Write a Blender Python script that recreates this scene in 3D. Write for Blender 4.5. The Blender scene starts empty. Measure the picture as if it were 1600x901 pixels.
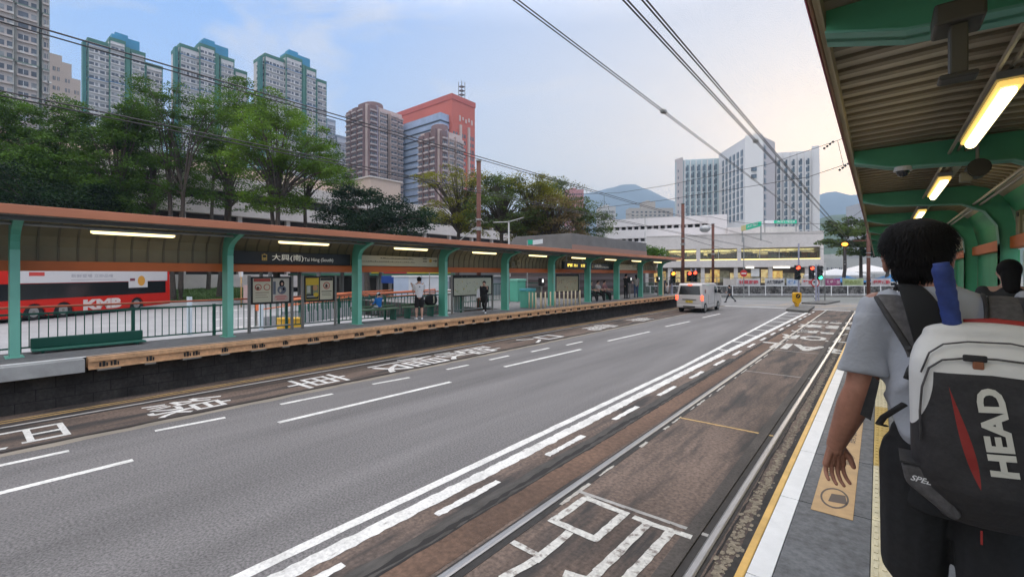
import bpy, math, random
import numpy as np
from math import sin, cos, pi, radians as R
from mathutils import Vector as V, Matrix
random.seed(7)
# ---------------- camera, world, sun, exposure ----------------
SC = bpy.context.scene; COL = SC.collection
TH = math.atan(573/710); CT = cos(TH); ST = sin(TH); FP = 710.0; HC = 2.4
cd = bpy.data.cameras.new('camera'); cam = bpy.data.objects.new('camera', cd); COL.objects.link(cam)
cam.location = (0, 0, HC); cam.rotation_euler = (pi/2, 0, TH)
cd.sensor_width = 36; cd.lens = 36*FP/1600; cd.shift_y = -22.5/1600; cd.clip_start = 0.05; cd.clip_end = 9000
SC.camera = cam
SUN_EL, SUN_ROT = R(7), R(-3)
w = bpy.data.worlds.new('World'); SC.world = w; w.use_nodes = True
nt = w.node_tree; nd = nt.nodes; lk = nt.links; nd.clear()
def N(t, **k):
    n = nd.new(t)
    for a, b in k.items(): setattr(n, a, b)
    return n
def math_n(op, a, b=None, c=None, clamp=False):
    n = N('ShaderNodeMath', operation=op); n.use_clamp = clamp
    for i, q in enumerate((a, b, c)):
        if q is None: continue
        if isinstance(q, (int, float)): n.inputs[i].default_value = q
        else: lk.new(q, n.inputs[i])
    return n.outputs[0]
def mixc(fac, a, b, bt='MIX'):
    n = N('ShaderNodeMix', data_type='RGBA', blend_type=bt)
    if isinstance(fac, (int, float)): n.inputs[0].default_value = fac
    else: lk.new(fac, n.inputs[0])
    for i, q in ((6, a), (7, b)):
        if isinstance(q, tuple): n.inputs[i].default_value = (*q, 1)
        else: lk.new(q, n.inputs[i])
    return n.outputs[2]
sky = N('ShaderNodeTexSky', sky_type='NISHITA'); sky.sun_disc = False; sky.sun_elevation = SUN_EL; sky.sun_rotation = SUN_ROT
sky.air_density = 1.2; sky.dust_density = 2.0; sky.altitude = 10
tc = N('ShaderNodeTexCoord'); sp = N('ShaderNodeSeparateXYZ'); lk.new(tc.outputs['Generated'], sp.inputs[0])
sx, sy, sz = sp.outputs
az = math_n('ADD', math_n('MULTIPLY', sx, sin(SUN_ROT)), math_n('MULTIPLY', sy, cos(SUN_ROT)))      # towards the sun
warm = math_n('MULTIPLY_ADD', az, 1.7, -0.72, clamp=True)
low = math_n('MULTIPLY_ADD', sz, -2.0, 1.0, clamp=True)
warm2 = math_n('MULTIPLY', math_n('POWER', math_n('MULTIPLY_ADD', az, 2.2, -1.2, clamp=True), 1.5), math_n('POWER', low, 1.5))
blue = mixc(low, (.16, .385, .88), (.48, .63, .88))
veil = mixc(warm, blue, (.74, .66, .60))
veil = mixc(math_n('MULTIPLY', warm2, 0.95), veil, (1.05, .74, .46))
mp = N('ShaderNodeMapping'); lk.new(tc.outputs['Generated'], mp.inputs[0]); mp.inputs['Scale'].default_value = (1.3, 2.2, 6.0)
nz = N('ShaderNodeTexNoise'); nz.inputs['Scale'].default_value = 1.7; nz.inputs['Detail'].default_value = 7; nz.inputs['Roughness'].default_value = .55; nz.inputs['Distortion'].default_value = .5
lk.new(mp.outputs[0], nz.inputs[0])
cl = math_n('MULTIPLY_ADD', nz.outputs[0], 6.0, -2.85, clamp=True)
veil = mixc(math_n('MULTIPLY', cl, 0.62), veil, (.74, .69, .70))
back = math_n('MULTIPLY_ADD', az, -.9, .15, clamp=True)     # pale fill glow added to the unseen sky behind the camera
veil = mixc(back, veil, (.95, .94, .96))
zen = math_n('POWER', math_n('MULTIPLY_ADD', sz, 2.0, -0.95, clamp=True), 1.0)     # zenith glow added above the frame to light the scene from overhead
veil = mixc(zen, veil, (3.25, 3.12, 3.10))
b1 = N('ShaderNodeBackground'); lk.new(sky.outputs[0], b1.inputs[0]); b1.inputs[1].default_value = 0.05
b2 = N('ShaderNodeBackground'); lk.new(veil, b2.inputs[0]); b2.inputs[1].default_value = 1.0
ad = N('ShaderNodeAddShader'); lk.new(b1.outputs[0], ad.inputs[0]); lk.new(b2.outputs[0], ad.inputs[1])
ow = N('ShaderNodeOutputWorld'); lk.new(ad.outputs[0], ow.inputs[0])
sl = bpy.data.lights.new('sun', 'SUN'); sl.energy = 1.3; sl.angle = R(10); sl.color = (1, .84, .66)
so = bpy.data.objects.new('sun', sl); COL.objects.link(so); so.rotation_euler = (-(pi/2-R(12)), 0, SUN_ROT); so.location = (0, 0, 60)
so.rotation_euler = V((sin(SUN_ROT)*cos(R(12)), cos(SUN_ROT)*cos(R(12)), sin(R(12)))).to_track_quat('Z', 'Y').to_euler()
SC.view_settings.view_transform = 'Standard'; SC.view_settings.look = 'None'; SC.view_settings.exposure = 0.10; SC.view_settings.gamma = 1
SC.render.engine = 'CYCLES'; SC.cycles.use_denoising = True; SC.cycles.max_bounces = 6; SC.cycles.diffuse_bounces = 3; SC.cycles.glossy_bounces = 3
SC.cycles.transmission_bounces = 4; SC.cycles.volume_bounces = 0; SC.cycles.use_adaptive_sampling = True; SC.cycles.adaptive_threshold = 0.02
SC.cycles.caustics_reflective = False; SC.cycles.caustics_refractive = False
# ---------------- where pixels of the survey fall in the world ----------------
def P(px, d, z=0.0):
    u = (px-800)/FP
    return V((d*(-ST+u*CT), d*(CT+u*ST), z))
def G(px, py, h=0.0): return P(px, (HC-h)*FP/(py-428), h)
def DX(px, X): return X/(-ST+(px-800)/FP*CT)
def YX(px, X): return DX(px, X)*(CT+(px-800)/FP*ST)
def ZD(py, d): return HC+(428-py)/FP*d
# ---------------- materials ----------------
MT = {}
def mat(name, col, rough=.6, metal=0, n=None, bump=None, emit=0, spec=.5, trans=0, coat=0, n2=None, alpha=1, col2=None, thr=None):
    if name in MT: return MT[name]
    m = bpy.data.materials.new(name); m.use_nodes = True; t = m.node_tree; p = t.nodes['Principled BSDF']; MT[name] = m
    p.inputs['Base Color'].default_value = (*col, 1); p.inputs['Roughness'].default_value = rough; p.inputs['Metallic'].default_value = metal
    p.inputs['Specular IOR Level'].default_value = spec; p.inputs['Coat Weight'].default_value = coat
    tcn = t.nodes.new('ShaderNodeTexCoord')
    out = None
    def noise(sc, det=6, stretch=None):
        q = t.nodes.new('ShaderNodeTexNoise'); q.inputs['Scale'].default_value = sc; q.inputs['Detail'].default_value = det; q.inputs['Roughness'].default_value = .6
        if stretch:
            mpp = t.nodes.new('ShaderNodeMapping'); mpp.inputs['Scale'].default_value = stretch; t.links.new(tcn.outputs['Object'], mpp.inputs[0]); t.links.new(mpp.outputs[0], q.inputs[0])
        else: t.links.new(tcn.outputs['Object'], q.inputs[0])
        return q
    cur = None
    for spec_n in (n, n2):
        if not spec_n: continue
        sc, amt = spec_n[0], spec_n[1]; st = spec_n[2] if len(spec_n) > 2 else None
        q = noise(sc, 6, st)
        mr = t.nodes.new('ShaderNodeMapRange'); mr.inputs[1].default_value = .3; mr.inputs[2].default_value = .7; t.links.new(q.outputs[0], mr.inputs[0])
        mr.inputs[3].default_value = 1-amt; mr.inputs[4].default_value = 1+amt
        mx = t.nodes.new('ShaderNodeMix'); mx.data_type = 'RGBA'; mx.blend_type = 'MULTIPLY'; mx.inputs[0].default_value = 1
        if cur is None: mx.inputs[6].default_value = (*col, 1)
        else: t.links.new(cur, mx.inputs[6])
        cb = t.nodes.new('ShaderNodeCombineColor')
        for i in range(3): t.links.new(mr.outputs[0], cb.inputs[i])
        t.links.new(cb.outputs[0], mx.inputs[7]); cur = mx.outputs[2]
    if col2:
        sc, lo, hi = thr[:3]; q = noise(sc, 8, thr[3] if len(thr) > 3 else None)
        mr = t.nodes.new('ShaderNodeMapRange'); mr.inputs[1].default_value = lo; mr.inputs[2].default_value = hi; t.links.new(q.outputs[0], mr.inputs[0])
        mx = t.nodes.new('ShaderNodeMix'); mx.data_type = 'RGBA'; t.links.new(mr.outputs[0], mx.inputs[0])
        if cur is None: mx.inputs[6].default_value = (*col, 1)
        else: t.links.new(cur, mx.inputs[6])
        mx.inputs[7].default_value = (*col2, 1); cur = mx.outputs[2]
    if cur is not None: t.links.new(cur, p.inputs['Base Color'])
    if bump:
        q = noise(bump[0], 4); bn = t.nodes.new('ShaderNodeBump'); bn.inputs['Strength'].default_value = bump[1]; bn.inputs['Distance'].default_value = bump[2] if len(bump) > 2 else .01
        t.links.new(q.outputs[0], bn.inputs['Height']); t.links.new(bn.outputs[0], p.inputs['Normal'])
    if emit:
        p.inputs['Emission Color'].default_value = (*col, 1); p.inputs['Emission Strength'].default_value = emit
        if cur is not None: t.links.new(cur, p.inputs['Emission Color'])
    if trans: p.inputs['Transmission Weight'].default_value = trans
    return m
asphalt = mat('asphalt', (.145, .138, .136), .85, n=(42, .55), n2=(.6, .30, (1.6, .14, 1)), bump=(60, .7, .012))
asphalt_old = mat('asphalt_old', (.20, .195, .19), .85, n=(60, .2), n2=(.5, .18), bump=(90, .4, .006))
slab = mat('tram_slab', (.128, .092, .073), .85, n=(24, .5), n2=(.8, .5, (1.6, .35, 1)), bump=(70, .5, .008), col2=(.038, .034, .032), thr=(1.3, .47, .62, (2.4, .35, 1)))
paint = mat('road_paint', (.64, .63, .60), .75, n=(30, .22), n2=(2.5, .2), bump=(60, .4, .006), col2=(.26, .24, .22), thr=(14, .60, .72, (1, .5, 1)))
paint_old = mat('worn_paint', (.55, .54, .50), .75, n=(25, .22), col2=(.17, .14, .12), thr=(9, .53, .64))
paint_y = mat('yellow_paint', (.52, .34, .12), .7, n=(20, .25))
paint_w = mat('platform_white', (.74, .74, .72), .6, n=(6, .08))
rail_steel = mat('rail_steel', (.36, .35, .34), .40, .8, n=(14, .18, (6, .3, 1)))
rail_side = mat('groove_dark', (.03, .027, .025), .8, n=(12, .3))
conc = mat('concrete', (.34, .33, .31), .85, n=(4, .18), n2=(30, .12), bump=(40, .3, .005))
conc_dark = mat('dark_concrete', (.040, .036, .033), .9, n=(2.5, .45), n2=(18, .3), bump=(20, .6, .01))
tile = mat('platform_tile', (.115, .12, .125), .7, n=(26, .38), n2=(1.7, .25), bump=(50, .3, .004))
plat = mat('platform_floor', (.16, .155, .15), .8, n=(6, .2), n2=(40, .15))
teal = mat('teal_paint', (.10, .40, .285), .45, n=(1.5, .10))
teal_lt = mat('teal_flange', (.20, .52, .40), .45, n=(1.5, .08))
green_dk = mat('dark_green_paint', (.012, .10, .065), .5)
green_beam = mat('beam_green', (.10, .42, .25), .5, n=(2, .14))
green_wall = mat('wall_green', (.06, .36, .17), .55, n=(2, .12))
orange = mat('orange_band', (.62, .15, .035), .5, n=(1.2, .08))
orange_roof = mat('orange_fascia', (.50, .185, .095), .5, n=(.8, .12))
yel_edge = mat('fascia_yellow', (.58, .34, .18), .6, n=(3, .2), n2=(14, .2))
cream = mat('cream_panel', (.25, .225, .14), .5, n=(1.3, .16))
cream_dk = mat('rib_dark_metal', (.16, .145, .10), .6)  # darker cream metal of the ribs and speaker fronts
galv = mat('galvanised', (.34, .34, .33), .45, .6, n=(5, .15))
grey_post = mat('grey_post', (.22, .21, .19), .5, .3)
black = mat('black_frame', (.012, .012, .013), .45)
tube_m = mat('fluorescent', (1.0, .80, .36), .4, emit=2.4)
tube_n = mat('fluorescent_near', (1.0, .86, .45), .4, emit=5.5); tube_h = mat('lamp_diffuser', (1.0, .66, .16), .4, emit=.85)
white = mat('white_paint', (.74, .74, .74), .45, n=(2, .06))
rust = mat('rust_pole', (.13, .048, .032), .7, n=(3, .3), n2=(20, .2))
bark = mat('bark', (.075, .06, .048), .9, n=(6, .35), bump=(12, .6, .03))
skin = mat('skin', (.34, .155, .10), .5, n=(11, .16), n2=(60, .10), bump=(120, .3, .002))
skin_lt = mat('skin_light', (.50, .30, .22), .55)
hair_m = mat('black_hair', (.007, .006, .006), .75, spec=.25)
black_cloth = mat('black_cloth', (.012, .012, .013), .9, n=(60, .3))
white_cloth = mat('white_cloth', (.66, .66, .68), .9, n=(8, .06))
grey_cloth = mat('grey_cloth', (.10, .10, .105), .9, n=(60, .2))
tyre = mat('tyre', (.015, .015, .015), .85)
glass_dk = mat('dark_glass', (.012, .014, .016), .12, spec=.8)
red_lamp = mat('red_lamp', (1, .07, .03), .4, emit=4)
amber_lamp = mat('amber_lamp', (1, .30, .03), .4, emit=4)
green_lamp = mat('green_lamp', (.05, 1, .45), .4, emit=4)
wire_m = mat('wire', (.06, .055, .06), .6, .3)
# ---------------- mesh builder ----------------
W = {}
class MB:
    def __init__(s): s.v = []; s.f = []; s.m = []
    def poly(s, pts, mi=0):
        i = len(s.v); s.v += [tuple(p) for p in pts]; s.f.append(tuple(range(i, i+len(pts)))); s.m.append(mi); return s
    def box(s, x0, x1, y0, y1, z0, z1, mi=0, M=None):
        i = len(s.v); c = [V((x, y, z)) for z in (z0, z1) for x, y in ((x0, y0), (x1, y0), (x1, y1), (x0, y1))]
        if M is not None: c = [M @ q for q in c]
        s.v += [tuple(q) for q in c]
        for q in ((3, 2, 1, 0), (4, 5, 6, 7), (0, 1, 5, 4), (1, 2, 6, 5), (2, 3, 7, 6), (3, 0, 4, 7)): s.f.append(tuple(i+k for k in q)); s.m.append(mi)
        return s
    def prism(s, pts, a, b, ax='y', mi=0, M=None):
        # pts polygon in the plane normal to ax, extruded a..b
        n = len(pts); i = len(s.v)
        for t in (a, b):
            for p, q in pts:
                c = {'y': (p, t, q), 'x': (t, p, q), 'z': (p, q, t)}[ax]
                s.v.append(tuple(M @ V(c)) if M is not None else c)
        s.f.append(tuple(i+k for k in range(n))); s.m.append(mi); s.f.append(tuple(i+n+k for k in reversed(range(n)))); s.m.append(mi)
        for k in range(n): s.f.append((i+k, i+n+k, i+n+(k+1) % n, i+(k+1) % n)); s.m.append(mi)
        return s
    def tube(s, pts, r, n=6, mi=0, r2=None):
        pts = [V(p) for p in pts]; L = len(pts); i = len(s.v)
        for k, p in enumerate(pts):
            t = (pts[min(k+1, L-1)]-pts[max(k-1, 0)]).normalized()
            u = t.cross(V((0, 0, 1)));
            if u.length < .05: u = t.cross(V((0, 1, 0)))
            u.normalize(); w_ = t.cross(u)
            rr = r if r2 is None else r+(r2-r)*k/(L-1)
            for j in range(n):
                a = 2*pi*j/n; s.v.append(tuple(p+(u*cos(a)+w_*sin(a))*rr))
        for k in range(L-1):
            for j in range(n):
                a = i+k*n+j; b = i+k*n+(j+1) % n; s.f.append((a, b, b+n, a+n)); s.m.append(mi)
        s.f.append(tuple(i+j for j in reversed(range(n)))); s.m.append(mi); s.f.append(tuple(i+(L-1)*n+j for j in range(n))); s.m.append(mi)
        return s
    def ell(s, c, rx, ry, rz, nu=12, nv=8, mi=0, M=None):
        i = len(s.v); c = V(c)
        def put(q): s.v.append(tuple(c+(M @ q if M is not None else q)))
        put(V((0, 0, rz)))
        for a in range(1, nv):
            ph = pi*a/nv
            for b in range(nu): th = 2*pi*b/nu; put(V((rx*sin(ph)*cos(th), ry*sin(ph)*sin(th), rz*cos(ph))))
        put(V((0, 0, -rz))); e = len(s.v)-1
        for b in range(nu):
            s.f.append((i, i+1+b, i+1+(b+1) % nu)); s.m.append(mi)
            for a in range(nv-2):
                q = i+1+a*nu; s.f.append((q+b, q+nu+b, q+nu+(b+1) % nu, q+(b+1) % nu)); s.m.append(mi)
            q = i+1+(nv-2)*nu; s.f.append((q+b, e, q+(b+1) % nu)); s.m.append(mi)
        return s
    def cap(s, a, b, ra, rb, n=12, mi=0):
        a = V(a); b = V(b); t = (b-a).normalized(); pts = []; rs = []
        for k in range(4): th = pi/2*k/4; pts.append(a-t*ra*cos(th)); rs.append(max(.0005, ra*sin(th)))
        pts.append(a); rs.append(ra); pts.append(a.lerp(b, .5)); rs.append((ra+rb)/2); pts.append(b); rs.append(rb)
        for k in range(3, -1, -1): th = pi/2*k/4; pts.append(b+t*rb*cos(th)); rs.append(max(.0005, rb*sin(th)))
        return s.sweep(pts, rs, n, mi, t)
    def sweep(s, pts, rs, n=12, mi=0, t=None):
        i = len(s.v); L = len(pts); pts = [V(p) for p in pts]; u0 = None
        for k, p in enumerate(pts):
            tt = t or (pts[min(k+1, L-1)]-pts[max(k-1, 0)]).normalized()
            if u0 is None:
                u0 = tt.cross(V((0, 0, 1)))
                if u0.length < .1: u0 = tt.cross(V((0, 1, 0)))
            u = (u0-tt*u0.dot(tt)).normalized(); u0 = u; w_ = tt.cross(u)
            r = rs[k]; rx, ry = (r if isinstance(r, tuple) else (r, r))
            for j in range(n): a = 2*pi*j/n; s.v.append(tuple(p+u*cos(a)*rx+w_*sin(a)*ry))
        for k in range(L-1):
            for j in range(n):
                a = i+k*n+j; b = i+k*n+(j+1) % n; s.f.append((a, b, b+n, a+n)); s.m.append(mi)
        s.f.append(tuple(i+j for j in reversed(range(n)))); s.m.append(mi); s.f.append(tuple(i+(L-1)*n+j for j in range(n))); s.m.append(mi)
        return s
    def rings(s, R_, n=20, mi=0):
        # horizontal superellipse rings: (cx, cy, z, rx, ry[, power])
        i = len(s.v); L = len(R_)
        for r in R_:
            e = r[5] if len(r) > 5 else 2.0
            for j in range(n):
                a = 2*pi*j/n; c_, s_ = cos(a), sin(a)
                s.v.append((r[0]+r[3]*math.copysign(abs(c_)**(2/e), c_), r[1]+r[4]*math.copysign(abs(s_)**(2/e), s_), r[2]))
        for k in range(L-1):
            for j in range(n):
                a = i+k*n+j; b = i+k*n+(j+1) % n; s.f.append((a, b, b+n, a+n)); s.m.append(mi)
        s.f.append(tuple(i+j for j in reversed(range(n)))); s.m.append(mi); s.f.append(tuple(i+(L-1)*n+j for j in range(n))); s.m.append(mi)
        return s
    def add(s, o, M=None):
        i = len(s.v); s.v += [tuple(M @ V(p)) for p in o.v] if M is not None else o.v
        s.f += [tuple(k+i for k in f) for f in o.f]; s.m += o.m; return s
    def mesh(s, name, mats):
        me = bpy.data.meshes.new(name); me.from_pydata(s.v, [], s.f)
        for m in (mats if isinstance(mats, (list, tuple)) else [mats]): me.materials.append(m)
        if any(s.m): me.polygons.foreach_set('material_index', s.m)
        return me
    def build(s, name, mats, parent=None, smooth=False, bevel=0, local=False, loc=None, **props):
        me = s.mesh(name, mats); o = bpy.data.objects.new(name, me); COL.objects.link(o)
        if smooth: me.polygons.foreach_set('use_smooth', [True]*len(me.polygons)); 
        if bevel:
            b = o.modifiers.new('bevel', 'BEVEL'); b.width = bevel; b.segments = 2; b.limit_method = 'ANGLE'; b.angle_limit = R(40)
        if parent:
            o.parent = parent
            if not local: o.matrix_parent_inverse = W[parent].inverted()
            W[o] = Matrix() if not local else W[parent].copy()
        else: W[o] = Matrix()
        if loc is not None:
            o.location = loc; W[o] = W[o] @ Matrix.Translation(V(loc))
        for k, q in props.items(): o[k] = q
        return o
def M4(loc, rz=0, rx=0, ry=0, s=1): return Matrix.Translation(V(loc)) @ Matrix.Rotation(rz, 4, 'Z') @ Matrix.Rotation(ry, 4, 'Y') @ Matrix.Rotation(rx, 4, 'X') @ Matrix.Scale(s, 4)
def thing(name, label, cat, loc=(0, 0, 0), rz=0, group=None):
    o = bpy.data.objects.new(name, None); COL.objects.link(o); o.location = loc; o.rotation_euler = (0, 0, rz); o.empty_display_size = .2
    o['label'] = label; o['category'] = cat
    if group: o['group'] = group
    W[o] = Matrix.Translation(V(loc)) @ Matrix.Rotation(rz, 4, 'Z'); return o
def tag(o, label, cat, group=None):
    o['label'] = label; o['category'] = cat
    if group: o['group'] = group
    return o
def st(o): o['kind'] = 'structure'; return o
def dup(root, loc, rz, label, group=None):
    r = root.copy(); COL.objects.link(r); r.location = loc; r.rotation_euler = (0, 0, rz); r['label'] = label
    if group: r['group'] = group
    kids = {}
    for o in list(bpy.data.objects): kids.setdefault(o.parent, []).append(o)
    for ch in kids.get(root, []):
        c = ch.copy(); COL.objects.link(c); c.parent = r
        for g in kids.get(ch, []): q = g.copy(); COL.objects.link(q); q.parent = c
    return r
def remesh(mb, vox=.02, it=4):
    me = mb.mesh('tmp', []); o = bpy.data.objects.new('tmp', me); COL.objects.link(o)
    r = o.modifiers.new('r', 'REMESH'); r.mode = 'VOXEL'; r.voxel_size = vox
    if it: q = o.modifiers.new('s', 'SMOOTH'); q.iterations = it; q.factor = .5
    e = o.evaluated_get(bpy.context.evaluated_depsgraph_get()); m2 = bpy.data.meshes.new_from_object(e)
    out = MB(); out.v = [tuple(v.co) for v in m2.vertices]; out.f = [tuple(p.vertices) for p in m2.polygons]; out.m = [0]*len(out.f)
    bpy.data.objects.remove(o); bpy.data.meshes.remove(me); bpy.data.meshes.remove(m2); return out
def text_mb(body, wd=None, ht=None, ext=.0, bold=0.0, center=True, shear=0):
    c = bpy.data.curves.new('t', 'FONT'); c.body = body; c.extrude = ext; c.offset = bold; c.resolution_u = 3; c.shear = shear
    o = bpy.data.objects.new('t', c); COL.objects.link(o)
    e = o.evaluated_get(bpy.context.evaluated_depsgraph_get()); m2 = bpy.data.meshes.new_from_object(e)
    vs = np.array([tuple(v.co) for v in m2.vertices]); lo = vs.min(0); hi = vs.max(0); sz_ = hi-lo
    fx = wd/sz_[0] if wd else (ht/sz_[1]); fy = ht/sz_[1] if ht else fx
    cc = (lo+hi)/2 if center else lo
    out = MB(); out.v = [((v[0]-cc[0])*fx, (v[1]-cc[1])*fy, v[2]) for v in vs.tolist()]; out.f = [tuple(p.vertices) for p in m2.polygons]; out.m = [0]*len(out.f)
    bpy.data.objects.remove(o); bpy.data.curves.remove(c); bpy.data.meshes.remove(m2); return out
def frame(o, xdir, ydir):
    # matrix taking text x/y to world directions
    x = V(xdir).normalized(); y = V(ydir).normalized(); z = x.cross(y)
    m = Matrix((x, y, z)).transposed().to_4x4(); m.translation = V(o); return m
# ---------------- the ground, roads and tramways ----------------
PAVE = mat('paving', (.32, .315, .315), .85, n=(.6, .12), n2=(9, .12))
st(MB().box(-2500, 2500, -400, 4200, -1, -.012).build('ground', mat('far_ground', (.17, .175, .16), .9, n=(.02, .3))))
st(MB().box(-60, -13.1, -40, 60, -.3, -.006).build('pavement', PAVE))
st(MB().box(-9.02, -3.66, -14, 37, -.2, 0).build('road', asphalt))
st(MB().box(-60, 46, 37, 47.2, -.2, 0).build('road', asphalt_old))
st(MB().box(-11.6, -9.02, -14, 37, -.2, 0).build('tramway', slab))
st(MB().box(-3.66, -.62, -14, 37, -.2, 0).build('tramway', slab))
def strip(mb, x0, x1, y0, y1, z=.004, jit=.0, step=.12, xf=None, mi=0):
    n = max(1, int((y1-y0)/step)) if jit else 1
    if xf: n = max(n, 12)
    prev = None
    for k in range(n+1):
        y = y0+(y1-y0)*k/n; sh = xf(y) if xf else 0
        a = (x0+sh+random.uniform(-jit, jit), y, z); b = (x1+sh+random.uniform(-jit, jit), y, z)
        if prev: mb.poly([prev[0], prev[1], b, a], mi)
        prev = (a, b)
    return mb
RAIL_GL = 'running rails of the two tram tracks'
for x, lb in ((-2.68, 'polished near tram rail nearest the road on the near track'), (-1.17, 'polished tram rail beside the near platform edge'), (-9.2, 'dull sunken tram rail next to the traffic lane dashes'), (-10.62, 'tram rail closest to the far platform wall')):
    rt = thing('tram_rail', lb, 'rail', (x, 0, 0), 0, RAIL_GL)
    near = x > -5
    hw = .037 if near else .024
    prof = [(-hw, .001), (-hw, .012), (-hw*.6, .02), (hw*.6, .02), (hw, .012), (hw, .001)]
    MB().prism([(x+a, b) for a, b in prof], -14, 37).build('rail_head', rail_steel if near or x < -10 else mat('dull_rail', (.06, .05, .045), .5, .5), rt)
    g = MB(); s_ = 1 if x in (-2.68, -10.62) else -1
    g.box(x+s_*hw, x+s_*(hw+.075), -14, 37, -.03, .003); g.box(x-s_*(hw+.03), x-s_*hw, -14, 37, -.03, .002)
    g.build('groove', rail_side, rt)
    if near and s_ == -1:
        MB().box(x-.24, x-.135, -14, 37, -.02, .006).box(x-.135, x-.105, -14, 37, -.02, .018).build('guard_rail', mat('guard_rail', (.06, .052, .046), .8, .1, n=(3, .4, (1, .3, 1)), n2=(30, .3), bump=(40, .6, .01)), rt, bevel=.006)
sj = MB()          # joints and cracks in the near tramway
for y, m_ in ((1.0, 0), (4.35, 0), (7.65, 1), (12.4, 0), (16.4, 0), (20.6, 0)):
    strip(sj, 0, 0, 0, 0)
    for k in range(12):
        x0 = -2.6+k*.115; sj.poly([(x0, y+random.uniform(-.01, .01), .004), (x0+.118, y+random.uniform(-.01, .01), .004), (x0+.118, y+.05, .004), (x0, y+.05, .004)], m_)
sj.f = [f for f in sj.f]; 
st(sj.build('pavement_joint', [conc, paint_y]))
cr = MB()
def crack(mb, x0, y0, y1, wd, amp, z=.0035):
    dx_ = 0
    y = y0; x = x0; pa = None
    while y < y1:
        dx_ = (dx_ if y > y0 else 0)*.9+random.uniform(-.006, .006); x = x0+dx_+random.uniform(-.006, .006)*amp*60; w2 = wd*random.uniform(.35, 1.4); a = (x-w2, y, z); b = (x+w2, y, z)
        if pa: mb.poly([pa[0], pa[1], b, a])
        pa = (a, b); y += .1
crack(cr, -3.10, -8, 37, .014, .012); crack(cr, -3.16, -8, 30, .03, .02, .003)
crack(cr, -1.085, -8, 30, .012, .012)
st(cr.build('asphalt_crack', mat('crack', (.022, .02, .019), .95)))
st(strip(MB(), -3.10, -2.78, -14, 37, .0025, .004).build('asphalt_patch', mat('patch_brown', (.115, .068, .045), .85, n=(16, .35), n2=(1.4, .4, (1, .3, 1)), bump=(60, .5, .008))))
st(strip(MB(), -3.30, -3.10, -14, 14, .002, .02, .35).build('asphalt_patch', mat('patch_tar', (.06, .055, .05), .9, n=(10, .4, (1, .3, 1)), bump=(60, .5, .008))))
# moss and grit strip along the near platform wall
gp = MB()
random.seed(3)
for k in range(2200):
    y = random.uniform(0, 1)**1.6*24; x = -1.005+random.gauss(0, .028); r = random.uniform(.006, .024)
    gp.poly([(x+r*cos(a)*random.uniform(.6, 1.2), y+r*1.6*sin(a)*random.uniform(.6, 1.2), .003+k*1e-6) for a in [q*pi/3 for q in range(6)]])
o = st(gp.build('gravel_patch', mat('grit', (.24, .205, .15), .95, n=(20, .4))))
o['kind'] = 'stuff'; tag(o, 'pale grit and sand washed along the foot of near platform', 'grit')
st(strip(MB(), -.955, -.60, -14, 37, .0022, .015, .2).build('asphalt_patch', mat('foot_dirt', (.04, .037, .034), .95, n=(8, .4))))
pw_ = MB(); y = 4.0
while y < 24:
    l_ = random.uniform(.1, .9); strip(pw_, -2.60, -2.60+random.uniform(.015, .045), y, y+l_, .0035, .008, .06); y += l_+random.uniform(.05, .9)
st(pw_.build('asphalt_patch', mat('mortar_pale', (.42, .40, .36), .9, n=(20, .3))))
# ---- markings ----
st(strip(strip(MB(), -4.00, -3.88, -14, 33.4, .004, .005, .15, lambda y: -max(0, y-12)*.027), -3.77, -3.60, -14, 33.4, .004, .013, .08, lambda y: max(0, y-12)*.01).build('road_marking', paint))
dz = MB()
for k in range(9):
    y = 15.5+k*2.15; xa = -3.9-max(0, y-12)*.027; dz.poly([(xa, y, .0045), (xa, y-.16, .0045), (-3.7+max(0, y-12)*.01, y-.25, .0045), (-3.7+max(0, y-12)*.01, y-.09, .0045)])
for k in range(17):
    y0 = 3.05+k*1.92; sh = .007*(y0-3)
    strip(dz, -3.475+sh, -3.385+sh, y0, y0+.95, .004, .010, .05 if y0 < 6 else .1)
strip(dz, -3.49, -3.40, 1.15, 2.05, .004, .012, .05)
st(dz.build('road_marking', paint))
ld = MB()
def seg(mb, p, q, wd, z=.004):
    a = V(p); b = V(q); a.z = b.z = 0; t = (b-a).normalized(); n_ = V((-t.y, t.x, 0))*wd/2
    mb.poly([(a+n_).to_tuple()[:2]+(z,), (a-n_).to_tuple()[:2]+(z,), (b-n_).to_tuple()[:2]+(z,), (b+n_).to_tuple()[:2]+(z,)])
for a, b in (((-60, 785), (208, 718.5)), ((435, 660), (704, 596.5)), ((788, 573), (908, 545.5)), ((950, 532.5), (1015, 518)), ((1040, 510), (1078, 502)), ((1098, 496), (1125, 490))): seg(ld, G(*a), G(*b), .11)
for a, b in (((-60, 740), (108, 704)), ((242, 673), (352, 652)), ((438, 631.5), (520, 615)), ((582, 600), (640, 589.5)), ((698, 577), (732, 570)), ((765, 562), (795, 555.5)), ((830, 549.5), (858, 543.5)), ((885, 539), (910, 533.5))): seg(ld, G(*a), G(*b), .10)
st(ld.build('road_marking', paint))
yl = MB()
strip(yl, -10.98, -10.93, -14, 34, .004, .008, .2); strip(yl, -11.12, -11.07, -14, 34, .004, .012, .15)
strip(yl, -.64, -.63, -14, -13)
for k in range(5):
    seg(yl, (-6-k*.0, 39+k*1.5, 0), (6+k*2, 37.6+k*1.9, 0), .12); seg(yl, (-8+k*3.2, 38.2, 0), (-3+k*3.2, 45.6, 0), .12)
st(yl.build('road_marking', paint_y))
st(strip(MB(), -3.5, -.7, 36.5, 36.8, .0042).box(-9.0, -4.6, 36.6, 36.85, .001, .0042).build('road_marking', paint))
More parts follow.
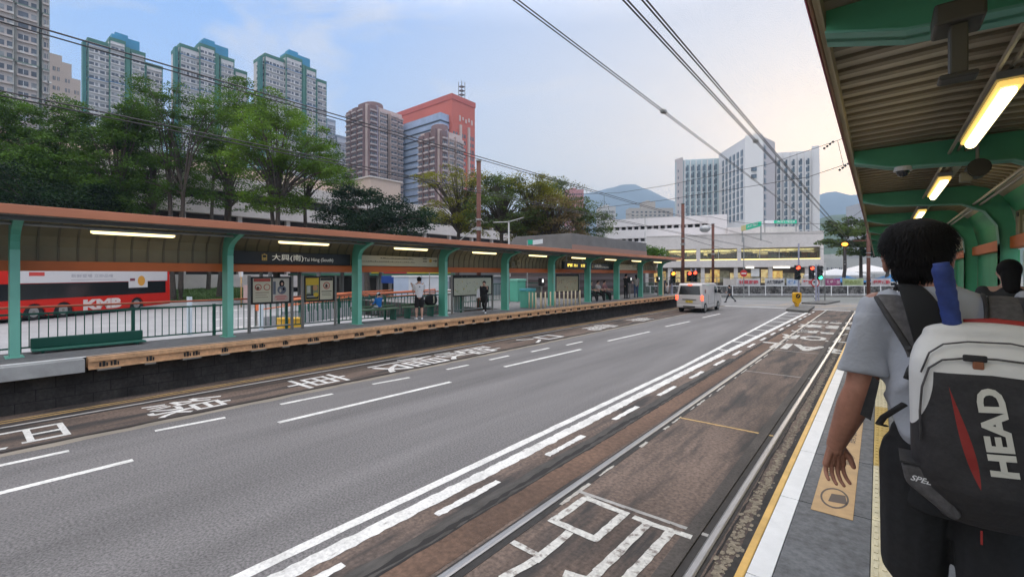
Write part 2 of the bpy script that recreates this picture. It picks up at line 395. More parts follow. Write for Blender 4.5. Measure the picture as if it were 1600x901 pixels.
st(strip(MB(), -9.12, -8.95, -14, 37, .003, .03, .25).build('kerb_strip', mat('kerb_strip', (.24, .21, .17), .85, n=(4, .3, (1, .2, 1)))))
# characters painted on the two tramways
gl = MB()
for ch, pc, ww, hh in (('巴', (40, 683), 1.15, 1.35), ('線', (300, 636), 1.2, 1.9), ('車', (500, 596), 1.2, 2.0), ('慢', (655, 570), 1.5, 3.2), ('駛', (748, 552), 1.2, 3.6), ('只', (870, 531), 1.2, 3.0), ('電', (960, 513), 1.2, 3.4), ('車', (1030, 501), 1.2, 3.0)):
    p = G(*pc); t_ = text_mb(ch, ww*.84, hh*.66, 0, .0)
    gl.add(t_, Matrix.Translation(V((max(-10.1, min(-9.8, p.x)), p.y, .004))))
st(gl.build('road_marking', paint))
gr = MB()
for rowtxt, y, hh, ww in (('RAIL', 17.5, 1.35, 2.5), ('TOR', 20.3, 1.35, 2.2), ('慢駛', 22.6, 1.1, 2.0), ('電車', 25.1, 1.5, 2.0), ('讓路', 27.6, 1.4, 2.0)):
    t_ = text_mb(rowtxt, ww, hh, 0, .03)
    gr.add(t_, Matrix.Translation(V((-1.93, y, .0046))) @ Matrix.Rotation(pi, 4, 'Z'))
o = st(gr.build('road_marking', paint_old))
def zz(x, y): return G(600+x*.375, 650+y*.375)
nc = MB()
def stroke(pts, wd, closed=False):
    pts = [V(p) for p in pts]; pa = None; L = []
    for i in range(len(pts)-1+(1 if closed else 0)):
        a, b = pts[i], pts[(i+1) % len(pts)]; n_ = max(2, int((b-a).length/.07)); t = (b-a).normalized(); nn = V((-t.y, t.x, 0)); e = t*wd*.48
        prev = None
        for k in range(n_+1):
            c = (a-e).lerp(b+e, k/n_); w1 = wd/2*random.uniform(.86, 1.1); w2 = wd/2*random.uniform(.86, 1.1); q = (c+nn*w1, c-nn*w2)
            z = .004+.0004*(len(nc.f) % 7)
            if prev: nc.poly([(prev[0].x, prev[0].y, z), (prev[1].x, prev[1].y, z), (q[1].x, q[1].y, z), (q[0].x, q[0].y, z)])
            prev = q
stroke([zz(842, 340), zz(1003, 405), zz(880, 512), zz(706, 436)], .085, True)
stroke([zz(765, 490), zz(640, 595), zz(505, 669)], .085); stroke([zz(545, 530), zz(650, 585)], .07)
stroke([zz(1052, 425), zz(1150, 462), zz(1265, 500)], .075); stroke([zz(1090, 455), zz(900, 640), zz(840, 700)], .09); stroke([zz(1190, 488), zz(1010, 680)], .09); stroke([zz(770, 662), zz(1000, 720)], .09)
st(nc.build('road_marking', paint_old))
# ---- far platform ----
PL = .84
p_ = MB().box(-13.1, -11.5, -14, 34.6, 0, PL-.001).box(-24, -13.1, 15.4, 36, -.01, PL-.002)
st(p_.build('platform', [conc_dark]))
st(MB().box(-13.1, -11.55, -14, 34.6, PL-.0005, PL+.02).box(-24, -13.1, 15.4, 36, PL-.001, PL+.018).build('platform_floor', plat))
st(MB().box(-11.55, -11.2, -14, 1.55, PL-.22, PL+.022).build('platform_edge', mat('edge_conc', (.33, .33, .32), .7, n=(3, .2)), bevel=.01))
st(MB().box(-11.55, -11.42, -14, 34.6, PL+.0225, PL+.026).build('platform_line', paint_w))
fa = thing('platform_edge_beam', 'long yellow slotted gap filler along the far platform edge', 'edge beam', (-11.3, 1.6, PL))
f_ = MB().box(-11.50, -11.24, 1.6, 34.6, PL-.03, PL+.03).box(-11.46, -11.25, 1.6, 34.6, PL-.17, PL-.03)
f_.box(-11.249, -11.215, 1.6, 34.6, PL-.19, PL-.16).box(-11.249, -11.215, 1.6, 34.6, PL-.045, PL+.028)
f_.build('beam_body', yel_edge, fa)
ds = MB(); dt = MB(); y = 1.75; k = 0
while y < 34.3:
    for q in ((0,) if k % 2 else (0, .16)):
        yy = y+q
        ds.box(-11.252, -11.236, yy, yy+.028, PL-.155, PL-.075).box(-11.252, -11.235, yy+.045, yy+.085, PL-.155, PL-.062).box(-11.252, -11.236, yy+.1, yy+.12, PL-.155, PL-.09)
    dt.box(-11.35, -11.2, y-.03, y+(.14 if k % 2 else .30), PL-.22, PL-.192); y += .62 if k % 2 else .70; k += 1
ds.build('slot', black, fa)['kind'] = 'stuff'
dt.build('support_shelf', mat('shelf_grey', (.2, .19, .17), .8), fa)['kind'] = 'stuff'
st(MB().box(-11.41, -11.37, 1.6, 34.6, PL+.0305, PL+.034).build('platform_line', black))
jm = MB()
for k in range(3): jm.box(-11.5, -11.496, -14, 34.6, .17+.2*k, .178+.2*k)
for k in range(3):
    y = -13.8+.25*(k % 2)
    while y < 34: jm.box(-11.5, -11.4962, y, y+.01, .178+.2*(k-1), .17+.2*k); y += .5
st(jm.build('platform_joint', mat('wall_joint', (.013, .012, .011), .95)))
# ---- near platform ----
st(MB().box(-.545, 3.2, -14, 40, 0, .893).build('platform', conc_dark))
tl = MB(); js = MB().box(-.54, 3.2, -14, 40, .893, .896)
random.seed(5)
yb = [-3.6+1.02*k for k in range(42)]
for i in range(len(yb)-1):
    for x0, x1 in ((-.410, -.036), (.081, .48), (.484, .98), (.984, 1.7), (1.704, 3.19)): tl.box(x0, x1, yb[i]+.005, yb[i+1]-.005, .893, .9+random.uniform(0, .0015))
st(tl.build('platform_floor', tile, bevel=.002)); st(js.build('platform_joint', mat('joint_dark', (.03, .03, .03), .9)))
we = MB()
for i in range(len(yb)-1): we.box(-.518, -.414, yb[i]+.003, yb[i+1]-.003, .893, .902)
st(we.build('platform_line', paint_w, bevel=.002))
st(MB().box(-.56, -.5205, -14, 40, .80, .906).build('platform_edge', mat('edge_yellow', (.66, .40, .10), .55, n=(5, .2)), bevel=.006))
tp = MB(); ty = MB()
for i in range(len(yb)-1):
    mb = ty if 3.9 < yb[i] < 6.3 or 8.9 < yb[i] < 10.5 else tp
    mb.box(-.032, .077, yb[i]+.004, yb[i+1]-.004, .893, .904)
    if yb[i] < 14 and yb[i] > 0:
        for j in range(3):
            for q in range(12): y0 = yb[i]+.03+q*.082; mb.box(-.021+j*.034, -.001+j*.034, y0, y0+.055, .904, .909)
GT = 'tactile strip'
st(tp.build('tactile_paving', mat('tactile_pale', (.62, .55, .36), .65, n=(10, .14)), bevel=.002)); st(ty.build('tactile_paving', mat('tactile_gold', (.52, .36, .10), .65, n=(10, .16)), bevel=.002))
dc = thing('floor_decal', 'long tan floor sticker with dark lettering near the platform edge', 'floor sticker', (-.23, 3.45, .903))
MB().box(-.338, -.122, 3.45, 6.4, .9025, .9055).build('sticker_sheet', mat('tan_vinyl', (.46, .29, .13), .6, n=(14, .12)), dc, bevel=.002)
ink = mat('brown_ink', (.10, .075, .06), .7)
t_ = text_mb('請先讓乘客落車', 1.05, .085, 0, .01); d_ = MB().add(t_, frame((-.20, 5.55, .9062), (0, 1, 0), (-1, 0, 0)))
t_ = text_mb('PRIORITY FOR ALIGHTING', 1.9, .05, 0, .008); d_.add(t_, frame((-.285, 5.05, .9062), (0, 1, 0), (-1, 0, 0)))
t_ = text_mb('乘客', .26, .07, 0, .01); d_.add(t_, frame((-.19, 4.55, .9062), (0, 1, 0), (-1, 0, 0)))
for k in range(28):
    a = 2*pi*k/28; b = 2*pi*(k+1)/28
    for r0, r1 in ((1, .86),):
        d_.poly([(-.23+.078*cos(a)*r0, 3.72+.17*sin(a)*r0, .9062), (-.23+.078*cos(b)*r0, 3.72+.17*sin(b)*r0, .9062), (-.23+.078*cos(b)*r1, 3.72+.17*sin(b)*r1, .9062), (-.23+.078*cos(a)*r1, 3.72+.17*sin(a)*r1, .9062)])
d_.poly([(-.26, 3.64, .9062), (-.16, 3.66, .9062), (-.175, 3.80, .9062), (-.25, 3.78, .9062)])
d_.build('lettering', ink, dc)
# ---------------- far station canopy ----------------
PX = -12.5
YP = [.76+3.56*k for k in range(-2, 10)]
cn = thing('station_canopy', 'long orange edged canopy on turquoise posts over far platform', 'canopy', (-12.4, 0, PL))
prof = [(-12.98, 2.64), (-12.97, 2.95), (-12.90, 3.15), (-12.74, 3.32), (-12.5, 3.42), (-12.1, 3.46), (-11.32, 3.50)]
def thick(pr, t): return pr+[(x+(-t if i < 2 else -t*.7 if i < 4 else 0), z+(0 if i < 2 else t)) for i, (x, z) in reversed(list(enumerate(pr)))]
MB().prism(thick(prof, .05), -8, 33.4).build('roof', cream, cn)
rb = MB()
for k in range(int(41.2/.29)):
    y = -7.9+k*.29; a = [(x+.022, z-.002) for x, z in prof[:5]]+[(x, z-.022) for x, z in prof[4:-1]]
    b = [(x+.002, z) for x, z in prof[:5]]+[(x, z) for x, z in prof[4:-1]]
    rb.prism(a+b[::-1], y, y+.035)
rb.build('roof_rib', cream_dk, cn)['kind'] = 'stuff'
MB().box(-11.32, -11.26, -8, 33.9, 3.41, 3.57).box(-11.6, -11.32, -8, 33.9, 3.555, 3.57).build('fascia', orange_roof, cn, bevel=.01)
MB().box(-11.62, -11.52, -8, 33.4, 3.33, 3.42).build('purlin', mat('dark_steel', (.10, .11, .11), .5), cn)
MB().box(-11.50, -11.34, -8, 33.4, 3.40, 3.46).build('gutter', galv, cn)
MB().box(-12.90, -12.78, -8, 33.2, 2.46, 2.655).build('back_beam', orange, cn, bevel=.008)
MB().box(-11.96, -11.9, -8, 33.3, 3.27, 3.30).tube([(-11.98, -8, 3.32), (-11.98, 33, 3.32)], .014).build('conduit', galv, cn)
def post_mb(dirx, X, z0, ztop=3.42, reach=.95):
    s = dirx; o_ = [(X-s*.17, z0), (X+s*.17, z0), (X+s*.17, 2.85), (X+s*.20, 3.0), (X+s*.30, 3.12), (X+s*.47, 3.2), (X+s*reach, ztop-.07), (X+s*reach, ztop), (X+s*.2, ztop), (X-s*.06, 3.28), (X-s*.15, 3.05), (X-s*.17, 2.85)]
    return o_
for i, y in enumerate(YP):
    o_ = post_mb(1, PX, PL+.02)
    q = MB().prism(o_, y-.065, y+.065).build('post', teal, cn, bevel=.008)
    f = MB()
    f.box(PX+.168, PX+.176, y-.0655, y+.0655, PL+.035, 2.85); f.box(PX-.2, PX+.2, y-.12, y+.12, PL+.02, PL+.035)
    f.build('flange', teal_lt, q)
# lamps
LG = 'fluorescent lamps under the far canopy'
lamp = thing('fluorescent_lamp', 'lit tube lamp in the bay with no sign left of the station name', 'lamp', (-11.93, YP[2]+.95, 3.24), 0, LG)
MB().box(-.055, .055, 0, 1.4, .0, .035).build('lamp_tray', galv, lamp, local=True)
MB().sweep([(0, .02, -.02), (0, .06, -.02), (0, 1.34, -.02), (0, 1.38, -.02)], [.02, .038, .038, .02], 10).build('tube', tube_m, lamp, local=True, smooth=True)
nm = ['', '', '', 'lit tube lamp above the dark station name sign with posters', 'lit tube lamp above the white route sign with arrow', 'lit tube lamp above the framed area map', 'lit tube lamp above the opening with bin and reader', 'lit tube lamp behind the amber display board', 'lit tube lamp above the seated passengers', 'lit tube lamp above the two standing passengers', 'lit tube lamp at the far end of the canopy']
for i in range(3, 11): dup(lamp, (-11.93, YP[i]+.95, 3.24), 0, nm[i])
# railings behind the far platform
rg = 'dark green railing panels behind the far platform'
def railing(name, label, x, y0, y1, z0, z1, grp, barstep=.13, m=green_dk, hand=None, nz_=0):
    t = thing(name, label, 'railing', (x, y0, z0), 0, grp); b = MB(); n = int((y1-y0)/barstep)
    for k in range(1, n): y = y0+(y1-y0)*k/n; b.box(x-.008, x+.008, y-.008, y+.008, z0+.06, z1-.01)
    b.build('bars', m, t)
    f = MB().box(x-.02, x+.02, y0, y1, z1-.03, z1+.01).box(x-.02, x+.02, y0, y1, z0+.04, z0+.07); f.build('rail', m, t)
    MB().box(x-.03, x+.03, y0-.03, y0+.03, z0-.05, z1+.03).build('post', m, t)
    if hand: MB().tube([(x-.06, y0, hand), (x-.06, y1, hand)], .022, 8).build('handrail', mat('handrail_rust', (.50, .12, .05), .5), t)
    return t
names = ['beyond the left frame edge', 'left of the first turquoise post', 'behind the long green bench back', 'between the bench and the second post', 'right of the second post behind the two-poster frame', 'behind the yellow poster frame', 'left of the third post', 'behind the green benches', 'behind the person in white shirt', 'left of the map board', 'behind the area map']
edges = [-6.2, -2.7, .86, 2.6, 4.2, 6.0, 7.6, 9.3, 11.2, 12.9, 14.7]
for i in range(len(edges)-1): railing('railing', 'dark green bar railing '+names[i], -13.05, edges[i], edges[i+1], PL+.06, 1.62, rg, hand=1.74)
# signs on the far canopy
SD = mat('sign_dark', (.018, .018, .02), .4); SW = mat('sign_cream', (.58, .53, .38), .5); TXT = mat('letter_white', (.85, .83, .74), .5, emit=.15); LINE = mat('sign_line', (.16, .14, .10), .6)
def name_sign(y0, y1, lb, grp):
    t = thing('station_name_sign', lb, 'sign', (-12.72, y0, 2.66), 0, grp)
    MB().box(-12.77, -12.70, y0+.1, y1-.1, 2.665, 3.0).build('board', SD, t, bevel=.006)
    L = y1-y0; m = MB()
    m.add(text_mb('大興(南)', .86, .20, .0, .004), frame((-12.696, y0+L*.44, 2.84), (0, 1, 0), (0, 0, 1)))
    m.add(text_mb('Tai Hing (South)', .88, .13, .0, .0), frame((-12.696, y0+L*.69, 2.80), (0, 1, 0), (0, 0, 1)))
    m.build('lettering', TXT, t)
    c = y0+L*.265; e = MB().box(-12.699, -12.695, c-.065, c+.065, 2.76, 2.92).box(-12.699, -12.695, c-.02, c+.02, 2.925, 2.945)
    e.build('emblem', mat('emblem_gold', (.55, .36, .09), .5), t)
    MB().box(-12.695, -12.692, c-.045, c+.045, 2.84, 2.90).box(-12.695, -12.692, c-.04, c-.02, 2.78, 2.80).box(-12.695, -12.692, c+.02, c+.04, 2.78, 2.80).build('emblem_window', SD, t)
name_sign(YP[3], YP[4], 'large dark station name sign above the two-poster frames', 'station name signs')
name_sign(YP[8], YP[9], 'smaller looking dark station name sign above seated passengers', 'station name signs')
def route_sign(y0, y1, lb, grp):
    t = thing('route_sign', lb, 'sign', (-12.72, y0, 2.66), 0, grp); X = -12.696
    MB().box(-12.77, -12.70, y0+.1, y1-.1, 2.665, 3.0).build('board', SW, t, bevel=.006)
    L = y1-y0; m = MB(); random.seed(int(y0*10))
    for row, (a, b) in enumerate(((.28, .66), (.08, .68))):
        z = 2.90-row*.11; m.box(X-.002, X+.002, y0+L*a, y0+L*b, z-.004, z+.004)
        for k in range(26): y = y0+L*(a+(b-a)*k/26); m.box(X-.002, X+.002, y, y+.05, z+.012, z+.012+random.uniform(.008, .03))
    for z in (2.84, 2.93): m.box(X-.002, X+.002, y0+L*.78, y0+L*.83, z-.005, z+.03)
    yy = y0+L*.94; m.prism([(yy-.1, 2.86), (yy+.02, 2.86), (yy+.02, 2.82), (yy+.1, 2.875), (yy+.02, 2.93), (yy+.02, 2.89), (yy-.1, 2.89)], X-.002, X+.002, 'x')
    m.build('lettering', LINE, t)
    MB().tube([(X-.003, y0+L*.88, 2.88), (X+.002, y0+L*.88, 2.88)], .065, 16).build('route_dot', mat('dot_gold', (.6, .36, .06), .5), t)
route_sign(YP[4], YP[5], 'cream route sign with black arrow beside third post', 'cream route signs'); route_sign(YP[9], YP[10], 'cream route sign near the far canopy end', 'cream route signs')
# poster frames & maps
def pframe(label, y0, y1, z0, z1, name='poster_frame', cat='poster frame', X=-12.74, grp=None):
    t = thing(name, label, cat, (X, y0, PL+.02), 0, grp)
    MB().box(X-.05, X+.02, y0, y1, z0, z0+.035).box(X-.05, X+.02, y0, y1, z1-.035, z1).box(X-.05, X+.02, y0, y0+.03, z0+.035, z1-.035).box(X-.05, X+.02, y1-.03, y1, z0+.035, z1-.035).box(X-.045, X-.02, y0+.03, y1-.03, z0+.035, z1-.035).build('frame', black, t)
    for y in (y0-.07, y1+.01): MB().box(X-.05, X+.01, y, y+.06, PL+.02, z1+.03).build('post', grey_post, t)
    MB().tube([(X-.02, y0, PL+.16), (X-.02, y1, PL+.16)], .018).build('foot_rail', galv, t)
    return t
def colm(n_, c): return mat('ink_'+n_, c, .5)
t = pframe('black frame with a red headed notice and a picture of a woman', 4.95, 5.98, 1.60, 2.33, grp='two-poster frames')
X = -12.755
MB().box(X-.003, X, 5.0, 5.46, 1.65, 2.29).box(X, X+.003, 5.02, 5.44, 2.20, 2.28, 1).tube([(X, 5.13, 2.05), (X+.004, 5.13, 2.05)], .085, 18, 1).tube([(X, 5.35, 2.05), (X+.004, 5.35, 2.05)], .085, 18, 1).tube([(X+.003, 5.13, 2.05), (X+.006, 5.13, 2.05)], .062, 18, 0).tube([(X+.003, 5.35, 2.05), (X+.006, 5.35, 2.05)], .066, 18, 0).tube([(X+.005, 5.12, 2.03), (X+.008, 5.12, 2.03)], .04, 10, 2).box(X, X+.003, 5.06, 5.40, 1.90, 1.915, 2).box(X, X+.003, 5.06, 5.34, 1.84, 1.85, 2).box(X, X+.003, 5.06, 5.38, 1.78, 1.79, 2).build('poster', [SW, colm('red', (.45, .07, .05)), colm('brown', (.16, .08, .05))], t)
q = MB().box(X-.003, X, 5.50, 5.94, 1.65, 2.29)
q.ell((X+.002, 5.74, 2.14), .002, .07, .10, mi=1).ell((X+.003, 5.745, 2.13), .003, .032, .045, mi=2).ell((X+.002, 5.74, 1.97), .002, .12, .12, mi=3).ell((X+.003, 5.70, 1.95), .003, .03, .05, mi=0).ell((X+.003, 5.79, 1.99), .003, .03, .04, mi=1).box(X, X+.002, 5.51, 5.58, 1.85, 2.2, 3).ell((X+.002, 5.72, 1.75), .004, .19, .10, mi=4)
q.box(X+.006, X+.008, 5.56, 5.86, 1.77, 1.80, 5).box(X+.006, X+.008, 5.60, 5.82, 1.71, 1.74, 5)
q.build('poster', [colm('beige', (.50, .46, .38)), hair_m, skin_lt, colm('slate', (.12, .13, .16)), colm('blush', (.55, .36, .30)), colm('rosered', (.5, .16, .14))], t)
t = pframe('black frame with a yellow poster and a cream notice', 6.36, 7.28, 1.60, 2.33, grp='two-poster frames')
q = MB().box(X-.003, X, 6.41, 6.80, 1.65, 2.29).box(X, X+.002, 6.42, 6.79, 1.67, 2.08, 1).box(X+.001, X+.004, 6.45, 6.54, 1.86, 2.06, 2).box(X+.001, X+.004, 6.57, 6.62, 1.80, 2.07, 3).ell((X+.003, 6.69, 2.0), .003, .07, .08, mi=4).box(X+.002, X+.004, 6.42, 6.79, 1.68, 1.82, 3).box(X+.004, X+.006, 6.44, 6.72, 1.74, 1.765, 2).ell((X+.005, 6.71, 1.80), .004, .075, .065, mi=0)
q.build('poster', [colm('yellow', (.62, .42, .03)), colm('olive', (.22, .24, .13)), colm('pale', (.5, .5, .42)), colm('ink', (.03, .03, .03)), colm('peach', (.5, .26, .12))], t)
q = MB().box(X-.003, X, 6.84, 7.24, 1.65, 2.29).box(X, X+.002, 6.85, 7.23, 2.21, 2.28, 1).tube([(X, 7.04, 2.06), (X+.004, 7.04, 2.06)], .105, 20, 2).tube([(X+.002, 7.04, 2.06), (X+.006, 7.04, 2.06)], .078, 20, 0).box(X+.006, X+.008, 7.0, 7.06, 2.0, 2.1, 1).box(X+.006, X+.008, 7.03, 7.09, 2.03, 2.06, 2).box(X, X+.002, 6.88, 7.2, 1.88, 1.90, 1).box(X, X+.002, 6.9, 7.16, 1.82, 1.832, 1).box(X, X+.002, 6.9, 7.18, 1.77, 1.78, 1)
q.build('poster', [SW, colm('ink', (.03, .03, .03)), colm('red', (.45, .07, .05))], t)
def mapboard(label, y0, y1, z0, z1, seed, cols, base):
    t = pframe(label, y0, y1, z0, z1, 'map_board', 'map board', grp='map boards'); random.seed(seed)
    q = MB().box(X-.003, X, y0+.04, y1-.04, z0+.05, z1-.12)
    for k in range(70):
        a = random.uniform(y0+.1, y1-.3); b = random.uniform(z0+.1, z1-.25); l = random.uniform(.05, .5) if k < 22 else random.uniform(.02, .07); an = random.choice((0, .35, 1.57, -.5, 1.2))
        M = Matrix.Translation((X+.001+k*2e-5, a, b)) @ Matrix.Rotation(an, 4, 'X'); q.box(0, .0015, 0, l, 0, .008 if k < 22 else random.uniform(.01, .04), 1+k % (len(cols)), M)
    q.build('map_sheet', [colm(base, MC[base])]+[colm(c, MC[c]) for c in cols], t); return t
MC = dict(mapcream=(.52, .52, .40), sand=(.40, .40, .28), moss=(.20, .32, .08), ochre=(.55, .36, .06), greyline=(.28, .28, .25), mapwarm=(.42, .36, .22), cream2=(.6, .5, .3), redx=(.5, .05, .03), blackx=(.03, .03, .03), tan=(.34, .28, .16))
t = mapboard('wide framed area map in pale cream behind the person in black', YX(707, -12.74)+.03, YX(769, -12.74), 1.52, 2.36, 4, ['sand', 'greyline', 'moss', 'greyline', 'sand', 'ochre'], 'mapcream')
t = mapboard('smaller framed map in warm tan with yellow route band', YX(868, -12.74)+.03, YX(904, -12.74), 1.45, 2.40, 9, ['cream2', 'tan', 'redx', 'ochre', 'blackx'], 'mapwarm')
# display board
t = thing('display_board', 'black hanging departure display with amber text under canopy', 'display', (-12.1, 19.4, 2.75))
MB().box(-12.2, -12.02, 19.0, 21.2, 2.66, 3.02).build('case', black, t, bevel=.01)
MB().tube([(-12.1, 19.3, 3.0), (-12.1, 19.3, 3.35)], .025).tube([(-12.1, 20.9, 3.0), (-12.1, 20.9, 3.35)], .025).build('hanger', galv, t)
m = MB().add(text_mb('輕鐵 751', .95, .17, 0, .02), frame((-12.017, 19.75, 2.84), (0, 1, 0), (0, 0, 1))).add(text_mb('2分', .45, .16, 0, .02), frame((-12.017, 20.8, 2.84), (0, 1, 0), (0, 0, 1)))
m.build('amber_text', mat('led', (1, .75, .12), .5, emit=1.6), t)
for y, z, lb in ((15.6, 2.70, 'lower small cream speaker box on the orange beam'), (16.0, 2.78, 'upper small cream speaker box on the orange beam')):
    o = MB().box(-12.78, -12.62, y, y+.24, z, z+.24).box(-12.619, -12.612, y+.04, y+.2, z+.04, z+.2, 1).tube([(-12.7, y+.12, z+.24), (-12.72, y+.12, 3.3)], .015, 6, 1).build('speaker', [cream, cream_dk]); tag(o, lb, 'speaker', 'small speakers under the far canopy')
# benches and seats of the far platform
bn = thing('platform_bench', 'dark green bench back panel against the railing by first post', 'bench', (-12.9, 1.0, PL+.02))
MB().box(-12.98, -12.92, 1.0, 2.75, .93, 1.14).build('backrest', green_dk, bn, bevel=.02); MB().box(-12.92, -12.62, 1.0, 2.75, .90, .935).build('seat', mat('bench_green', (.02, .15, .10), .5), bn, bevel=.01)
for y in (1.15, 2.6): MB().box(-12.9, -12.66, y-.02, y+.02, PL+.02, .90).build('leg', green_dk, bn)
bG = mat('bench_olive', (.10, .17, .09), .5)
for y0, y1, lb in ((7.95, 9.6, 'olive green platform bench below the child in blue'), (9.9, 11.25, 'olive green platform bench behind the person in white shirt')):
    b_ = thing('platform_bench', lb, 'bench', (-12.8, y0, PL+.02), 0, 'olive platform benches')
    MB().box(-12.95, -12.62, y0, y1, 1.22, 1.27).build('seat', bG, b_, bevel=.015); MB().box(-12.98, -12.94, y0, y1, 1.30, 1.36).build('backrest', bG, b_, bevel=.01)
    for y in (y0+.15, y1-.15): MB().box(-12.95, -12.66, y-.025, y+.025, PL+.02, 1.22).build('leg', green_dk, b_)
# bollards
bt = mat('bollard_cream', (.62, .52, .34), .5)
bol = [(1, 944), (2, 947), (3, 951)]
pxs = [827, 832, 837, 845, 852, 860, 867, 874, 881, 887, 893, 899, 906]
first = None; ordn = ['first', 'second', 'third', 'fourth', 'fifth', 'sixth', 'seventh', 'eighth', 'ninth', 'tenth', 'eleventh', 'twelfth', 'last']
for i, px in enumerate(pxs):
    Xb = -11.62 if i > 2 else -11.62-(2-i)*.25
    y = YX(px, Xb); lb = ordn[i]+' slim cream bollard counted from left along far platform edge'
    if not first:
        first = thing('bollard', lb, 'bollard', (Xb, y, PL+.02), 0, 'slim cream bollards on the far platform edge')
        MB().tube([(0, 0, 0), (0, 0, .72)], .034, 10).ell((0, 0, .72), .034, .034, .02).build('tube_post', bt, first, local=True, smooth=True); MB().tube([(0, 0, 0), (0, 0, .02)], .07, 10).build('base_plate', galv, first, local=True)
    else: dup(first, (Xb, y, PL+.02), 0, lb)
px = 1036; o = MB().tube([(-11.6, YX(1036, -11.6), PL+.02), (-11.6, YX(1036, -11.6), 2.4)], .045, 8).build('end_post', bt); tag(o, 'tall cream pole at the far end of the platform edge', 'pole')
# ticket readers, bin, notices
for px, X_, lb, g in ((846, -12.0, 'ticket reader on pole behind the slim bollards', 1), (984, -12.2, 'ticket reader on pole between the two standing passengers', 1), (1028, -12.2, 'ticket reader on pole near the far canopy end', 1)):
    y = YX(px, X_); t = thing('ticket_reader', lb, 'ticket reader', (X_, y, PL+.02), 0, 'ticket readers')
    MB().tube([(X_, y, PL+.02), (X_, y, 1.9)], .045, 8).build('pole', grey_post, t); MB().box(X_-.1, X_+.1, y-.13, y+.13, 1.86, 2.22).build('reader_case', black, t, bevel=.03)
    MB().box(X_+.1, X_+.105, y-.09, y+.02, 2.02, 2.17).build('screen', mat('screen_white', (.9, .9, .85), .4, emit=1.2), t)
t = thing('litter_bin', 'turquoise litter bin left of the slim bollards', 'bin', (-12.6, YX(825, -12.6), PL+.02)); y = YX(825, -12.6)
MB().box(-12.8, -12.4, y-.35, y+.3, PL+.02, 1.62).build('bin_body', teal, t, bevel=.02); MB().box(-12.83, -12.37, y-.38, y+.33, 1.62, 1.74).build('bin_lid', mat('bin_blue', (.10, .45, .5), .5), t, bevel=.03)
t = thing('cabinet', 'turquoise cabinet behind the open bay of far platform', 'cabinet', (-16, YX(806, -16), PL+.02)); y = YX(806, -16)
MB().box(-16.2, -15.6, y-.35, y+.4, PL+.02, 2.0).build('cabinet_body', teal, t, bevel=.02); MB().box(-16.23, -15.57, y-.38, y+.43, 2.0, 2.12).build('cabinet_lid', teal_lt, t, bevel=.02)
railing('railing', 'dark green bar railing behind the open bay with cabinet', -17.2, 16.5, 25, PL+.02, 1.85, rg)
t = thing('notice_plate', 'small red notice plate on the post by ticket reader', 'notice', (PX+.15, YP[7], 2.0)); MB().box(PX+.14, PX+.15, YP[7]-.07, YP[7]+.02, 1.95, 2.25).build('plate', colm('redplate', (.55, .12, .08)), t)
# station building behind platform
brn = mat('brown_wall', (.085, .065, .062), .7, n=(1.2, .18, (1, 1, 8)))
t = thing('station_building', 'flat roofed dark brown building behind the far platform', 'building', (-17.4, 24.5, PL))
MB().box(-19.9, -15, 24.5, 36, PL+.018, 3.9).build('wall', brn, t)
b = MB()
for k in range(4): b.box(-19.95, -14.97, 24.46, 36.02, 1.1+k*.45, 1.32+k*.45)
b.build('wall_stripe', mat('brown_stripe', (.12, .095, .10), .7), t)
MB().prism([(-20.6, 3.9), (-14.9, 3.9), (-14.9, 4.95), (-19.4, 4.95)], 24.4, 36.1).build('roof', mat('roof_grey', (.17, .16, .155), .7, n=(1.5, .15)), t, bevel=.02)
MB().box(-14.89, -14.86, 24.4, 36.1, 3.95, 4.25).build('roof_trim', mat('trim_pink', (.33, .19, .15), .7), t)
t = thing('exit_sign', 'small green and white direction sign beside the grey roof', 'sign', P(835, 27, 4.0)); a = P(824, 27, 0); b_ = P(848, 27.5, 0)
for u0, u1, mi in ((0, .35, colm('signgreen', (.02, .42, .25))), (.35, 1, white)):
    A = a.lerp(b_, u0); B = a.lerp(b_, u1); MB().poly([(A.x, A.y, 4.15), (B.x, B.y, 4.15+.1*u1), (B.x, B.y, 4.42+.1*u1), (A.x, A.y, 4.42)]).poly([(A.x-.03, A.y+.05, 4.42), (B.x-.03, B.y+.05, 4.42+.1*u1), (B.x-.03, B.y+.05, 4.15+.1*u1), (A.x-.03, A.y+.05, 4.15)]).build('panel', mi, t)
MB().tube([(a.x, a.y, .8), (a.x, a.y, 4.4)], .04).build('pole', galv, t)
# ---------------- near canopy ----------------
ct_ = thing('station_canopy', 'close green beamed corrugated canopy over the near platform', 'canopy', (.5, 0, .9))
pn = [(-.215, 3.66), (.4, 3.68), (.95, 3.66), (1.2, 3.58), (1.36, 3.42), (1.46, 3.2), (1.50, 2.95), (1.50, 2.88)]
rm = mat('roof_metal', (.54, .49, .38), .55, n=(1.2, .15))
m = MB(); up = [(x+(.05 if i > 3 else 0), z+(.05 if i < 5 else .02)) for i, (x, z) in enumerate(pn)]
m.prism(pn+up[::-1], -6, 38); m.build('roof', rm, ct_)
m = MB(); k = 0; y = -5.95
while y < 30:
    a = [(x-(.0 if i < 4 else .02), z-(.022 if i < 5 else .01)) for i, (x, z) in enumerate(pn[:4])]; m.prism(a+[(x, z-.001) for x, z in pn[:4]][::-1], y, y+.06)
    m.prism([(x-(.0 if i < 4 else .02), z-.006) for i, (x, z) in enumerate(pn[:4])]+[(x, z-.001) for x, z in pn[:4]][::-1], y+.06, y+.09); y += .20
m.build('roof_rib', mat('roof_rib_metal', (.28, .24, .17), .6), ct_)['kind'] = 'stuff'
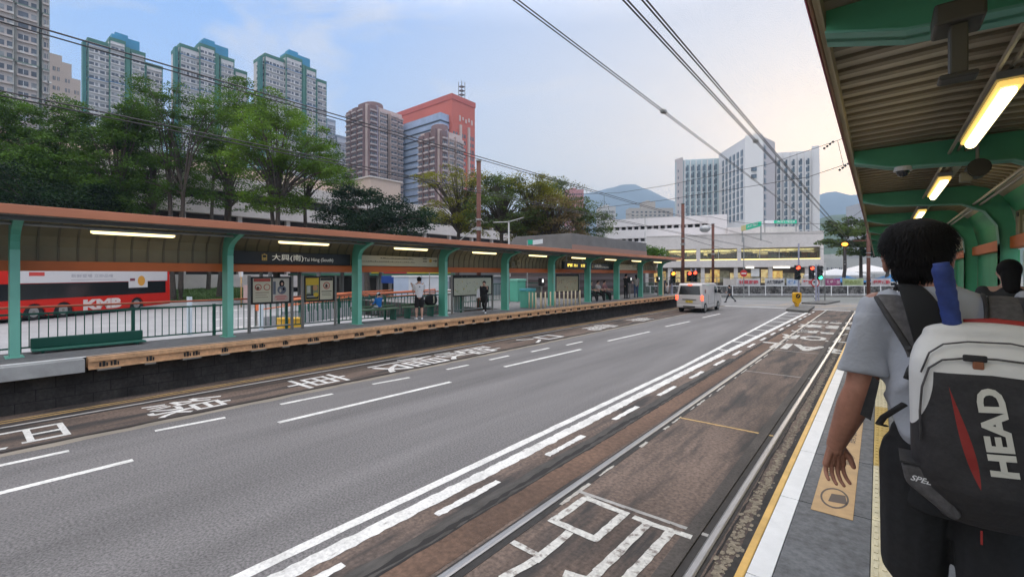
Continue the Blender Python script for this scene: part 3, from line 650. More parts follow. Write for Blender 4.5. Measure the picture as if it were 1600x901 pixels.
MB().prism([(1.30, 3.44), (1.44, 3.2), (1.485, 2.93), (1.475, 2.93), (1.43, 3.19), (1.29, 3.43)], -6, 38).build('wall_panel', green_wall, ct_)
MB().box(1.44, 1.52, 9.3, 38, .93, 2.74).build('wall_panel', green_wall, ct_)
MB().box(-.250, -.232, -6, 39, 3.605, 3.69).build('fascia', mat('fascia_brown', (.36, .20, .12), .5, n=(3, .2)), ct_, bevel=.008)
MB().box(-.256, -.2505, -6, 39, 3.603, 3.63).build('edge_trim', colm('pink', (.55, .12, .18)), ct_)
MB().prism([(-.2315, 3.61), (-.206, 3.615), (-.206, 3.64), (-.2315, 3.64)], -6, 39).box(-.2055, -.196, -6, 39, 3.56, 3.645).build('gutter', mat('gutter_cream', (.42, .36, .22), .5, n=(2, .2)), ct_)
MB().box(1.36, 1.47, -6, 38, 2.74, 2.90).build('back_beam', orange, ct_, bevel=.01)
YB = [-.55, 2.6, 5.75, 8.9, 12.05, 15.2, 18.35, 21.5, 24.65, 27.8, 31, 34.2]
bml = mat('beam_light_green', (.16, .42, .32), .5)
for y in YB:
    o_ = [(-.192, 3.50), (.09, 3.42), (.9, 3.37), (1.12, 3.25), (1.24, 3.05), (1.26, 2.8), (1.26, .9), (1.40, .9), (1.44, 2.95), (1.34, 3.4), (1.1, 3.62), (-.192, 3.63)]
    q = MB().prism(o_, y-.02, y+.02).build('beam_post', green_beam, ct_)
    f = MB()
    for a in range(6):
        (xa, za), (xb, zb) = o_[a], o_[a+1]; f.poly([(xa, y-.08, za), (xa, y+.08, za), (xb, y+.08, zb), (xb, y-.08, zb)]); f.poly([(xa, y+.08, za+.012), (xa, y-.08, za+.012), (xb, y-.08, zb+.012), (xb, y+.08, zb+.012)]); f.poly([(xa, y-.08, za), (xb, y-.08, zb), (xb, y-.08, zb+.012), (xa, y-.08, za+.012)])
    f.build('flange', bml, q)
MB().tube([(.50, -6, 3.50), (.50, 34, 3.50)], .014).tube([(.56, -6, 3.52), (.56, 34, 3.52)], .012).box(.60, .66, -6, 34, 3.50, 3.53).tube([(1.02, -6, 3.36), (1.02, 34, 3.36)], .018).tube([(1.08, -6, 3.35), (1.08, 34, 3.35)], .018).build('conduit', mat('conduit_cream', (.40, .37, .29), .45, .3), ct_)
LG2 = 'fluorescent lamps under the near canopy'; nl = None
for y, lb in ((.4, 'near canopy tube lamp above the camera outside the frame'), (3.6, 'large bright tube lamp closest to camera under near canopy'), (6.75, 'second tube lamp under near canopy beyond the round loudspeaker'), (9.95, 'small third tube lamp just above the head of the man'), (13.1, 'fourth tube lamp under near canopy behind the head'), (16.3, 'fifth tube lamp under near canopy far behind the head')):
    if nl is None:
        nl = thing('fluorescent_lamp', lb, 'lamp', (.555, y, 3.45), 0, LG2)
        MB().box(-.06, .06, -.04, 1.46, .0, .04).build('lamp_tray', galv, nl, local=True); MB().box(-.054, .054, -.02, 1.44, -.035, -.002).build('diffuser', tube_h, nl, local=True, bevel=.02); MB().sweep([(0, .02, -.045), (0, .05, -.045), (0, 1.37, -.045), (0, 1.40, -.045)], [.02, .034, .034, .02], 12).build('tube', tube_n, nl, local=True, smooth=True)
    else: dup(nl, (.555, y, 3.45), 0, lb)
t = thing('ceiling_bracket', 'dark steel hanging bracket with plate below the first green beam', 'bracket', (.23, 2.35, 3.3)); ds_ = mat('dark_bracket', (.07, .065, .05), .5, .3)
MB().box(.16, .30, 2.30, 2.46, 3.32, 3.40).build('mount_plate', ds_, t, bevel=.01)
MB().box(.205, .255, 2.33, 2.40, 3.14, 3.33).build('stem', ds_, t, bevel=.005); MB().box(.175, .285, 2.33, 2.42, 3.125, 3.145).build('foot_plate', ds_, t, bevel=.01)
t = thing('security_camera', 'white dome security camera hanging below second green beam', 'camera', (.175, 5.6, 3.38)); MB().rings([(.175, 5.6, 3.40, .06, .06), (.175, 5.6, 3.36, .07, .07)], 16).build('housing', white, t, smooth=False); MB().ell((.175, 5.6, 3.355), .05, .05, .05, 14, 8).build('dome', glass_dk, t, smooth=True)
t = thing('loudspeaker', 'round dark loudspeaker hanging beside the second lamp', 'speaker', (.66, 5.6, 3.3)); MB().tube([(.66, 5.45, 3.3), (.66, 5.62, 3.3)], .075, 16).build('horn', black, t); MB().box(.55, .63, 5.5, 5.6, 3.2, 3.28).build('bracket_box', cream, t, bevel=.01); MB().tube([(.66, 5.55, 3.37), (.66, 5.55, 3.5)], .012).build('hanger', galv, t)
for y, z1, lb in ((8.0, 3.12, 'tall cream box nearest on the near orange beam'), (8.35, 3.2, 'tallest cream box on the near orange beam'), (8.95, 3.06, 'wide low cream box on the near orange beam')):
    o = MB().box(1.36, 1.46, y, y+(.2 if z1 > 3.1 else .5), 2.902, z1).box(1.352, 1.36, y+.03, y+.1, z1-.08, z1-.03, 1).build('control_box', [cream, black], bevel=.006); tag(o, lb, 'control box')
t = thing('route_sign', 'cream sign board above the orange beam on near platform', 'sign', (1.3, 12.5, 2.9)); MB().box(1.28, 1.31, 12.4, 14.6, 2.91, 3.22).build('board', SW, t, bevel=.005)
m = MB()
for k in range(22): m.box(1.275, 1.279, 12.6+k*.08, 12.65+k*.08, 3.05, 3.05+.02*(k % 3+1))
m.build('lettering', LINE, t)
t = thing('advert_board', 'grey framed panel with a car picture behind the near platform', 'advert', (1.5, 6.6, .9)); MB().box(1.48, 1.53, 6.0, 8.6, 1.5, 2.6).build('panel', colm('panelgrey', (.35, .36, .38)), t); MB().box(1.44, 1.48, 5.95, 6.03, .9, 2.7).box(1.44, 1.48, 8.57, 8.65, .9, 2.7).box(1.44, 1.48, 6.03, 8.57, 2.55, 2.7).build('frame', white, t)
MB().prism([(7.2, 1.9), (8.4, 1.9), (8.4, 2.1), (8.1, 2.15), (7.95, 2.3), (7.55, 2.3), (7.4, 2.12), (7.2, 2.08)], 1.474, 1.48, 'x').build('picture', colm('carpic', (.05, .05, .06)), t)
# ---------------- poles and overhead wires ----------------
def pole(px, d, top, r, lb, name='catenary_pole', cat='pole', m_=rust, base=0, grp=None):
    p = P(px, d); t = thing(name, lb, cat, (p.x, p.y, base), 0, grp)
    MB().tube([(p.x, p.y, base), (p.x, p.y, top)], r, 10).build('shaft', m_, t, smooth=True)
    MB().tube([(p.x, p.y, top*.58), (p.x, p.y, top*.60)], r*1.35, 10).tube([(p.x, p.y, top*.64), (p.x, p.y, top*.65)], r*1.35, 10).tube([(p.x, p.y, top-.05), (p.x, p.y, top)], r*1.3, 10).build('collar', galv, t); return t, p
pg = 'rusty brown catenary poles'
t, pA = pole(748, 20.4, 7.5, .10, 'rusty pole standing behind the far canopy beside trees', base=.8, grp=pg)
MB().tube([(pA.x, pA.y, 4.6), (pA.x-1.4, pA.y-.7, 3.4)], .025).build('stay', galv, t)
t, pB = pole(1067, 38, 8.3, .14, 'rusty pole directly behind the far end of canopy', grp=pg)
t, pC = pole(1114, 46, 7.5, .14, 'rusty pole to the right of the canopy end with mirror lamp', grp=pg)
q = MB().ell((pC.x-.7, pC.y-.3, 7.0), .55, .4, .38, 10, 6).build('lamp_head', mat('lamp_head', (.42, .42, .42), .4, .4), t); MB().tube([(pC.x, pC.y, 7.1), (pC.x-.6, pC.y-.2, 7.1)], .04).build('arm', galv, t)
t, pD = pole(1357, 40, 6.6, .14, 'dark wooden looking pole with crossarm left of the man', grp=pg)
MB().box(pD.x-1.1, pD.x+1.1, pD.y-.05, pD.y+.05, 5.3, 5.42).build('crossarm', rust, t)
t, p = pole(1008, 44, 8.0, .05, 'thin grey lamp post behind the grey station roof', 'street_lamp', 'street lamp', galv); MB().tube([(p.x, p.y, 7.9), (p.x-1.4, p.y-.2, 8.3)], .035).ell((p.x-1.6, p.y-.2, 8.32), .35, .12, .07).build('lamp_arm', galv, t)
t, p = pole(795, 24, 5.2, .045, 'grey twin armed lamp post left of the grey roof', 'street_lamp', 'street lamp', galv); MB().tube([(p.x, p.y, 5.15), (p.x-.8, p.y-.3, 5.15)], .03).tube([(p.x, p.y, 5.15), (p.x+.75, p.y+.3, 5.35)], .03).build('lamp_arm', galv, t)
t, p = pole(671, 27, 4.6, .03, 'very thin grey pole behind the canopy left of rusty pole', 'sign_pole', 'pole', galv)
t, p = pole(1320, 55, 6.1, .06, 'lamp post with one lit amber lamp in front of trees', 'street_lamp', 'street lamp', black); MB().ell((p.x, p.y, 6.0), .32, .32, .22).build('lamp_head', amber_lamp, t, smooth=True)
def wire(name, lb, pts, r=.012, sag=0, grp='overhead wires', n=16):
    L = []
    for i in range(len(pts)-1):
        a, b = V(pts[i]), V(pts[i+1])
        for k in range(n+(i == len(pts)-2)): q = a.lerp(b, k/n); q.z -= sag*4*(k/n)*(1-k/n); L.append(q)
    o = MB().tube(L, r, 5).build(name, wire_m); return tag(o, lb, 'wire', grp)
ye = 62
def lw(X, z, y0=-6, y1=ye): return [(X, y0, z), (X, y1, z)]
wire('contact_wire', 'left upper pair, higher wire crossing in front of the towers', lw(-9.93, 6.14), .014)
wire('contact_wire', 'left upper pair, lower wire crossing in front of the towers', lw(-9.93, 6.06), .012)
wire('contact_wire', 'left lower pair, upper wire crossing the green trees', lw(-9.93, 5.06), .012)
wire('contact_wire', 'left lower pair, lower wire crossing the green trees', lw(-9.93, 4.99), .012)
wire('contact_wire', 'left wire of the long diagonal pair in mid sky', lw(-3.345, 5.62), .008)
wire('contact_wire', 'right wire of the long diagonal pair in mid sky', lw(-3.30, 5.62), .008)
wire('contact_wire', 'left wire of the steep pair nearest to the near canopy', lw(-2.02, 5.18), .009)
wire('contact_wire', 'left inner wire of the steep pair nearest near canopy', lw(-1.985, 5.18), .009)
wire('contact_wire', 'right inner wire of the steep pair nearest near canopy', lw(-1.87, 5.18), .009)
wire('contact_wire', 'right wire of the steep pair nearest to the near canopy', lw(-1.835, 5.18), .009)
for (X, z, y, lb) in ((-2.0, 5.18, 10.6, 'small clamp on the steep left wire pair'), (-1.85, 5.18, 17.5, 'small clamp on the steep right wire pair'), (-3.32, 5.62, 8.9, 'small dark clamp on the diagonal wire pair')):
    o = MB().box(X-.05, X+.05, y-.07, y+.07, z-.03, z+.03).build('wire_clamp', galv, bevel=.01); tag(o, lb, 'clamp', 'clamps on the wires')
S1 = [P(880, 39, 9.2), P(966, 37, 9.0), P(1040, 35, 9.2), P(1200, 30.5, 9.75), P(1309, 27.6, 10.5), P(1345, 27, 10.9)]
S2 = [P(935, 38, 7.9), P(1040, 35, 8.1), P(1262, 28.9, 8.55), P(1340, 27.2, 9.2)]
wire('span_wire', 'upper span wire crossing sky in front of the hotel', S1, .016, grp='span wires', n=4); wire('span_wire', 'lower span wire crossing in front of the hotel', S2, .018, grp='span wires', n=4)
wire('span_wire', 'low span wire above the mall roof to the right', [pB+V((0, 0, 7.6)), P(1114, 40, 7.4), P(1180, 38, 6.6), P(1357, 40, 7.0)], .016, .1, 'span wires', 5)
wire('span_wire', 'span wire from the dark pole up to the near canopy', [P(1190, 42, 6.2), P(1290, 39, 5.9), P(1350, 34, 7.3)], .014, .1, 'span wires', 5)
wire('span_wire', 'thin wire in front of the mall windows', [P(1067, 38, 5.5), P(1180, 50, 4.6), P(1310, 52, 5.6)], .02, .2, 'span wires', 5)
for a, b, lb in ((P(1309, 27.6, 10.45), P(1319, 27.5, 8.8), 'left thin dropper wire between the span wires by canopy'), (P(944, 37.6, 8.95), P(944, 37.6, 7.95), 'short dropper wire between span wires left of the hotel'), (P(1325, 38, 7.0), P(1325, 38, 5.9), 'short dark dropper wire above the right trees')): wire('dropper_wire', lb, [a, b], .014, grp='dropper wires', n=1)
k = 0
for Sx, u_, lb in ((S1, 1288, 'upper'), (S2, 1312, 'lower')):
    p = P(u_, 28.3, 0); t = thing('insulator', 'black beaded insulator on the %s span wire' % lb, 'insulator', (p.x, p.y, 10.2 if lb == 'upper' else 8.95)); m = MB()
    for j in range(4):
        q = P(u_+j*4.5, 28.3-.15*j, (10.22 if lb == 'upper' else 8.88)+j*.09); m.ell(q, .07, .07, .07, 8, 6)
    m.build('beads', black, t)
# ---------------- the junction: islands, signals, fences, banners ----------------
kerb = mat('kerb', (.12, .115, .105), .85, n=(3, .3))
def island(name, lb, pts, h):
    m = MB().prism([(p.x, p.y) for p in pts], 0, h, 'z'); o = m.build(name, kerb, bevel=.03); return tag(o, lb, 'traffic island', 'traffic islands')
island('traffic_island', 'near small kerbed island carrying the yellow bollard', [G(1228, 485.5), G(1262, 488.5), G(1273, 480.5), G(1243, 477)], .14)
island('traffic_island', 'farther long kerbed island carrying the signals', [G(1252, 474.5), G(1290, 476), G(1313, 471.5), G(1280, 470.5)], .13)
p = G(1245, 482); yb_ = colm('bollardyellow', (.80, .42, .02))
t = thing('keep_bollard', 'yellow illuminated traffic bollard on the near island', 'bollard', (p.x, p.y, .14)); M = M4((p.x, p.y, .14), TH)
MB().add(MB().prism([(-.06, 0), (.06, 0), (.10, .18), (.25, .36), (.27, .9), (.22, .98), (-.22, .98), (-.27, .9), (-.25, .36), (-.10, .18)], -.13, .13), M).build('shell', yb_, t, bevel=.03)
MB().add(MB().tube([(0, -.131, .74), (0, -.15, .74)], .15, 18), M).build('disc', black, t); MB().add(MB().prism([(-.1, .68), (.0, .70), (.09, .82), (.02, .80), (-.02, .76)], -.157, -.151), M).build('arrow', yb_, t)
def signal(px, d, ytop, ybot, lit, pole_px, lb, name='traffic_signal', h=None, backboard=True, n3=3):
    p = P(px, d); zt, zb = ZD(ytop, d), ZD(ybot, d); t = thing(name, lb, 'traffic light', (p.x, p.y, 0), 0, 'traffic signals'); M = M4((p.x, p.y, 0), TH*.85)
    wd = .19; q = MB().add(MB().box(-wd, wd, -.1, .12, zb, zt), M).build('signal_head', black, t, bevel=.03)
    hh = (zt-zb)/n3
    for k in range(n3):
        zc = zt-hh*(k+.5); on = lit == k; r = min(.13, hh*.42)
        c = MB().add(MB().tube([(0, -.102, zc), (0, -.13, zc)], r*(1.15 if on else 1), 14), M)
        c.build('lens', (red_lamp if k == 0 and lit != 3 else green_lamp) if on else glass_dk, q)
        MB().add(MB().prism([(r*1.15*cos(a), zc+r*1.15*sin(a)) for a in [pi*j/8 for j in range(9)]]+[(r*1.0*cos(a), zc+r*1.0*sin(a)) for a in [pi*j/8 for j in range(8, -1, -1)]], -.3, -.1), M).build('visor', black, q)
    pp = P(pole_px, d+.2); MB().tube([(pp.x, pp.y, 0), (pp.x, pp.y, zt+(h or .2))], .06, 8).build('pole', mat('pole_lilac', (.33, .33, .42), .5), t)
    return t
signal(1246, 35.5, 414, 437, 0, 1248, 'signal showing red above the yellow bollard', h=1.7); signal(1268, 38.5, 415, 436, 0, 1275, 'signal showing red right of the yellow bollard', h=.1); signal(1281, 39, 415, 437, 2, 1279, 'dark signal showing small green right of the red ones', h=.1)
signal(1077, 37, 424, 440, 0, 1080, 'left lit red signal just above the white van'); signal(1085.5, 37, 423, 440, 0, 1087, 'right lit red signal just above the white van')
t = signal(1051.5, 36.5, 424, 442, 0, 1050, 'amber glowing signal at the far canopy end')
for ob in bpy.data.objects:
    if ob.parent and ob.parent.parent == t and ob.name.startswith('lens') and ob.data.materials[0] == red_lamp: ob.data.materials[0] = amber_lamp
d = 39; p = P(1273.5, d); t = thing('no_left_turn_sign', 'round red ringed no left turn sign on striped pole', 'sign', (p.x, p.y, 0)); M = M4((p.x, p.y, ZD(441.5, d)), TH)
MB().add(MB().tube([(0, 0, 0), (0, -.03, 0)], .37, 28), M).build('disc', colm('signred', (.55, .03, .03)), t); MB().add(MB().tube([(0, -.03, 0), (0, -.04, 0)], .28, 28), M).build('face', white, t)
MB().add(MB().prism([(.1, -.18), (.1, .02), (.02, .1), (-.08, .1), (-.08, .17), (-.2, .05), (-.08, -.06), (-.08, .01), (.0, .01), (.02, -.03), (.02, -.18)], -.05, -.041), M).build('arrow', black, t)
m = MB()
for k in range(8): m.tube([(p.x, p.y+.05, k*.2), (p.x, p.y+.05, k*.2+.2)], .05, 8, k % 2)
m.build('pole', [white, grey_post], t)
t, p = pole(1289, 39.5, 3.5, .035, 'thin plain grey pole right of the no left turn sign', 'sign_pole', 'pole', galv)
d = 47; p = P(1162, d); t = thing('no_entry_sign', 'round red no entry sign in front of the mall', 'sign', (p.x, p.y, 0)); M = M4((p.x, p.y, ZD(427, d)), TH)
MB().add(MB().tube([(0, 0, 0), (0, -.03, 0)], .36, 24), M).build('disc', colm('signred', (.55, .03, .03)), t); MB().add(MB().box(-.25, .25, -.04, -.03, -.06, .06), M).build('bar', white, t); MB().tube([(p.x, p.y+.05, 0), (p.x, p.y+.05, 6.2)], .05, 8).build('pole', galv, t)
# far kerb, railing, stone planter wall and banners
FA = G(1095, 463.5); FB = G(1470, 463.5)   # fence line, ground ~48 m
def lerpx(a, b, px):
    lo, hi = 0., 1.
    def f(t): q = a.lerp(b, t); return 800+FP*((q.x*CT+q.y*ST)/(-q.x*ST+q.y*CT))
    for _ in range(40):
        mid = (lo+hi)/2
        if f(mid) < px: lo = mid
        else: hi = mid
    return a.lerp(b, lo)
fd = (FB-FA).normalized(); fn = V((-fd.y, fd.x, 0))
if fn.dot(V((0, 1, 0))) < 0: fn = -fn
def along(mb, a, b, off0, off1, z0, z1, mi=0):
    A0 = a+fn*off0; A1 = a+fn*off1; B0 = b+fn*off0; B1 = b+fn*off1
    mb.prism([(A0.x, A0.y), (B0.x, B0.y), (B1.x, B1.y), (A1.x, A1.y)], z0, z1, 'z', mi); return mb
EA = FA-fd*14; EB = FB+fd*18
st(along(MB(), EA, EB, -.1, 26, -.3, .12).build('pavement', PAVE)); st(along(MB(), EA, EB, -.25, -.1, -.2, .12).build('kerb_strip', kerb))
sw_ = along(MB(), EA, EB, 1.0, 1.35, .12, 1.15); o = sw_.build('planter_wall', mat('rubble', (.13, .125, .12), .9, n=(1.6, .8), n2=(5, .8), bump=(4, 1, .3))); tag(o, 'low rough stone planter wall behind the far fence', 'wall')
t = thing('roadside_fence', 'long pale metal fence along the far kerb', 'fence', FA); m = MB(); L = (EB-EA).length; k = 0.
along(m, EA, EB, .28, .33, 1.12, 1.18); along(m, EA, EB, .28, .33, .22, .27); m.build('rail', white, t)
pp = MB().box(-.04, .04, -.03, .03, .12, 1.2).mesh('post', white)
while k < L:
    q = EA+fd*k+fn*.3; o = bpy.data.objects.new('post', pp); COL.objects.link(o); o.parent = t; o.matrix_parent_inverse = W[t].inverted(); o.location = (q.x, q.y, 0); k += 1.75
BL = [(1130, 1150, (.55, .50, .46), (.25, .22, .2), 'cream curved banner at the left end of fence', ''), (1151, 1188, (.60, .58, .58), (.55, .08, .10), 'white banner with red printing on the fence', '社區服務'), (1195, 1226, (.58, .57, .56), (.06, .06, .07), 'white banner with bold black characters', '大興花園商場'), (1229, 1250, (.50, .55, .62), (.12, .25, .5), 'pale blue banner behind the signals', '健康'), (1252, 1272, (.55, .5, .5), (.55, .05, .05), 'white banner with red print behind the turn sign', '平安'), (1289, 1313, (.32, .05, .16), (.60, .45, .5), 'magenta banner right of the signals', '歡迎參加'), (1317, 1349, (.40, .47, .25), (.25, .3, .1), 'pale green banner with green script', '綠色生活'), (1361, 1392, (.55, .5, .5), (.50, .06, .08), 'white banner with red print beside the man', '優惠活動')]
for x0, x1, c, c2, lb, tx in BL:
    a = lerpx(FA+fn*1.9, FB+fn*1.9, x0); b = lerpx(FA+fn*1.9, FB+fn*1.9, x1); t = thing('banner', lb, 'banner', ((a.x+b.x)/2, (a.y+b.y)/2, 1.2), 0, 'banners tied to the far fence')
    z0, z1 = 1.16, 1.92; n_ = 8; m = MB()
    for k in range(n_):
        u0, u1 = k/n_, (k+1)/n_; A = a.lerp(b, u0)+fn*(.05*sin(u0*9)); B = a.lerp(b, u1)+fn*(.05*sin(u1*9)); s0 = .05*sin(u0*pi); s1 = .05*sin(u1*pi)
        m.poly([(A.x, A.y, z0-s0*.5), (B.x, B.y, z0-s1*.5), (B.x, B.y, z1-s1), (A.x, A.y, z1-s0)]); m.poly([(A.x, A.y+.01, z1-s0), (B.x, B.y+.01, z1-s1), (B.x, B.y+.01, z0-s1*.5), (A.x, A.y+.01, z0-s0*.5)])
    m.build('cloth', mat('banner'+str(x0), c, .7, n=(2, .1)), t)
    if tx: MB().add(text_mb(tx, (b-a).length*.84, .42, .0, .04), frame(a.lerp(b, .5)-fn*.08+V((0, 0, 1.52)), b-a, (0, 0, 1))).build('lettering', mat('bannertext'+str(x0), c2, .7), t)
t = thing('banner_railing', 'grey railing behind the stone planter holding the banners', 'railing', FA+fn*2); m = MB(); along(m, EA, EB, 1.94, 1.99, 1.95, 2.0); k = .5
m.build('rail', galv, t); pp = MB().box(-.03, .03, -.03, .03, .12, 2.0).mesh('post', galv)
while k < L: q = EA+fd*k+fn*1.97; o = bpy.data.objects.new('post', pp); COL.objects.link(o); o.parent = t; o.matrix_parent_inverse = W[t].inverted(); o.location = (q.x, q.y, 0); k += 2.3
# ---------------- vehicles ----------------
def wheel(t, x, y, r, w_, name='wheel'):
    s = 1 if y > 0 else -1
    q = MB().tube([(x, y-w_/2, r), (x, y+w_/2, r)], r, 22).build(name, tyre, t, local=True, bevel=.02)
    MB().tube([(x, y+s*w_/2, r), (x, y+s*(w_/2+.012), r)], r*.62, 16).build('rim', galv, q, local=True)
    MB().tube([(x, y+s*(w_/2+.012), r), (x, y+s*(w_/2+.02), r)], r*.2, 10).build('hub', grey_post, q, local=True)
pv = P(1095, 27.9); vw = 1.58
t = thing('delivery_van', 'pale grey van with lit brake lights driving away beside far platform', 'van', (-9.17, 28.9, 0), pi/2); vm = mat('van_paint', (.50, .47, .45), .3, n=(1.5, .05), coat=.5)
b = MB().prism([(.02, .30), (0, .62), (.03, 1.05), (.17, 1.72), (.30, 1.81), (3.05, 1.82), (3.35, 1.74), (3.95, 1.12), (4.35, .92), (4.42, .35), (3.9, .24), (3.82, .42), (3.7, .58), (3.35, .6), (3.2, .42), (3.12, .24), (1.02, .24), (.95, .42), (.82, .58), (.5, .6), (.36, .42), (.3, .26)], -vw/2, vw/2)
for i, v in enumerate(b.v):
    if v[2] > 1.0: k = (v[2]-1.0)*.14; b.v[i] = (v[0], v[1]*(1-k), v[2])
b.build('body', vm, t, bevel=.05, local=True)
rw = MB().prism([(-.66, 1.12), (.66, 1.12), (.58, 1.66), (-.58, 1.66)], -.0, .01, 'x'); 
for i, v in enumerate(rw.v): rw.v[i] = (v[0]+.03+(v[2]-1.05)*.209-.008, v[1], v[2])
rw.build('rear_window', glass_dk, t, local=True)
for s in (-1, 1):
    y = s*(vw/2)
    m = MB().prism([(2.75, 1.16), (3.45, 1.16), (3.3, 1.55), (2.8, 1.6)], -.006, .006, 'y')
    m.v = [(v[0], y*(1-(v[2]-1.0)*.14)+s*.004+v[1], v[2]) for v in m.v]; m.build('side_window', glass_dk, t, local=True)
    MB().box(-.02, .06, y*.98-.07, y*.98+.06, .78, 1.08).build('tail_light', red_lamp, t, local=True, bevel=.015)
    MB().box(3.3, 3.42, y+s*.02, y+s*.2, 1.15, 1.38).build('mirror', black, t, local=True, bevel=.02)
    for x in (.66, 3.52): wheel(t, x, s*(vw/2-.1), .30, .19)
    MB().box(1.3, 2.62, y-.003, y+.003, .5, .512).box(1.3, 1.312, y-.003, y+.003, .5, 1.1).box(2.62, 2.632, y-.003, y+.003, .35, 1.5).build('door_line', black, t, local=True)
MB().box(-.03, .1, -.76, .76, .30, .50).build('bumper', vm, t, local=True, bevel=.04); MB().box(-.04, -.028, -.36, .36, .34, .42).build('bumper_slot', black, t, local=True)
MB().box(-.02, .0, -.42, .42, .80, .84).build('trim', black, t, local=True); MB().box(-.015, .0, -.22, .22, .62, .76).build('number_plate', colm('plateyellow', (.6, .42, .05)), t, local=True)
MB().add(text_mb('KJ 421', .36, .085, 0, .01), frame((-.018, 0, .69), (0, -1, 0), (0, 0, 1))).build('plate_text', black, t, local=True)
MB().box(.13, .2, -.12, .12, 1.70, 1.76).build('brake_light', red_lamp, t, local=True); MB().tube([(.75, -vw/2*.955, 1.32), (.75, -vw/2*.955-.006, 1.32)], .13, 18).build('logo_disc', colm('logobrown', (.22, .10, .09)), t, local=True)
MB().box(.3, 3.9, -.7, .7, .2, .26).build('chassis', black, t, local=True)
rp, fp_ = V((-34.1, 2.9, 0)), V((-38.5, 8.0, 0)); hd = (fp_-rp).normalized(); ang = math.atan2(hd.y, hd.x)
busred = mat('bus_red', (.60, .018, .010), .5, spec=.25, n=(1, .06)); adw = colm('adwhite', (.66, .63, .62))
def bus(o, lb, full):
    o = o-V((sin(ang), -cos(ang), 0))*1.25-hd*.1; t = thing('double_decker_bus', lb, 'bus', o, ang, 'red double-decker buses'); L = 12.0; X0 = -2.2; w2 = 1.2; R0 = .5
    prof = [(X0, .2), (X0-.02, 3.3), (X0+.25, 3.45), (X0+L-.5, 3.45), (X0+L-.08, 3.2), (X0+L, .25), (X0+L-1.6, .2)]
    def arch(xc): return [(xc+.60*cos(a), .2+.66*max(0, sin(a))) for a in [pi*k/8 for k in range(9)]]
    ax = [6.73, 1.6, 0]; pr = prof[:-1]
    for xc in ax: pr += arch(xc)
    b = MB().prism(pr, -w2, w2); b.build('body', busred, t, bevel=.04, local=True)
    y = -w2
    MB().box(X0+.45, X0+L-.5, y-.012, y+.01, 1.08, 1.90).build('lower_window', glass_dk, t, local=True)
    MB().box(X0+.3, X0+L-.6, y-.012, y+.01, 2.62, 3.2).build('upper_window', glass_dk, t, local=True)
    MB().box(X0+L-.01, X0+L+.02, -1.0, 1.0, .8, 1.95).box(X0+L-.1, X0+L-.03, -1.0, 1.0, 2.4, 3.1).build('windscreen', glass_dk, t, local=True)
    for x in ax:
        for s in (-1, 1): wheel(t, x, s*(w2-.2), .42, .3)
        MB().box(x-.58, x+.58, -w2+.06, w2-.06, .21, .8).build('wheel_well', black, t, local=True)
    MB().box(X0+.6, X0+L-2.8, -1.1, 1.1, .13, .2).build('underside', black, t, local=True)
    if full:
        q = MB().box(X0+1.2, X0+L-.35, y-.018, y-.012, 1.93, 2.60).box(6.0, 7.6, y-.022, y-.012, 1.5, 2.5).build('advert_panel', adw, t, local=True)
        MB().ell((7.05, y-.024, 1.95), .32, .004, .34).build('advert_orange', colm('adorange', (.7, .32, .04)), q, local=True); MB().box(6.1, 6.5, y-.03, y-.022, 1.95, 2.12).build('advert_maroon', colm('admaroon', (.16, .02, .04)), q, local=True)
        m = MB().box(2.0, 5.0, y-.022, y-.018, 2.05, 2.08).box(X0+1.9, X0+2.7, y-.022, y-.018, 2.3, 2.5, 1).add(text_mb('新鮮登場 立即品嚐', 2.8, .2, 0, .01), frame((3.4, y-.024, 2.3), (1, 0, 0), (0, 0, 1)))
        m.build('advert_text', [colm('adgrey', (.42, .40, .42)), colm('adred', (.6, .06, .05))], q, local=True)
        MB().add(text_mb('KMB', 2.7, .62, 0, .06), frame((4.1, y-.016, .60), (1, 0, 0), (0, 0, 1))).build('operator_lettering', colm('kmbwhite', (.72, .60, .55)), t, local=True)
    return t
bus(rp, 'red double-decker bus with white advert panel and big white letters', True)
bus(rp-hd*14.4, 'second red double-decker bus cut off by the left frame edge', False)
def boxcar(lb, px0, px1, d, zt, col, glass=(.05, .07, .09), name='parked_truck', cat='truck', grp=None):
    a, b = P(px0, d), P(px1, d+2); L = (b-a).length; ang2 = math.atan2((b-a).y, (b-a).x); t = thing(name, lb, cat, a, ang2, grp)
    MB().prism([(0, .4), (0, zt), (L*.72, zt), (L*.74, zt*.8), (L*.95, zt*.75), (L, zt*.45), (L, .4)], 0, 2).build('body', mat('veh'+lb[:12], col, .35), t, local=True, bevel=.06)
    for k in range(3): MB().box(L*(.06+.2*k), L*(.22+.2*k), -.015, .005, zt*.6, zt*.82).build('window', glass_dk, t, local=True)
    MB().prism([(L*.77, zt*.5), (L*.95, zt*.5), (L*.92, zt*.72), (L*.77, zt*.74)], -.015, .005).build('cab_window', glass_dk, t, local=True)
    for x in (L*.18, L*.82): wheel(t, x, .1, .42, .25); wheel(t, x, 1.9, .42, .25)
boxcar('grey van with high roof parked left of the big tree trunk', 236, 272, 58, 3.1, (.34, .34, .36)); boxcar('white panel truck parked between trunk and second post', 284, 322, 60, 3.0, (.5, .5, .52)); boxcar('white van parked behind the lawn near bus stop', 330, 352, 64, 2.6, (.55, .55, .56))
cg = 'cars behind the right banners'; random.seed(12)
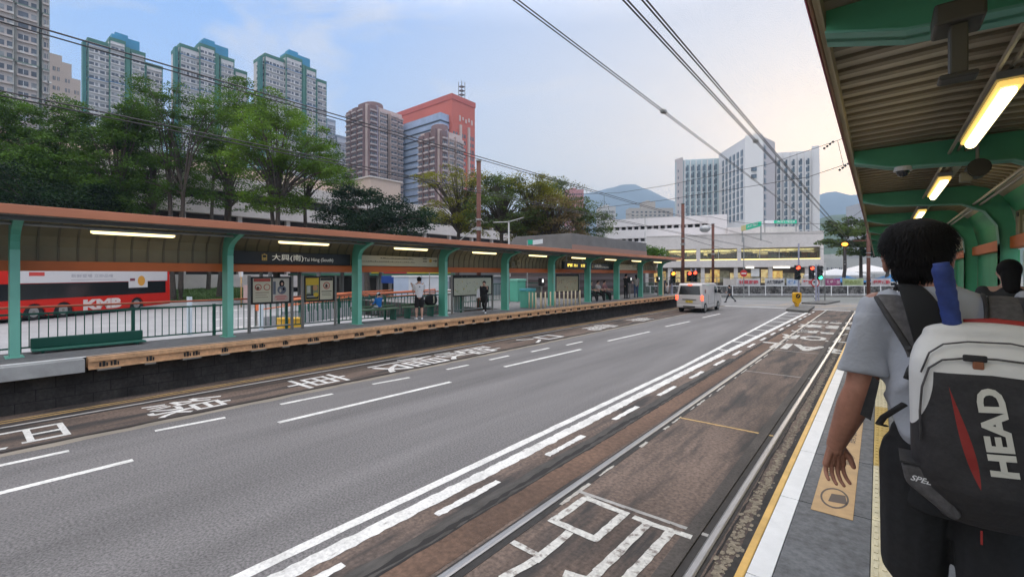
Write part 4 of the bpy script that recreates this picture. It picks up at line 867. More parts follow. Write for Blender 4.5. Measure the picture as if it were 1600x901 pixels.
def car(px, d, col, lb, ln=3.9):
    p = P(px, d); t = thing('parked_car', lb, 'car', p, .35, cg)
    MB().prism([(0, .3), (0, .8), (.5, .9), (1.0, 1.35), (2.5, 1.38), (3.1, .95), (ln-.05, .8), (ln, .3)], 0, 1.6).build('body', mat('car'+lb[:9], col, .3, coat=.5), t, local=True, bevel=.07)
    MB().prism([(.75, .93), (1.1, 1.28), (2.42, 1.3), (2.9, .95)], -.01, .005).build('window', glass_dk, t, local=True)
    for x in (.8, 3.1): wheel(t, x, .08, .3, .2); wheel(t, x, 1.5, .3, .2)
for a in ((1296, 60, (.5, .5, .52), 'silver car under the left of the right trees'), (1330, 62, (.55, .55, .56), 'white car between the two right tree trunks'), (1362, 58, (.6, .6, .6), 'white car beside the dark crossarm pole')): car(*a)
for px, d, c, lb, wd, h in ((1306, 66, (.60, .60, .60), 'white market tent behind the cars under trees', 6, 3.2), (1352, 68, (.62, .60, .58), 'cream peaked tent behind the dark pole', 6, 3.9), (1322, 58, (.05, .25, .55), 'blue stall canopy between the right tree trunks', 3, 2.2), (1392, 56, (.05, .28, .60), 'blue stall canopy beside the face of the man', 3, 2.4)):
    p = P(px, d); t = thing('market_tent', lb, 'tent', p, TH*.8, 'market tents'); a = wd/2
    m = MB()
    for c4 in range(4):
        q = [(-a, -a), (a, -a), (a, a), (-a, a)]; m.poly([(*q[c4], h*.7), (*q[(c4+1) % 4], h*.7), (0, 0, h)]); m.poly([(*q[c4], h*.62), (*q[(c4+1) % 4], h*.62), (*q[(c4+1) % 4], h*.7), (*q[c4], h*.7)])
    m.build('roof', mat('tent'+lb[:10], c, .7), t, local=True)
    for q in ((-a, -a), (a, -a), (a, a), (-a, a)): MB().tube([(*q, 0), (*q, h*.66)], .05).build('leg', galv, t, local=True)
# ---------------- the plaza behind the far platform ----------------
grass = mat('grass', (.055, .11, .02), .9, n=(3, .4), n2=(25, .4))
a = [G(236, 470), G(395, 463), P(400, 56), P(120, 52)]
a[0], a[1] = G(225, 474), G(402, 468); lw_ = MB(); zt_ = [.02, .02, .75, .75]; lw_.poly([(p.x, p.y, z) for p, z in zip(a, zt_)]); lw_.poly([(a[3].x, a[3].y, .75), (a[2].x, a[2].y, .75), (a[2].x, a[2].y, -.1), (a[3].x, a[3].y, -.1)]); lw_.poly([(a[1].x, a[1].y, .02), (a[2].x, a[2].y, -.1), (a[2].x, a[2].y, .75)]); st(lw_.build('lawn', grass))
random.seed(11); gm = MB(); A0, A1, A2, A3 = a
for k in range(9000):
    u_, v_ = random.random(), random.random(); q = A0.lerp(A1, u_).lerp(A3.lerp(A2, u_), v_); an = random.uniform(0, pi); h = random.uniform(.08, .22)
    zb_ = .02+.73*v_; gm.poly([(q.x-.04*cos(an), q.y-.04*sin(an), zb_), (q.x+.04*cos(an), q.y+.04*sin(an), zb_), (q.x+random.uniform(-.06, .06), q.y+random.uniform(-.06, .06), zb_+h)])
o = gm.build('grass', grass); o['kind'] = 'stuff'; tag(o, 'green lawn grass behind the bus road', 'grass')
st(MB().add(along(MB(), G(0, 505), G(395, 466), -.1, .15, 0, .12)).build('kerb_strip', conc)) if False else None
mk = MB()          # white block markings / planters on the plaza road
for k in range(9):
    for j in range(3):
        a_ = G(330+k*17+j*4, 486+j*13-k*.8); b2 = G(339+k*17+j*4, 486+j*13-k*.8); seg(mk, a_, b2, .5)
st(mk.build('road_marking', paint))
for i, (px, py, h) in enumerate(((296, 523, 1.5), (408, 515, 1.4))):
    p = G(px, py); o = MB().tube([(p.x, p.y, 0), (p.x, p.y, h)], .09, 10).build('white_bollard', mat('pale_blue_white', (.55, .62, .66), .5)); tag(o, ('pale white post behind the railing left of second turquoise post', 'pale white post below the two-poster frame')[i], 'post')
for (px0, d0, px1, d1, lb) in ((410, 20, 560, 27, 'nearer orange topped ramp railing behind posters'), (440, 23, 680, 31, 'middle orange topped ramp railing behind posters'), (470, 27, 700, 38, 'farthest orange topped ramp railing behind posters')):
    a, b = P(px0, d0), P(px1, d1); t = thing('ramp_railing', lb, 'railing', a, 0, 'orange topped ramp railings'); z = 1.0
    MB().tube([a+V((0, 0, z+.1)), b+V((0, 0, z+.35))], .05, 8).tube([a+V((0, 0, z-.15)), b+V((0, 0, z+.1))], .03, 8).build('handrail', mat('ramp_orange', (.62, .17, .06), .5), t)
    m = MB(); n_ = int((b-a).length/.45)
    for k in range(n_+1): q = a.lerp(b, k/n_); m.box(q.x-.02, q.x+.02, q.y-.02, q.y+.02, 0, z+.05+.25*k/n_)
    m.build('bars', green_dk, t)
    m = MB().prism([(a.x, a.y), (b.x, b.y), (b.x-.15, b.y+.15), (a.x-.15, a.y+.15)], 0, .5, 'z'); m.build('ramp_wall', PAVE, t)
p = P(404, 21); t = thing('traffic_barrier', 'small orange warning barrier below the posters', 'barrier', p); MB().box(p.x-.3, p.x+.3, p.y-.05, p.y+.05, .7, 1.35).build('panel', colm('barrierorange', (.7, .16, .04)), t, bevel=.02); MB().box(p.x-.28, p.x-.22, p.y-.04, p.y+.04, 0, .7).box(p.x+.22, p.x+.28, p.y-.04, p.y+.04, 0, .7).build('leg', grey_post, t)
for px, lb in ((445, 'left yellow crate on the ground behind the poster frames'), (461, 'right yellow crate on the ground behind the poster frames')):
    p = P(px, 17.5); o = MB().box(p.x-.25, p.x+.25, p.y-.2, p.y+.2, 0, .65).box(p.x-.27, p.x+.27, p.y-.22, p.y+.22, .65, .72).build('crate', colm('crateyellow', (.62, .36, .03)), bevel=.02); tag(o, lb, 'crate', 'yellow crates')
# pavilion with hip roof, shelter row
pt = mat('pavilion_green', (.10, .26, .17), .6); pr_ = mat('pavilion_roof', (.16, .035, .05), .6)
t = thing('pavilion', 'open pavilion with dark red hip roof and green eaves', 'pavilion', P(480, 38)); c = P(482, 40); ax_ = (P(530, 40)-P(430, 40)).normalized(); ay = V((-ax_.y, ax_.x, 0)); W2, D2 = 6.3, 3
def pq(u, v, z): q = c+ax_*u+ay*v; return (q.x, q.y, z)
MB().poly([pq(-W2, -D2, 2.75), pq(W2, -D2, 2.75), pq(1.2, 0, 3.25), pq(-1.2, 0, 3.25)]).poly([pq(W2, D2, 2.75), pq(-W2, D2, 2.75), pq(-1.2, 0, 3.25), pq(1.2, 0, 3.25)]).poly([pq(W2, -D2, 2.75), pq(W2, D2, 2.75), pq(1.2, 0, 3.25)]).poly([pq(-W2, D2, 2.75), pq(-W2, -D2, 2.75), pq(-1.2, 0, 3.25)]).build('roof', pr_, t)
m = MB(); m.prism([pq(u, v, 0)[:2] for u, v in ((-W2, -D2), (W2, -D2), (W2, D2), (-W2, D2))], 2.6, 2.745, 'z'); m.build('eaves', pt, t)
for u in (-5.6, -2, 2, 5.6):
    for v in (-2.6, 2.6): q = pq(u, v, 0); MB().tube([q, (q[0], q[1], 2.62)], .16, 8).build('column', mat('col_grey', (.25, .24, .23), .7), t)
t = thing('market_arcade', 'long grey shop arcade with red and yellow shop banners', 'arcade', P(600, 43)); a, b = P(462, 44), P(792, 50); dd = (b-a).normalized(); nn = V((-dd.y, dd.x, 0))
def aq(u, v): q = a+dd*u+nn*v; return (q.x, q.y)
LL = (b-a).length
MB().prism([aq(0, 1), aq(LL, 1), aq(LL, 8), aq(0, 8)], 0, 2.6, 'z').build('wall', mat('arcade_wall', (.20, .19, .19), .7, n=(.4, .2)), t)
MB().prism([aq(-.5, -1), aq(LL*.72, -1), aq(LL*.72, 8), aq(-.5, 8)], 2.25, 2.45, 'z').build('canopy_edge', pt, t)
for u0, u1, c_, nm_ in ((.33, .38, (.55, .42, .02), 'ydark'), (.385, .49, (.60, .03, .03), 'red'), (.492, .70, (.68, .52, .03), 'yellow')):
    q = MB().prism([aq(LL*u0, -1.1), aq(LL*u1, -1.1), aq(LL*u1, -1.0), aq(LL*u0, -1.0)], 2.46, 2.95, 'z').build('shop_banner', mat('shop'+nm_, c_, .5), t)
    if nm_ == 'yellow': MB().add(text_mb('超級市場 優惠', LL*.17, .3, 0, .04), frame(V((*aq(LL*.60, -1.13), 2.7)), dd, (0, 0, 1))).build('lettering', colm('shopgrey', (.45, .3, .15)), q)
for k in range(13): q = aq(LL*(.03+.055*k), -.6); MB().box(q[0]-.12, q[0]+.12, q[1]-.12, q[1]+.12, 0, 2.25).build('column', mat('col_grey', (.25, .24, .23), .7), t)
for k in range(9): q0 = LL*(.05+.065*k); MB().prism([aq(q0, .9), aq(q0+1.5, .9), aq(q0+1.5, .99), aq(q0, .99)], .6, 2.0, 'z').build('window', mat('shop_window', (.05, .045, .04), .3), t)
t = thing('blue_kiosk', 'blue roofed kiosk with white lettering panels on its fascia', 'kiosk', P(631, 36)); a, b = P(614, 36), P(648, 37.5); dd = (b-a).normalized(); nn = V((-dd.y, dd.x, 0)); LL = (b-a).length
MB().prism([aq(0, 0), aq(LL, 0), aq(LL, 1.8), aq(0, 1.8)], 1.65, 2.25, 'z').build('roof', colm('kioskblue', (.03, .10, .42)), t, bevel=.08); MB().prism([aq(.12, -.03), aq(LL*.38, -.03), aq(LL*.38, -.01), aq(.12, -.01)], 1.88, 2.14, 'z').prism([aq(LL*.43, -.03), aq(LL-.1, -.03), aq(LL-.1, -.01), aq(LL*.43, -.01)], 1.88, 2.14, 'z').build('lettering_panel', white, t)
MB().prism([aq(LL*.35, .1), aq(LL*.5, .1), aq(LL*.5, .25), aq(LL*.35, .25)], 0, 1.7, 'z').build('post', white, t); MB().prism([aq(LL*.5, .4), aq(LL, .4), aq(LL, 1.6), aq(LL*.5, 1.6)], 0, 1.6, 'z').build('counter', colm('kioskdark', (.05, .05, .06)), t)
for px0, px1, d_, c_, lb in ((657, 688, 31, (.42, .50, .62), 'pale blue container between the white shirt and fourth post'), (692, 702, 31, (.55, .58, .62), 'white container left of the area map'), (770, 797, 33, (.38, .42, .48), 'grey blue container right of the area map'), (262, 350, 70, (.48, .45, .42), 'cream low building far behind the lawn')):
    a, b = P(px0, d_), P(px1, d_+2); dd = (b-a).normalized(); nn = V((-dd.y, dd.x, 0)); LL = (b-a).length; t = thing('storage_container' if d_ < 50 else 'low_building', lb, 'container' if d_ < 50 else 'building', a); zt = 2.2 if d_ < 50 else 3.2
    MB().prism([aq(0, 0), aq(LL, 0), aq(LL, 2.4), aq(0, 2.4)], .1, zt, 'z').build('wall', mat('cont'+str(px0), c_, .5, n=(1, .08)), t, bevel=.03)
    MB().prism([aq(-.08, -.08), aq(LL+.08, -.08), aq(LL+.08, 2.5), aq(-.08, 2.5)], zt, zt+.1, 'z').build('roof', white, t); MB().prism([aq(LL*.55, -.02), aq(LL*.9, -.02), aq(LL*.9, -.001), aq(LL*.55, -.001)], .3, zt*.85, 'z').build('door', mat('cont_door', (.3, .33, .37), .5), t)
t, p = pole(377, 33, 2.62, .05, 'bus stop pole with white sign left of the poster frame', 'bus_stop_pole', 'bus stop', colm('stopred', (.5, .3, .12))); MB().box(p.x-.25, p.x+.25, p.y-.04, p.y+.04, 2.2, 2.65).build('sign_plate', white, t); MB().box(p.x+.1, p.x+1.1, p.y+.1, p.y+.2, .3, 1.6).build('notice_board', colm('stopboard', (.55, .40, .38)), t)
p = G(710, 500); t = thing('white_cabinet', 'small white louvred cabinet behind railing left of map', 'cabinet', p); p = P(707, 19)
MB().box(p.x-.4, p.x+.4, p.y-.3, p.y+.3, 0, 1.75).build('cabinet_body', colm('cabwhite', (.5, .5, .48)), t, bevel=.03); MB().box(p.x-.3, p.x+.41, p.y-.31, p.y+.2, .9, .93).build('louvre', grey_post, t)
m = thing('trolley_bags', 'two black bags resting on the green bench right of white shirt', 'bags', (-12.8, 11, 1.27)); p = V((-12.75, YX(683, -12.75)-.3, 1.45)); MB().ell(p, .16, .28, .22, 12, 8).build('bag', black_cloth, m, smooth=True); MB().ell(p+V((.02, -.55, -.03)), .15, .2, .18, 12, 8).build('bag', black_cloth, m, smooth=True)
MB().box(p.x+.15, p.x+.17, p.y-.02, p.y+.02, 1.35, 1.6).build('strap', SW, m)
# bicycle barrier region at far platform end
railing('railing', 'grey green railing at the far platform end', -13.6, 31.5, 34.5, PL, 1.75, rg)
# ---------------- buildings ----------------
WM = {}
def window_parts(parent, rects, depth=.12, m_=None, name='window', maxn=100):
    # rects: (origin, xdir, width, height); the largest hundred in the picture become parts, the rest one mesh
    m_ = m_ or glass_dk
    rects = sorted(rects, key=lambda r: (r[0]-V((0, 0, HC))).length/(r[2]*r[3])**.5)
    ind, rest = rects[:maxn], rects[maxn:]
    for o_, xd, w_, h_ in ind:
        key = (round(w_, 2), round(h_, 2), m_.name, round(xd.x, 2), round(xd.y, 2))
        if key not in WM:
            n_ = V((xd.y, -xd.x, 0)); b = MB(); A = V((0, 0, 0)); B = xd*w_; q = [A+n_*depth*.0, B, B+n_*depth, A+n_*depth]
            b.prism([(v.x, v.y) for v in q], 0, h_, 'z'); b.prism([((B*.5-xd*.04+n_*depth*k).x, (B*.5-xd*.04+n_*depth*k).y) for k in (.9, 1.3)]+[((B*.5+xd*.04+n_*depth*k).x, (B*.5+xd*.04+n_*depth*k).y) for k in (1.3, .9)], 0, h_, 'z', 1)
            WM[key] = b.mesh(name, [m_, white])
        o = bpy.data.objects.new(name, WM[key]); COL.objects.link(o); o.parent = parent; o.matrix_parent_inverse = W[parent].inverted(); o.location = o_
    if rest:
        b = MB()
        for o_, xd, w_, h_ in rest:
            n_ = V((xd.y, -xd.x, 0)); q = [o_, o_+xd*w_, o_+xd*w_+n_*depth, o_+n_*depth]; b.prism([(v.x, v.y) for v in q], o_.z, o_.z+h_, 'z')
        b.build(name, m_, parent)['kind'] = 'stuff'
wgl = mat('tower_window', (.10, .11, .13), .25, n=(.35, .6)); wlt = mat('tower_curtain', (.24, .25, .26), .5, n=(.4, .5))
def facade_rects(a, b, z0, z1, fh, groups, hh=.5, off=.02):
    # windows on the vertical face a->b (outside on the right hand side of a->b rotated -90)
    a = V((a[0], a[1], 0)); b = V((b[0], b[1], 0)); L = (b-a).length; xd = (b-a).normalized(); n_ = V((xd.y, -xd.x, 0)); out = []
    z = z0
    while z+fh <= z1+.01:
        for u0, u1 in groups: out.append((a+xd*L*u0+n_*off+V((0, 0, z+fh*.28)), xd, L*(u1-u0), fh*hh))
        z += fh
    return out
def residential(name, lb, X, edges_, ztop, wallm, trim, trim2, fh=2.85, grp=None, step=None):
    # edges_: px boundaries of the projecting bays on the face towards the tracks; each bay (px0, px1, dx, dz)
    y0 = YX(edges_[0][0], X); t = thing(name, lb, 'apartment tower', (X, y0, 0), 0, grp); w_ = MB(); r1 = []; r2 = []; bd = MB(); tr = MB()
    for i, (p0, p1, dx, dz, kind) in enumerate(edges_):
        ya, yb2 = YX(p0, X+dx), YX(p1, X+dx); zt = ztop+dz; x1 = X+dx
        if kind == 'slot': MB().box(X-14, x1, ya, yb2, 0, zt).build('recess', trim2, t); continue
        w_.box(X-14-i*.01, x1, ya, yb2, 0, zt-.6); tr.box(X-14, x1+.12, ya-.12, yb2+.12, zt-.6, zt+.9)
        tr.box(x1-.5, x1+.10, ya-.06, ya+.30, 0, zt-.6).box(x1-.5, x1+.10, yb2-.30, yb2+.06, 0, zt-.6)
        wd = yb2-ya; n_ = max(1, round(wd/3.6)); g = []
        for k in range(n_): g += [((k+.12)/n_, (k+.56)/n_), ((k+.68)/n_, (k+.92)/n_)]
        z_lo = max(0, 14)
        rr = facade_rects((x1, ya), (x1, yb2), z_lo, zt-1, fh, g, .42)
        for q in rr: (r1 if random.random() < .6 else r2).append(q)
        if i == 0 or edges_[i-1][2] < dx:
            for q in facade_rects((X-12, ya-.01), (x1, ya-.01), z_lo, zt-1, fh, [(.15, .3), (.5, .62), (.8, .92)], .42): r1.append(q)
        z = 14
        while z < zt-2:
            bd.box(x1-.1, x1+.55, ya+wd*.06, ya+wd*.94, z+.1, z+.5)
            if int((z-14)/fh) % 5 == 4: bd.box(x1-.1, x1+.62, ya, yb2, z+.5, z+.75, 1)
            z += fh
    acm = MB()
    for o_, xd, ww, hh in r1+r2:
        if random.random() < .45:
            q = o_+xd*random.uniform(0, ww*.5)-V((0, 0, .62)); nn_ = V((xd.y, -xd.x, 0)); e = [q, q+xd*.75, q+xd*.75+nn_*.55, q+nn_*.55]; acm.prism([(v.x, v.y) for v in e], q.z, q.z+.5, 'z')
    if acm.v: acm.build('air_conditioner', mat('ac_unit', (.5, .49, .47), .6, n=(.3, .5)), t)['kind'] = 'stuff'
    w_.build('wall', wallm, t); tr.build('trim', trim, t); bd.build('sill_band', [mat('band_'+name+wallm.name, tuple(min(1, c*1.08) for c in wallm.node_tree.nodes['Principled BSDF'].inputs[0].default_value[:3]), .7), trim2], t)['kind'] = 'stuff'
    if len(r1) > 0: window_parts(t, r1, .06, wgl, maxn=70)
    if len(r2) > 0: window_parts(t, r2, .06, wlt, maxn=30)
    return t
tw = mat('tower_wall', (.60, .58, .58), .8, n=(.12, .1), n2=(.9, .08)); tg = mat('tower_green', (.05, .17, .13), .6, n=(.1, .15)); tb = mat('tower_blue', (.03, .15, .32), .6); tb2 = mat('tower_cyan', (.04, .25, .42), .5, n=(.1, .15))
TG = 'pale towers with green trim and blue roof boxes'
random.seed(2)
def greentower(X, px, ztop, lb):
    a, b, c, d_, e, f = px
    t = residential('apartment_tower', lb, X, [(a, b, -1.5, 0, 'bay'), (b, c, 0, 2.5, 'bay'), (c, c+(d_-c)*.28, -5, 1, 'slot'), (c+(d_-c)*.28, d_, 0, 0, 'bay'), (e, f, -2.5, -3.0, 'bay')], ztop, tw, tg, tb, grp=TG)
    ya, yb2 = YX(b+4, X), YX(d_-8, X); MB().box(X-9, X-1, ya, yb2, ztop, ztop+5.5).box(X-7, X-3, ya+1.5, ya+6, ztop+5.5, ztop+7.5).build('roof_box', tb2, t)
    y0 = YX(a, X); MB().box(X-5, X-2, y0-1.3, y0-.13, 0, ztop-1).build('side_wing', mat('tower_teal', (.04, .17, .16), .6, n=(.1, .12)), t); MB().box(X-.3, X+.4, YX(c, X)+.1, YX(c, X)+1.6, 0, ztop+1).build('slot_panel', tg, t)
    return t
greentower(-260, (137, 171, 196, 227, 228, 254), 102, 'leftmost of three pale towers with blue roof box')
greentower(-240, (281, 312, 336, 366, 367, 386), 104, 'middle of three pale towers with blue roof box')
greentower(-220, (414, 447, 472, 494, 495, 510), 104, 'rightmost of three pale towers, nearest the brown tower')
t = residential('apartment_tower', 'very tall cream tower cut off by the top left corner', -165, [(-60, -18, 0, 0, 'bay'), (-14, 22, 1, 0, 'bay'), (24, 60, 0, 0, 'bay'), (60, 65, -2, 0, 'slot'), (66, 77, -1, 0, 'bay')], 135, mat('tower_cream', (.50, .44, .41), .8, n=(.1, .1)), mat('tower_cream_trim', (.34, .33, .30), .7), mat('tower_sage', (.16, .22, .18), .7))
t = thing('stepped_building', 'cream stepped building between the tall left towers', 'building', P(100, 190)); X = -200; cmw = mat('cream_wall', (.50, .42, .37), .8, n=(.1, .12)); m = MB(); rr = []
for p0, p1, py in ((76, 97, 85), (97, 112, 99), (112, 126, 124)):
    ya, yb2 = YX(p0, X), YX(p1, X); zt = ZD(py, DX((p0+p1)/2, X)); m.box(X-12, X, ya, yb2, 0, zt); rr += facade_rects((X, ya), (X, yb2), 20, zt-2, 3, [(.3, .5), (.65, .8)], .4)
m.build('wall', cmw, t); window_parts(t, rr, .05, wgl)
# brown towers
bw = mat('brown_tower', (.20, .125, .125), .8, n=(.1, .12)); bw2 = mat('brown_tower_pale', (.54, .43, .40), .8, n=(.1, .1)); bdk = mat('brown_recess', (.05, .035, .035), .8); mv = mat('mauve_panel', (.30, .26, .32), .7)
def browntower(X, pl, pc, pr, ztop, lb, slots):
    d0 = DX(pc, X); y0 = YX(pc, X); dl = y0/(CT+(pl-800)/FP*ST); xl = P(pl, dl).x; y1 = YX(pr, X)
    t = thing('apartment_tower', lb, 'apartment tower', (X, y0, 0), 0, 'brown stepped apartment towers'); W_ = y1-y0
    m = MB().box(xl, X, y0, y1, 0, ztop); m.build('wall', bw2, t)
    L = X-xl; sidew = MB()
    for k in range(3): sidew.box(xl+L*(.02+.33*k), xl+L*(.26+.33*k), y0-1.4, y0-.01, 0, ztop-1.5+k*.8)
    sidew.build('side_bay', bw, t)
    fb = MB(); 
    bays = ((.03, .22, 1.6, bw), (.27, .47, 2.4, bw2), (.60, .78, 2.0, bw2), (.82, .99, 1.2, bw2))
    r = []
    for u0, u1, dx, m_ in bays:
        MB().box(X+.005, X+dx, y0+W_*u0, y0+W_*u1, 0, ztop-.6-2*u0).build('bay', m_, t)
        r += facade_rects((X+dx, y0+W_*u0), (X+dx, y0+W_*u1), 16, ztop-2, 2.85, [(.06, .46), (.54, .94)], .42)
    MB().box(X+.003, X+.25, y0+W_*.49, y0+W_*.58, 0, ztop-2).build('recess', bdk, t); MB().box(X+.2, X+1.75, y0+W_*.225, y0+W_*.255, 0, ztop).build('mauve_strip', mv, t)
    for k in range(3): r += facade_rects((xl+L*(.02+.33*k), y0-1.41), (xl+L*(.26+.33*k), y0-1.41), 16, ztop-2, 2.85, [(.1, .45), (.55, .9)], .42)
    window_parts(t, r, .06, wgl)
    m = MB(); z = 16
    while z < ztop-3:
        for u0, u1, dx, m_ in bays:
            for c0, c1 in ((.04, .48), (.52, .96)): a_ = y0+W_*(u0+(u1-u0)*c0); b_ = y0+W_*(u0+(u1-u0)*c1); m.box(X+dx-.05, X+dx+.75, a_, b_, z+.0, z+.75)
        for k in range(3): m.box(xl+L*(.03+.33*k), xl+L*(.25+.33*k), y0-2.1, y0-1.38, z, z+.7)
        z += 2.85
    m.build('balcony', mat('balcony_'+lb[:5], (.46, .38, .37), .8), t)['kind'] = 'stuff'
    MB().rings([((X+xl)/2, y0+W_*.42, ztop-.01, L*.36, W_*.26), ((X+xl)/2, y0+W_*.42, ztop+3.6, L*.33, W_*.24), ((X+xl)/2, y0+W_*.42, ztop+4, L*.28, W_*.2)], 16).build('roof', bw, t)
browntower(-200, 544, 573, 628, 88, 'tall brown apartment tower in front of white block', None)
browntower(-150, 657, 686, 722, 66, 'shorter brown apartment tower in front of pink building', None)
t = residential('apartment_tower', 'pale blue white tower half hidden behind the brown tower', -255, [(511, 524, 0, 0, 'bay'), (526, 542, -1, -8, 'bay')], 94, mat('tower_paleblue', (.45, .48, .53), .8), mat('tower_blue_trim', (.25, .30, .37), .7), tb)
# pink building with louvred blue wing
X = -170; y0 = YX(706, X); y1 = YX(742, X); xl = P(620, y0/(CT+(620-800)/FP*ST)).x; pk = mat('pink_wall', (.54, .13, .095), .75, n=(.06, .08)); pk2 = mat('pink_red', (.48, .11, .09), .75, n=(.06, .1)); bl = mat('blue_glass_wing', (.36, .45, .62), .3, n=(.2, .15)); t = thing('office_block', 'large pink office block with blue glass wing and mast', 'office building', (X, y0, 0))
MB().box(xl, X, y0, y1, 0, 94).build('wall', [pk], t); MB().box(xl-.3, X+.3, y0-.3, y1+.3, 92, 94.8).build('parapet', pk2, t)
m = MB(); xg = P(688, (y0-6)/(CT+(688-800)/FP*ST)).x; m.box(xl+1, xg, y0-6, y0-.01, 0, 84).build('glass_wing', bl, t)
m = MB(); z = 4
while z < 82: m.box(xl+.9, xg+.1, y0-6.3, y0-6.0, z, z+.7); m.box(xg-.1, xg+.25, y0-6, y0, z, z+.7); z += 3.6
m.build('dark_strip', mat('louvre_dark', (.035, .045, .065), .4), t)
m = MB(); z = 10
while z < 78: m.box(xl+5, xg-6, y0-6.35, y0-6.3, z+1.2, z+1.5); z += 4
m.build('louvre', mat('louvre_light', (.45, .5, .56), .4), t)['kind'] = 'stuff'
rr = []
for u0, u1 in ((.05, .12), (.16, .23), (.42, .48), (.52, .58), (.78, .84), (.88, .94)): rr += facade_rects((X, y0), (X, y1), 8, 78, 3.6, [(u0, u1)], .55)
window_parts(t, rr, .08, wgl)
m = MB().box(X+.01, X+.9, y0+(y1-y0)*.30, y0+(y1-y0)*.38, 0, 80).box(X+.01, X+.9, y0+(y1-y0)*.66, y0+(y1-y0)*.74, 0, 80); m.build('pale_pier', mat('pier_pale', (.55, .42, .38), .8), t)
m = MB()
for k in range(5): m.box(X+.01, X+.3, y0+(y1-y0)*(.3+.13*k), y0+(y1-y0)*(.36+.13*k), 82+(k % 2), 85-(k % 3)*.5)
m.build('roof_sign', mat('signpale', (.6, .45, .42), .6), t)
cx, cy = X-7, y1-3; m = MB()
for a_, b_ in ((-1.2, -1.2), (1.2, -1.2), (1.2, 1.2), (-1.2, 1.2)): m.tube([(cx+a_, cy+b_, 94), (cx+a_, cy+b_, 107)], .17)
for k in range(5): m.box(cx-1.35, cx+1.35, cy-1.35, cy+1.35, 95.5+k*2.2, 95.7+k*2.2)
m.build('mast', mat('mast_grey', (.16, .17, .19), .6), t)
# long multi-storey car park along the tracks
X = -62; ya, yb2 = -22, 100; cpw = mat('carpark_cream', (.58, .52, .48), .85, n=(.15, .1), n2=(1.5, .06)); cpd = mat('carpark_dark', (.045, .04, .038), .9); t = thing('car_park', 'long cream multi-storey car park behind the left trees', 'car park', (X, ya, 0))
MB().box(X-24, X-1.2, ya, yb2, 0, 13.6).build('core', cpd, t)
for k in range(5):
    z = .6+k*3.0; MB().box(X-25, X, ya-.1-k*.01, yb2+.1, z, z+1.75).build('parapet', cpw, t)
m = MB(); y = ya+3
while y < yb2: m.box(X-1.1, X-.5, y-.25, y+.25, 0, 14); y += 6
m.build('columns', cpw, t); MB().box(X-20, X-6, ya+5, 40, 14.36, 17).build('roof_box', mat('carpark_beige', (.55, .42, .33), .8), t)
# upper podium behind
t = thing('podium_block', 'warm beige podium below the brown tower', 'building', (-120, 80, 0)); MB().box(-150, -120, YX(578, -120), YX(626, -120), 0, ZD(281, DX(600, -120))).build('wall', mat('podium', (.55, .42, .34), .8), t)
MB().box(-150.5, -119.5, YX(578, -120)-.5, YX(626, -120)+.5, ZD(281, DX(600, -120)), ZD(279, DX(600, -120))).build('parapet', cpw, t)
# mall / car park at the road end
MAc, MBc = P(1010, 82.5), P(1287, 71.8); dd = (MBc-MAc).normalized(); nn = V((-dd.y, dd.x, 0)); LM = (MBc-MAc).length
def mq(u, v): q = MAc+dd*u+nn*v; return (q.x, q.y)
def mu(px, v=0):
    q = lerpx(MAc+nn*v, MBc+nn*v, px) if px <= 1287 else None; return (q-(MAc+nn*v)).dot(dd)
def mbox(mb, u0, u1, v0, v1, z0, z1, mi=0): return mb.prism([mq(u0, v0), mq(u1, v0), mq(u1, v1), mq(u0, v1)], z0, z1, 'z', mi)
mw = mat('mall_wall', (.60, .56, .54), .85, n=(.25, .1), n2=(3, .06)); warmg = mat('mall_interior', (.62, .50, .26), .5, emit=1.0, n=(.55, .75, (1, 1, 2.2)), n2=(2.5, .5, (1, 1, 3))); strip_l = mat('mall_strip_light', (1, .80, .30), .5, emit=1.3)
t = thing('shopping_mall', 'low concrete shopping mall with lit ribbon windows at road end', 'mall', MAc)
m = MB(); u1088, u1094, u1152, u1158, u1282 = mu(1088), mu(1094), mu(1152), mu(1158), mu(1282)
mbox(m, 0, LM, 0, 12, 6.75, 9.1); mbox(m, 0, LM, -.15, 12, 3.55, 4.75)
for a_, b_ in ((0, mu(1040)), (u1088, u1094), (u1152, u1158), (u1282, LM)): mbox(m, a_, b_, 0, 12, 4.75, 6.75)
mbox(m, 0, LM, -.1, 1, 9.1, 9.25); m.build('wall', mw, t); mbox(MB(), .5, LM-.5, 4.5, 11, 4.76, 6.74).build('interior', warmg, t)
for i, (a_, b_) in enumerate(((mu(1040), u1088), (u1094, u1152), (u1158, u1282))):
    q = mbox(MB(), a_, b_, .55, .60, 4.95, 6.75).build('window', mat('mall_glass', (.5, .55, .5), .05, trans=.92), t); mbox(MB(), a_, b_, .25, .45, 4.78, 4.93).build('strip_light', strip_l, q)
    n_ = int((b_-a_)/2.6)
    for k in range(n_+1): u_ = a_+(b_-a_)*k/max(1, n_); mbox(MB(), u_-.05, u_+.05, .45, .54, 4.95, 6.75).build('mullion', galv, q)
# ceiling lights and stock inside
m = MB(); random.seed(8)
for k in range(46): u_ = random.uniform(2, LM-2); mbox(m, u_, u_+random.uniform(.6, 2.2), 1.5+k % 3, 1.62+k % 3, 6.45, 6.52)
m.build('ceiling_light', mat('ceil_light', (1, .86, .45), .5, emit=2.2), t)['kind'] = 'stuff'
m = MB()
for k in range(70): u_ = random.uniform(1, LM-1); mbox(m, u_, u_+random.uniform(.3, 1.8), 2.4, 3.2, 4.76, 4.9+random.uniform(.3, 1.3), k % 4)
m.build('shelving', [colm('shelfbrown', (.16, .09, .05)), colm('shelfdark', (.05, .05, .05)), colm('shelfred', (.35, .10, .04)), colm('shelfgreen', (.12, .18, .10))], t)['kind'] = 'stuff'
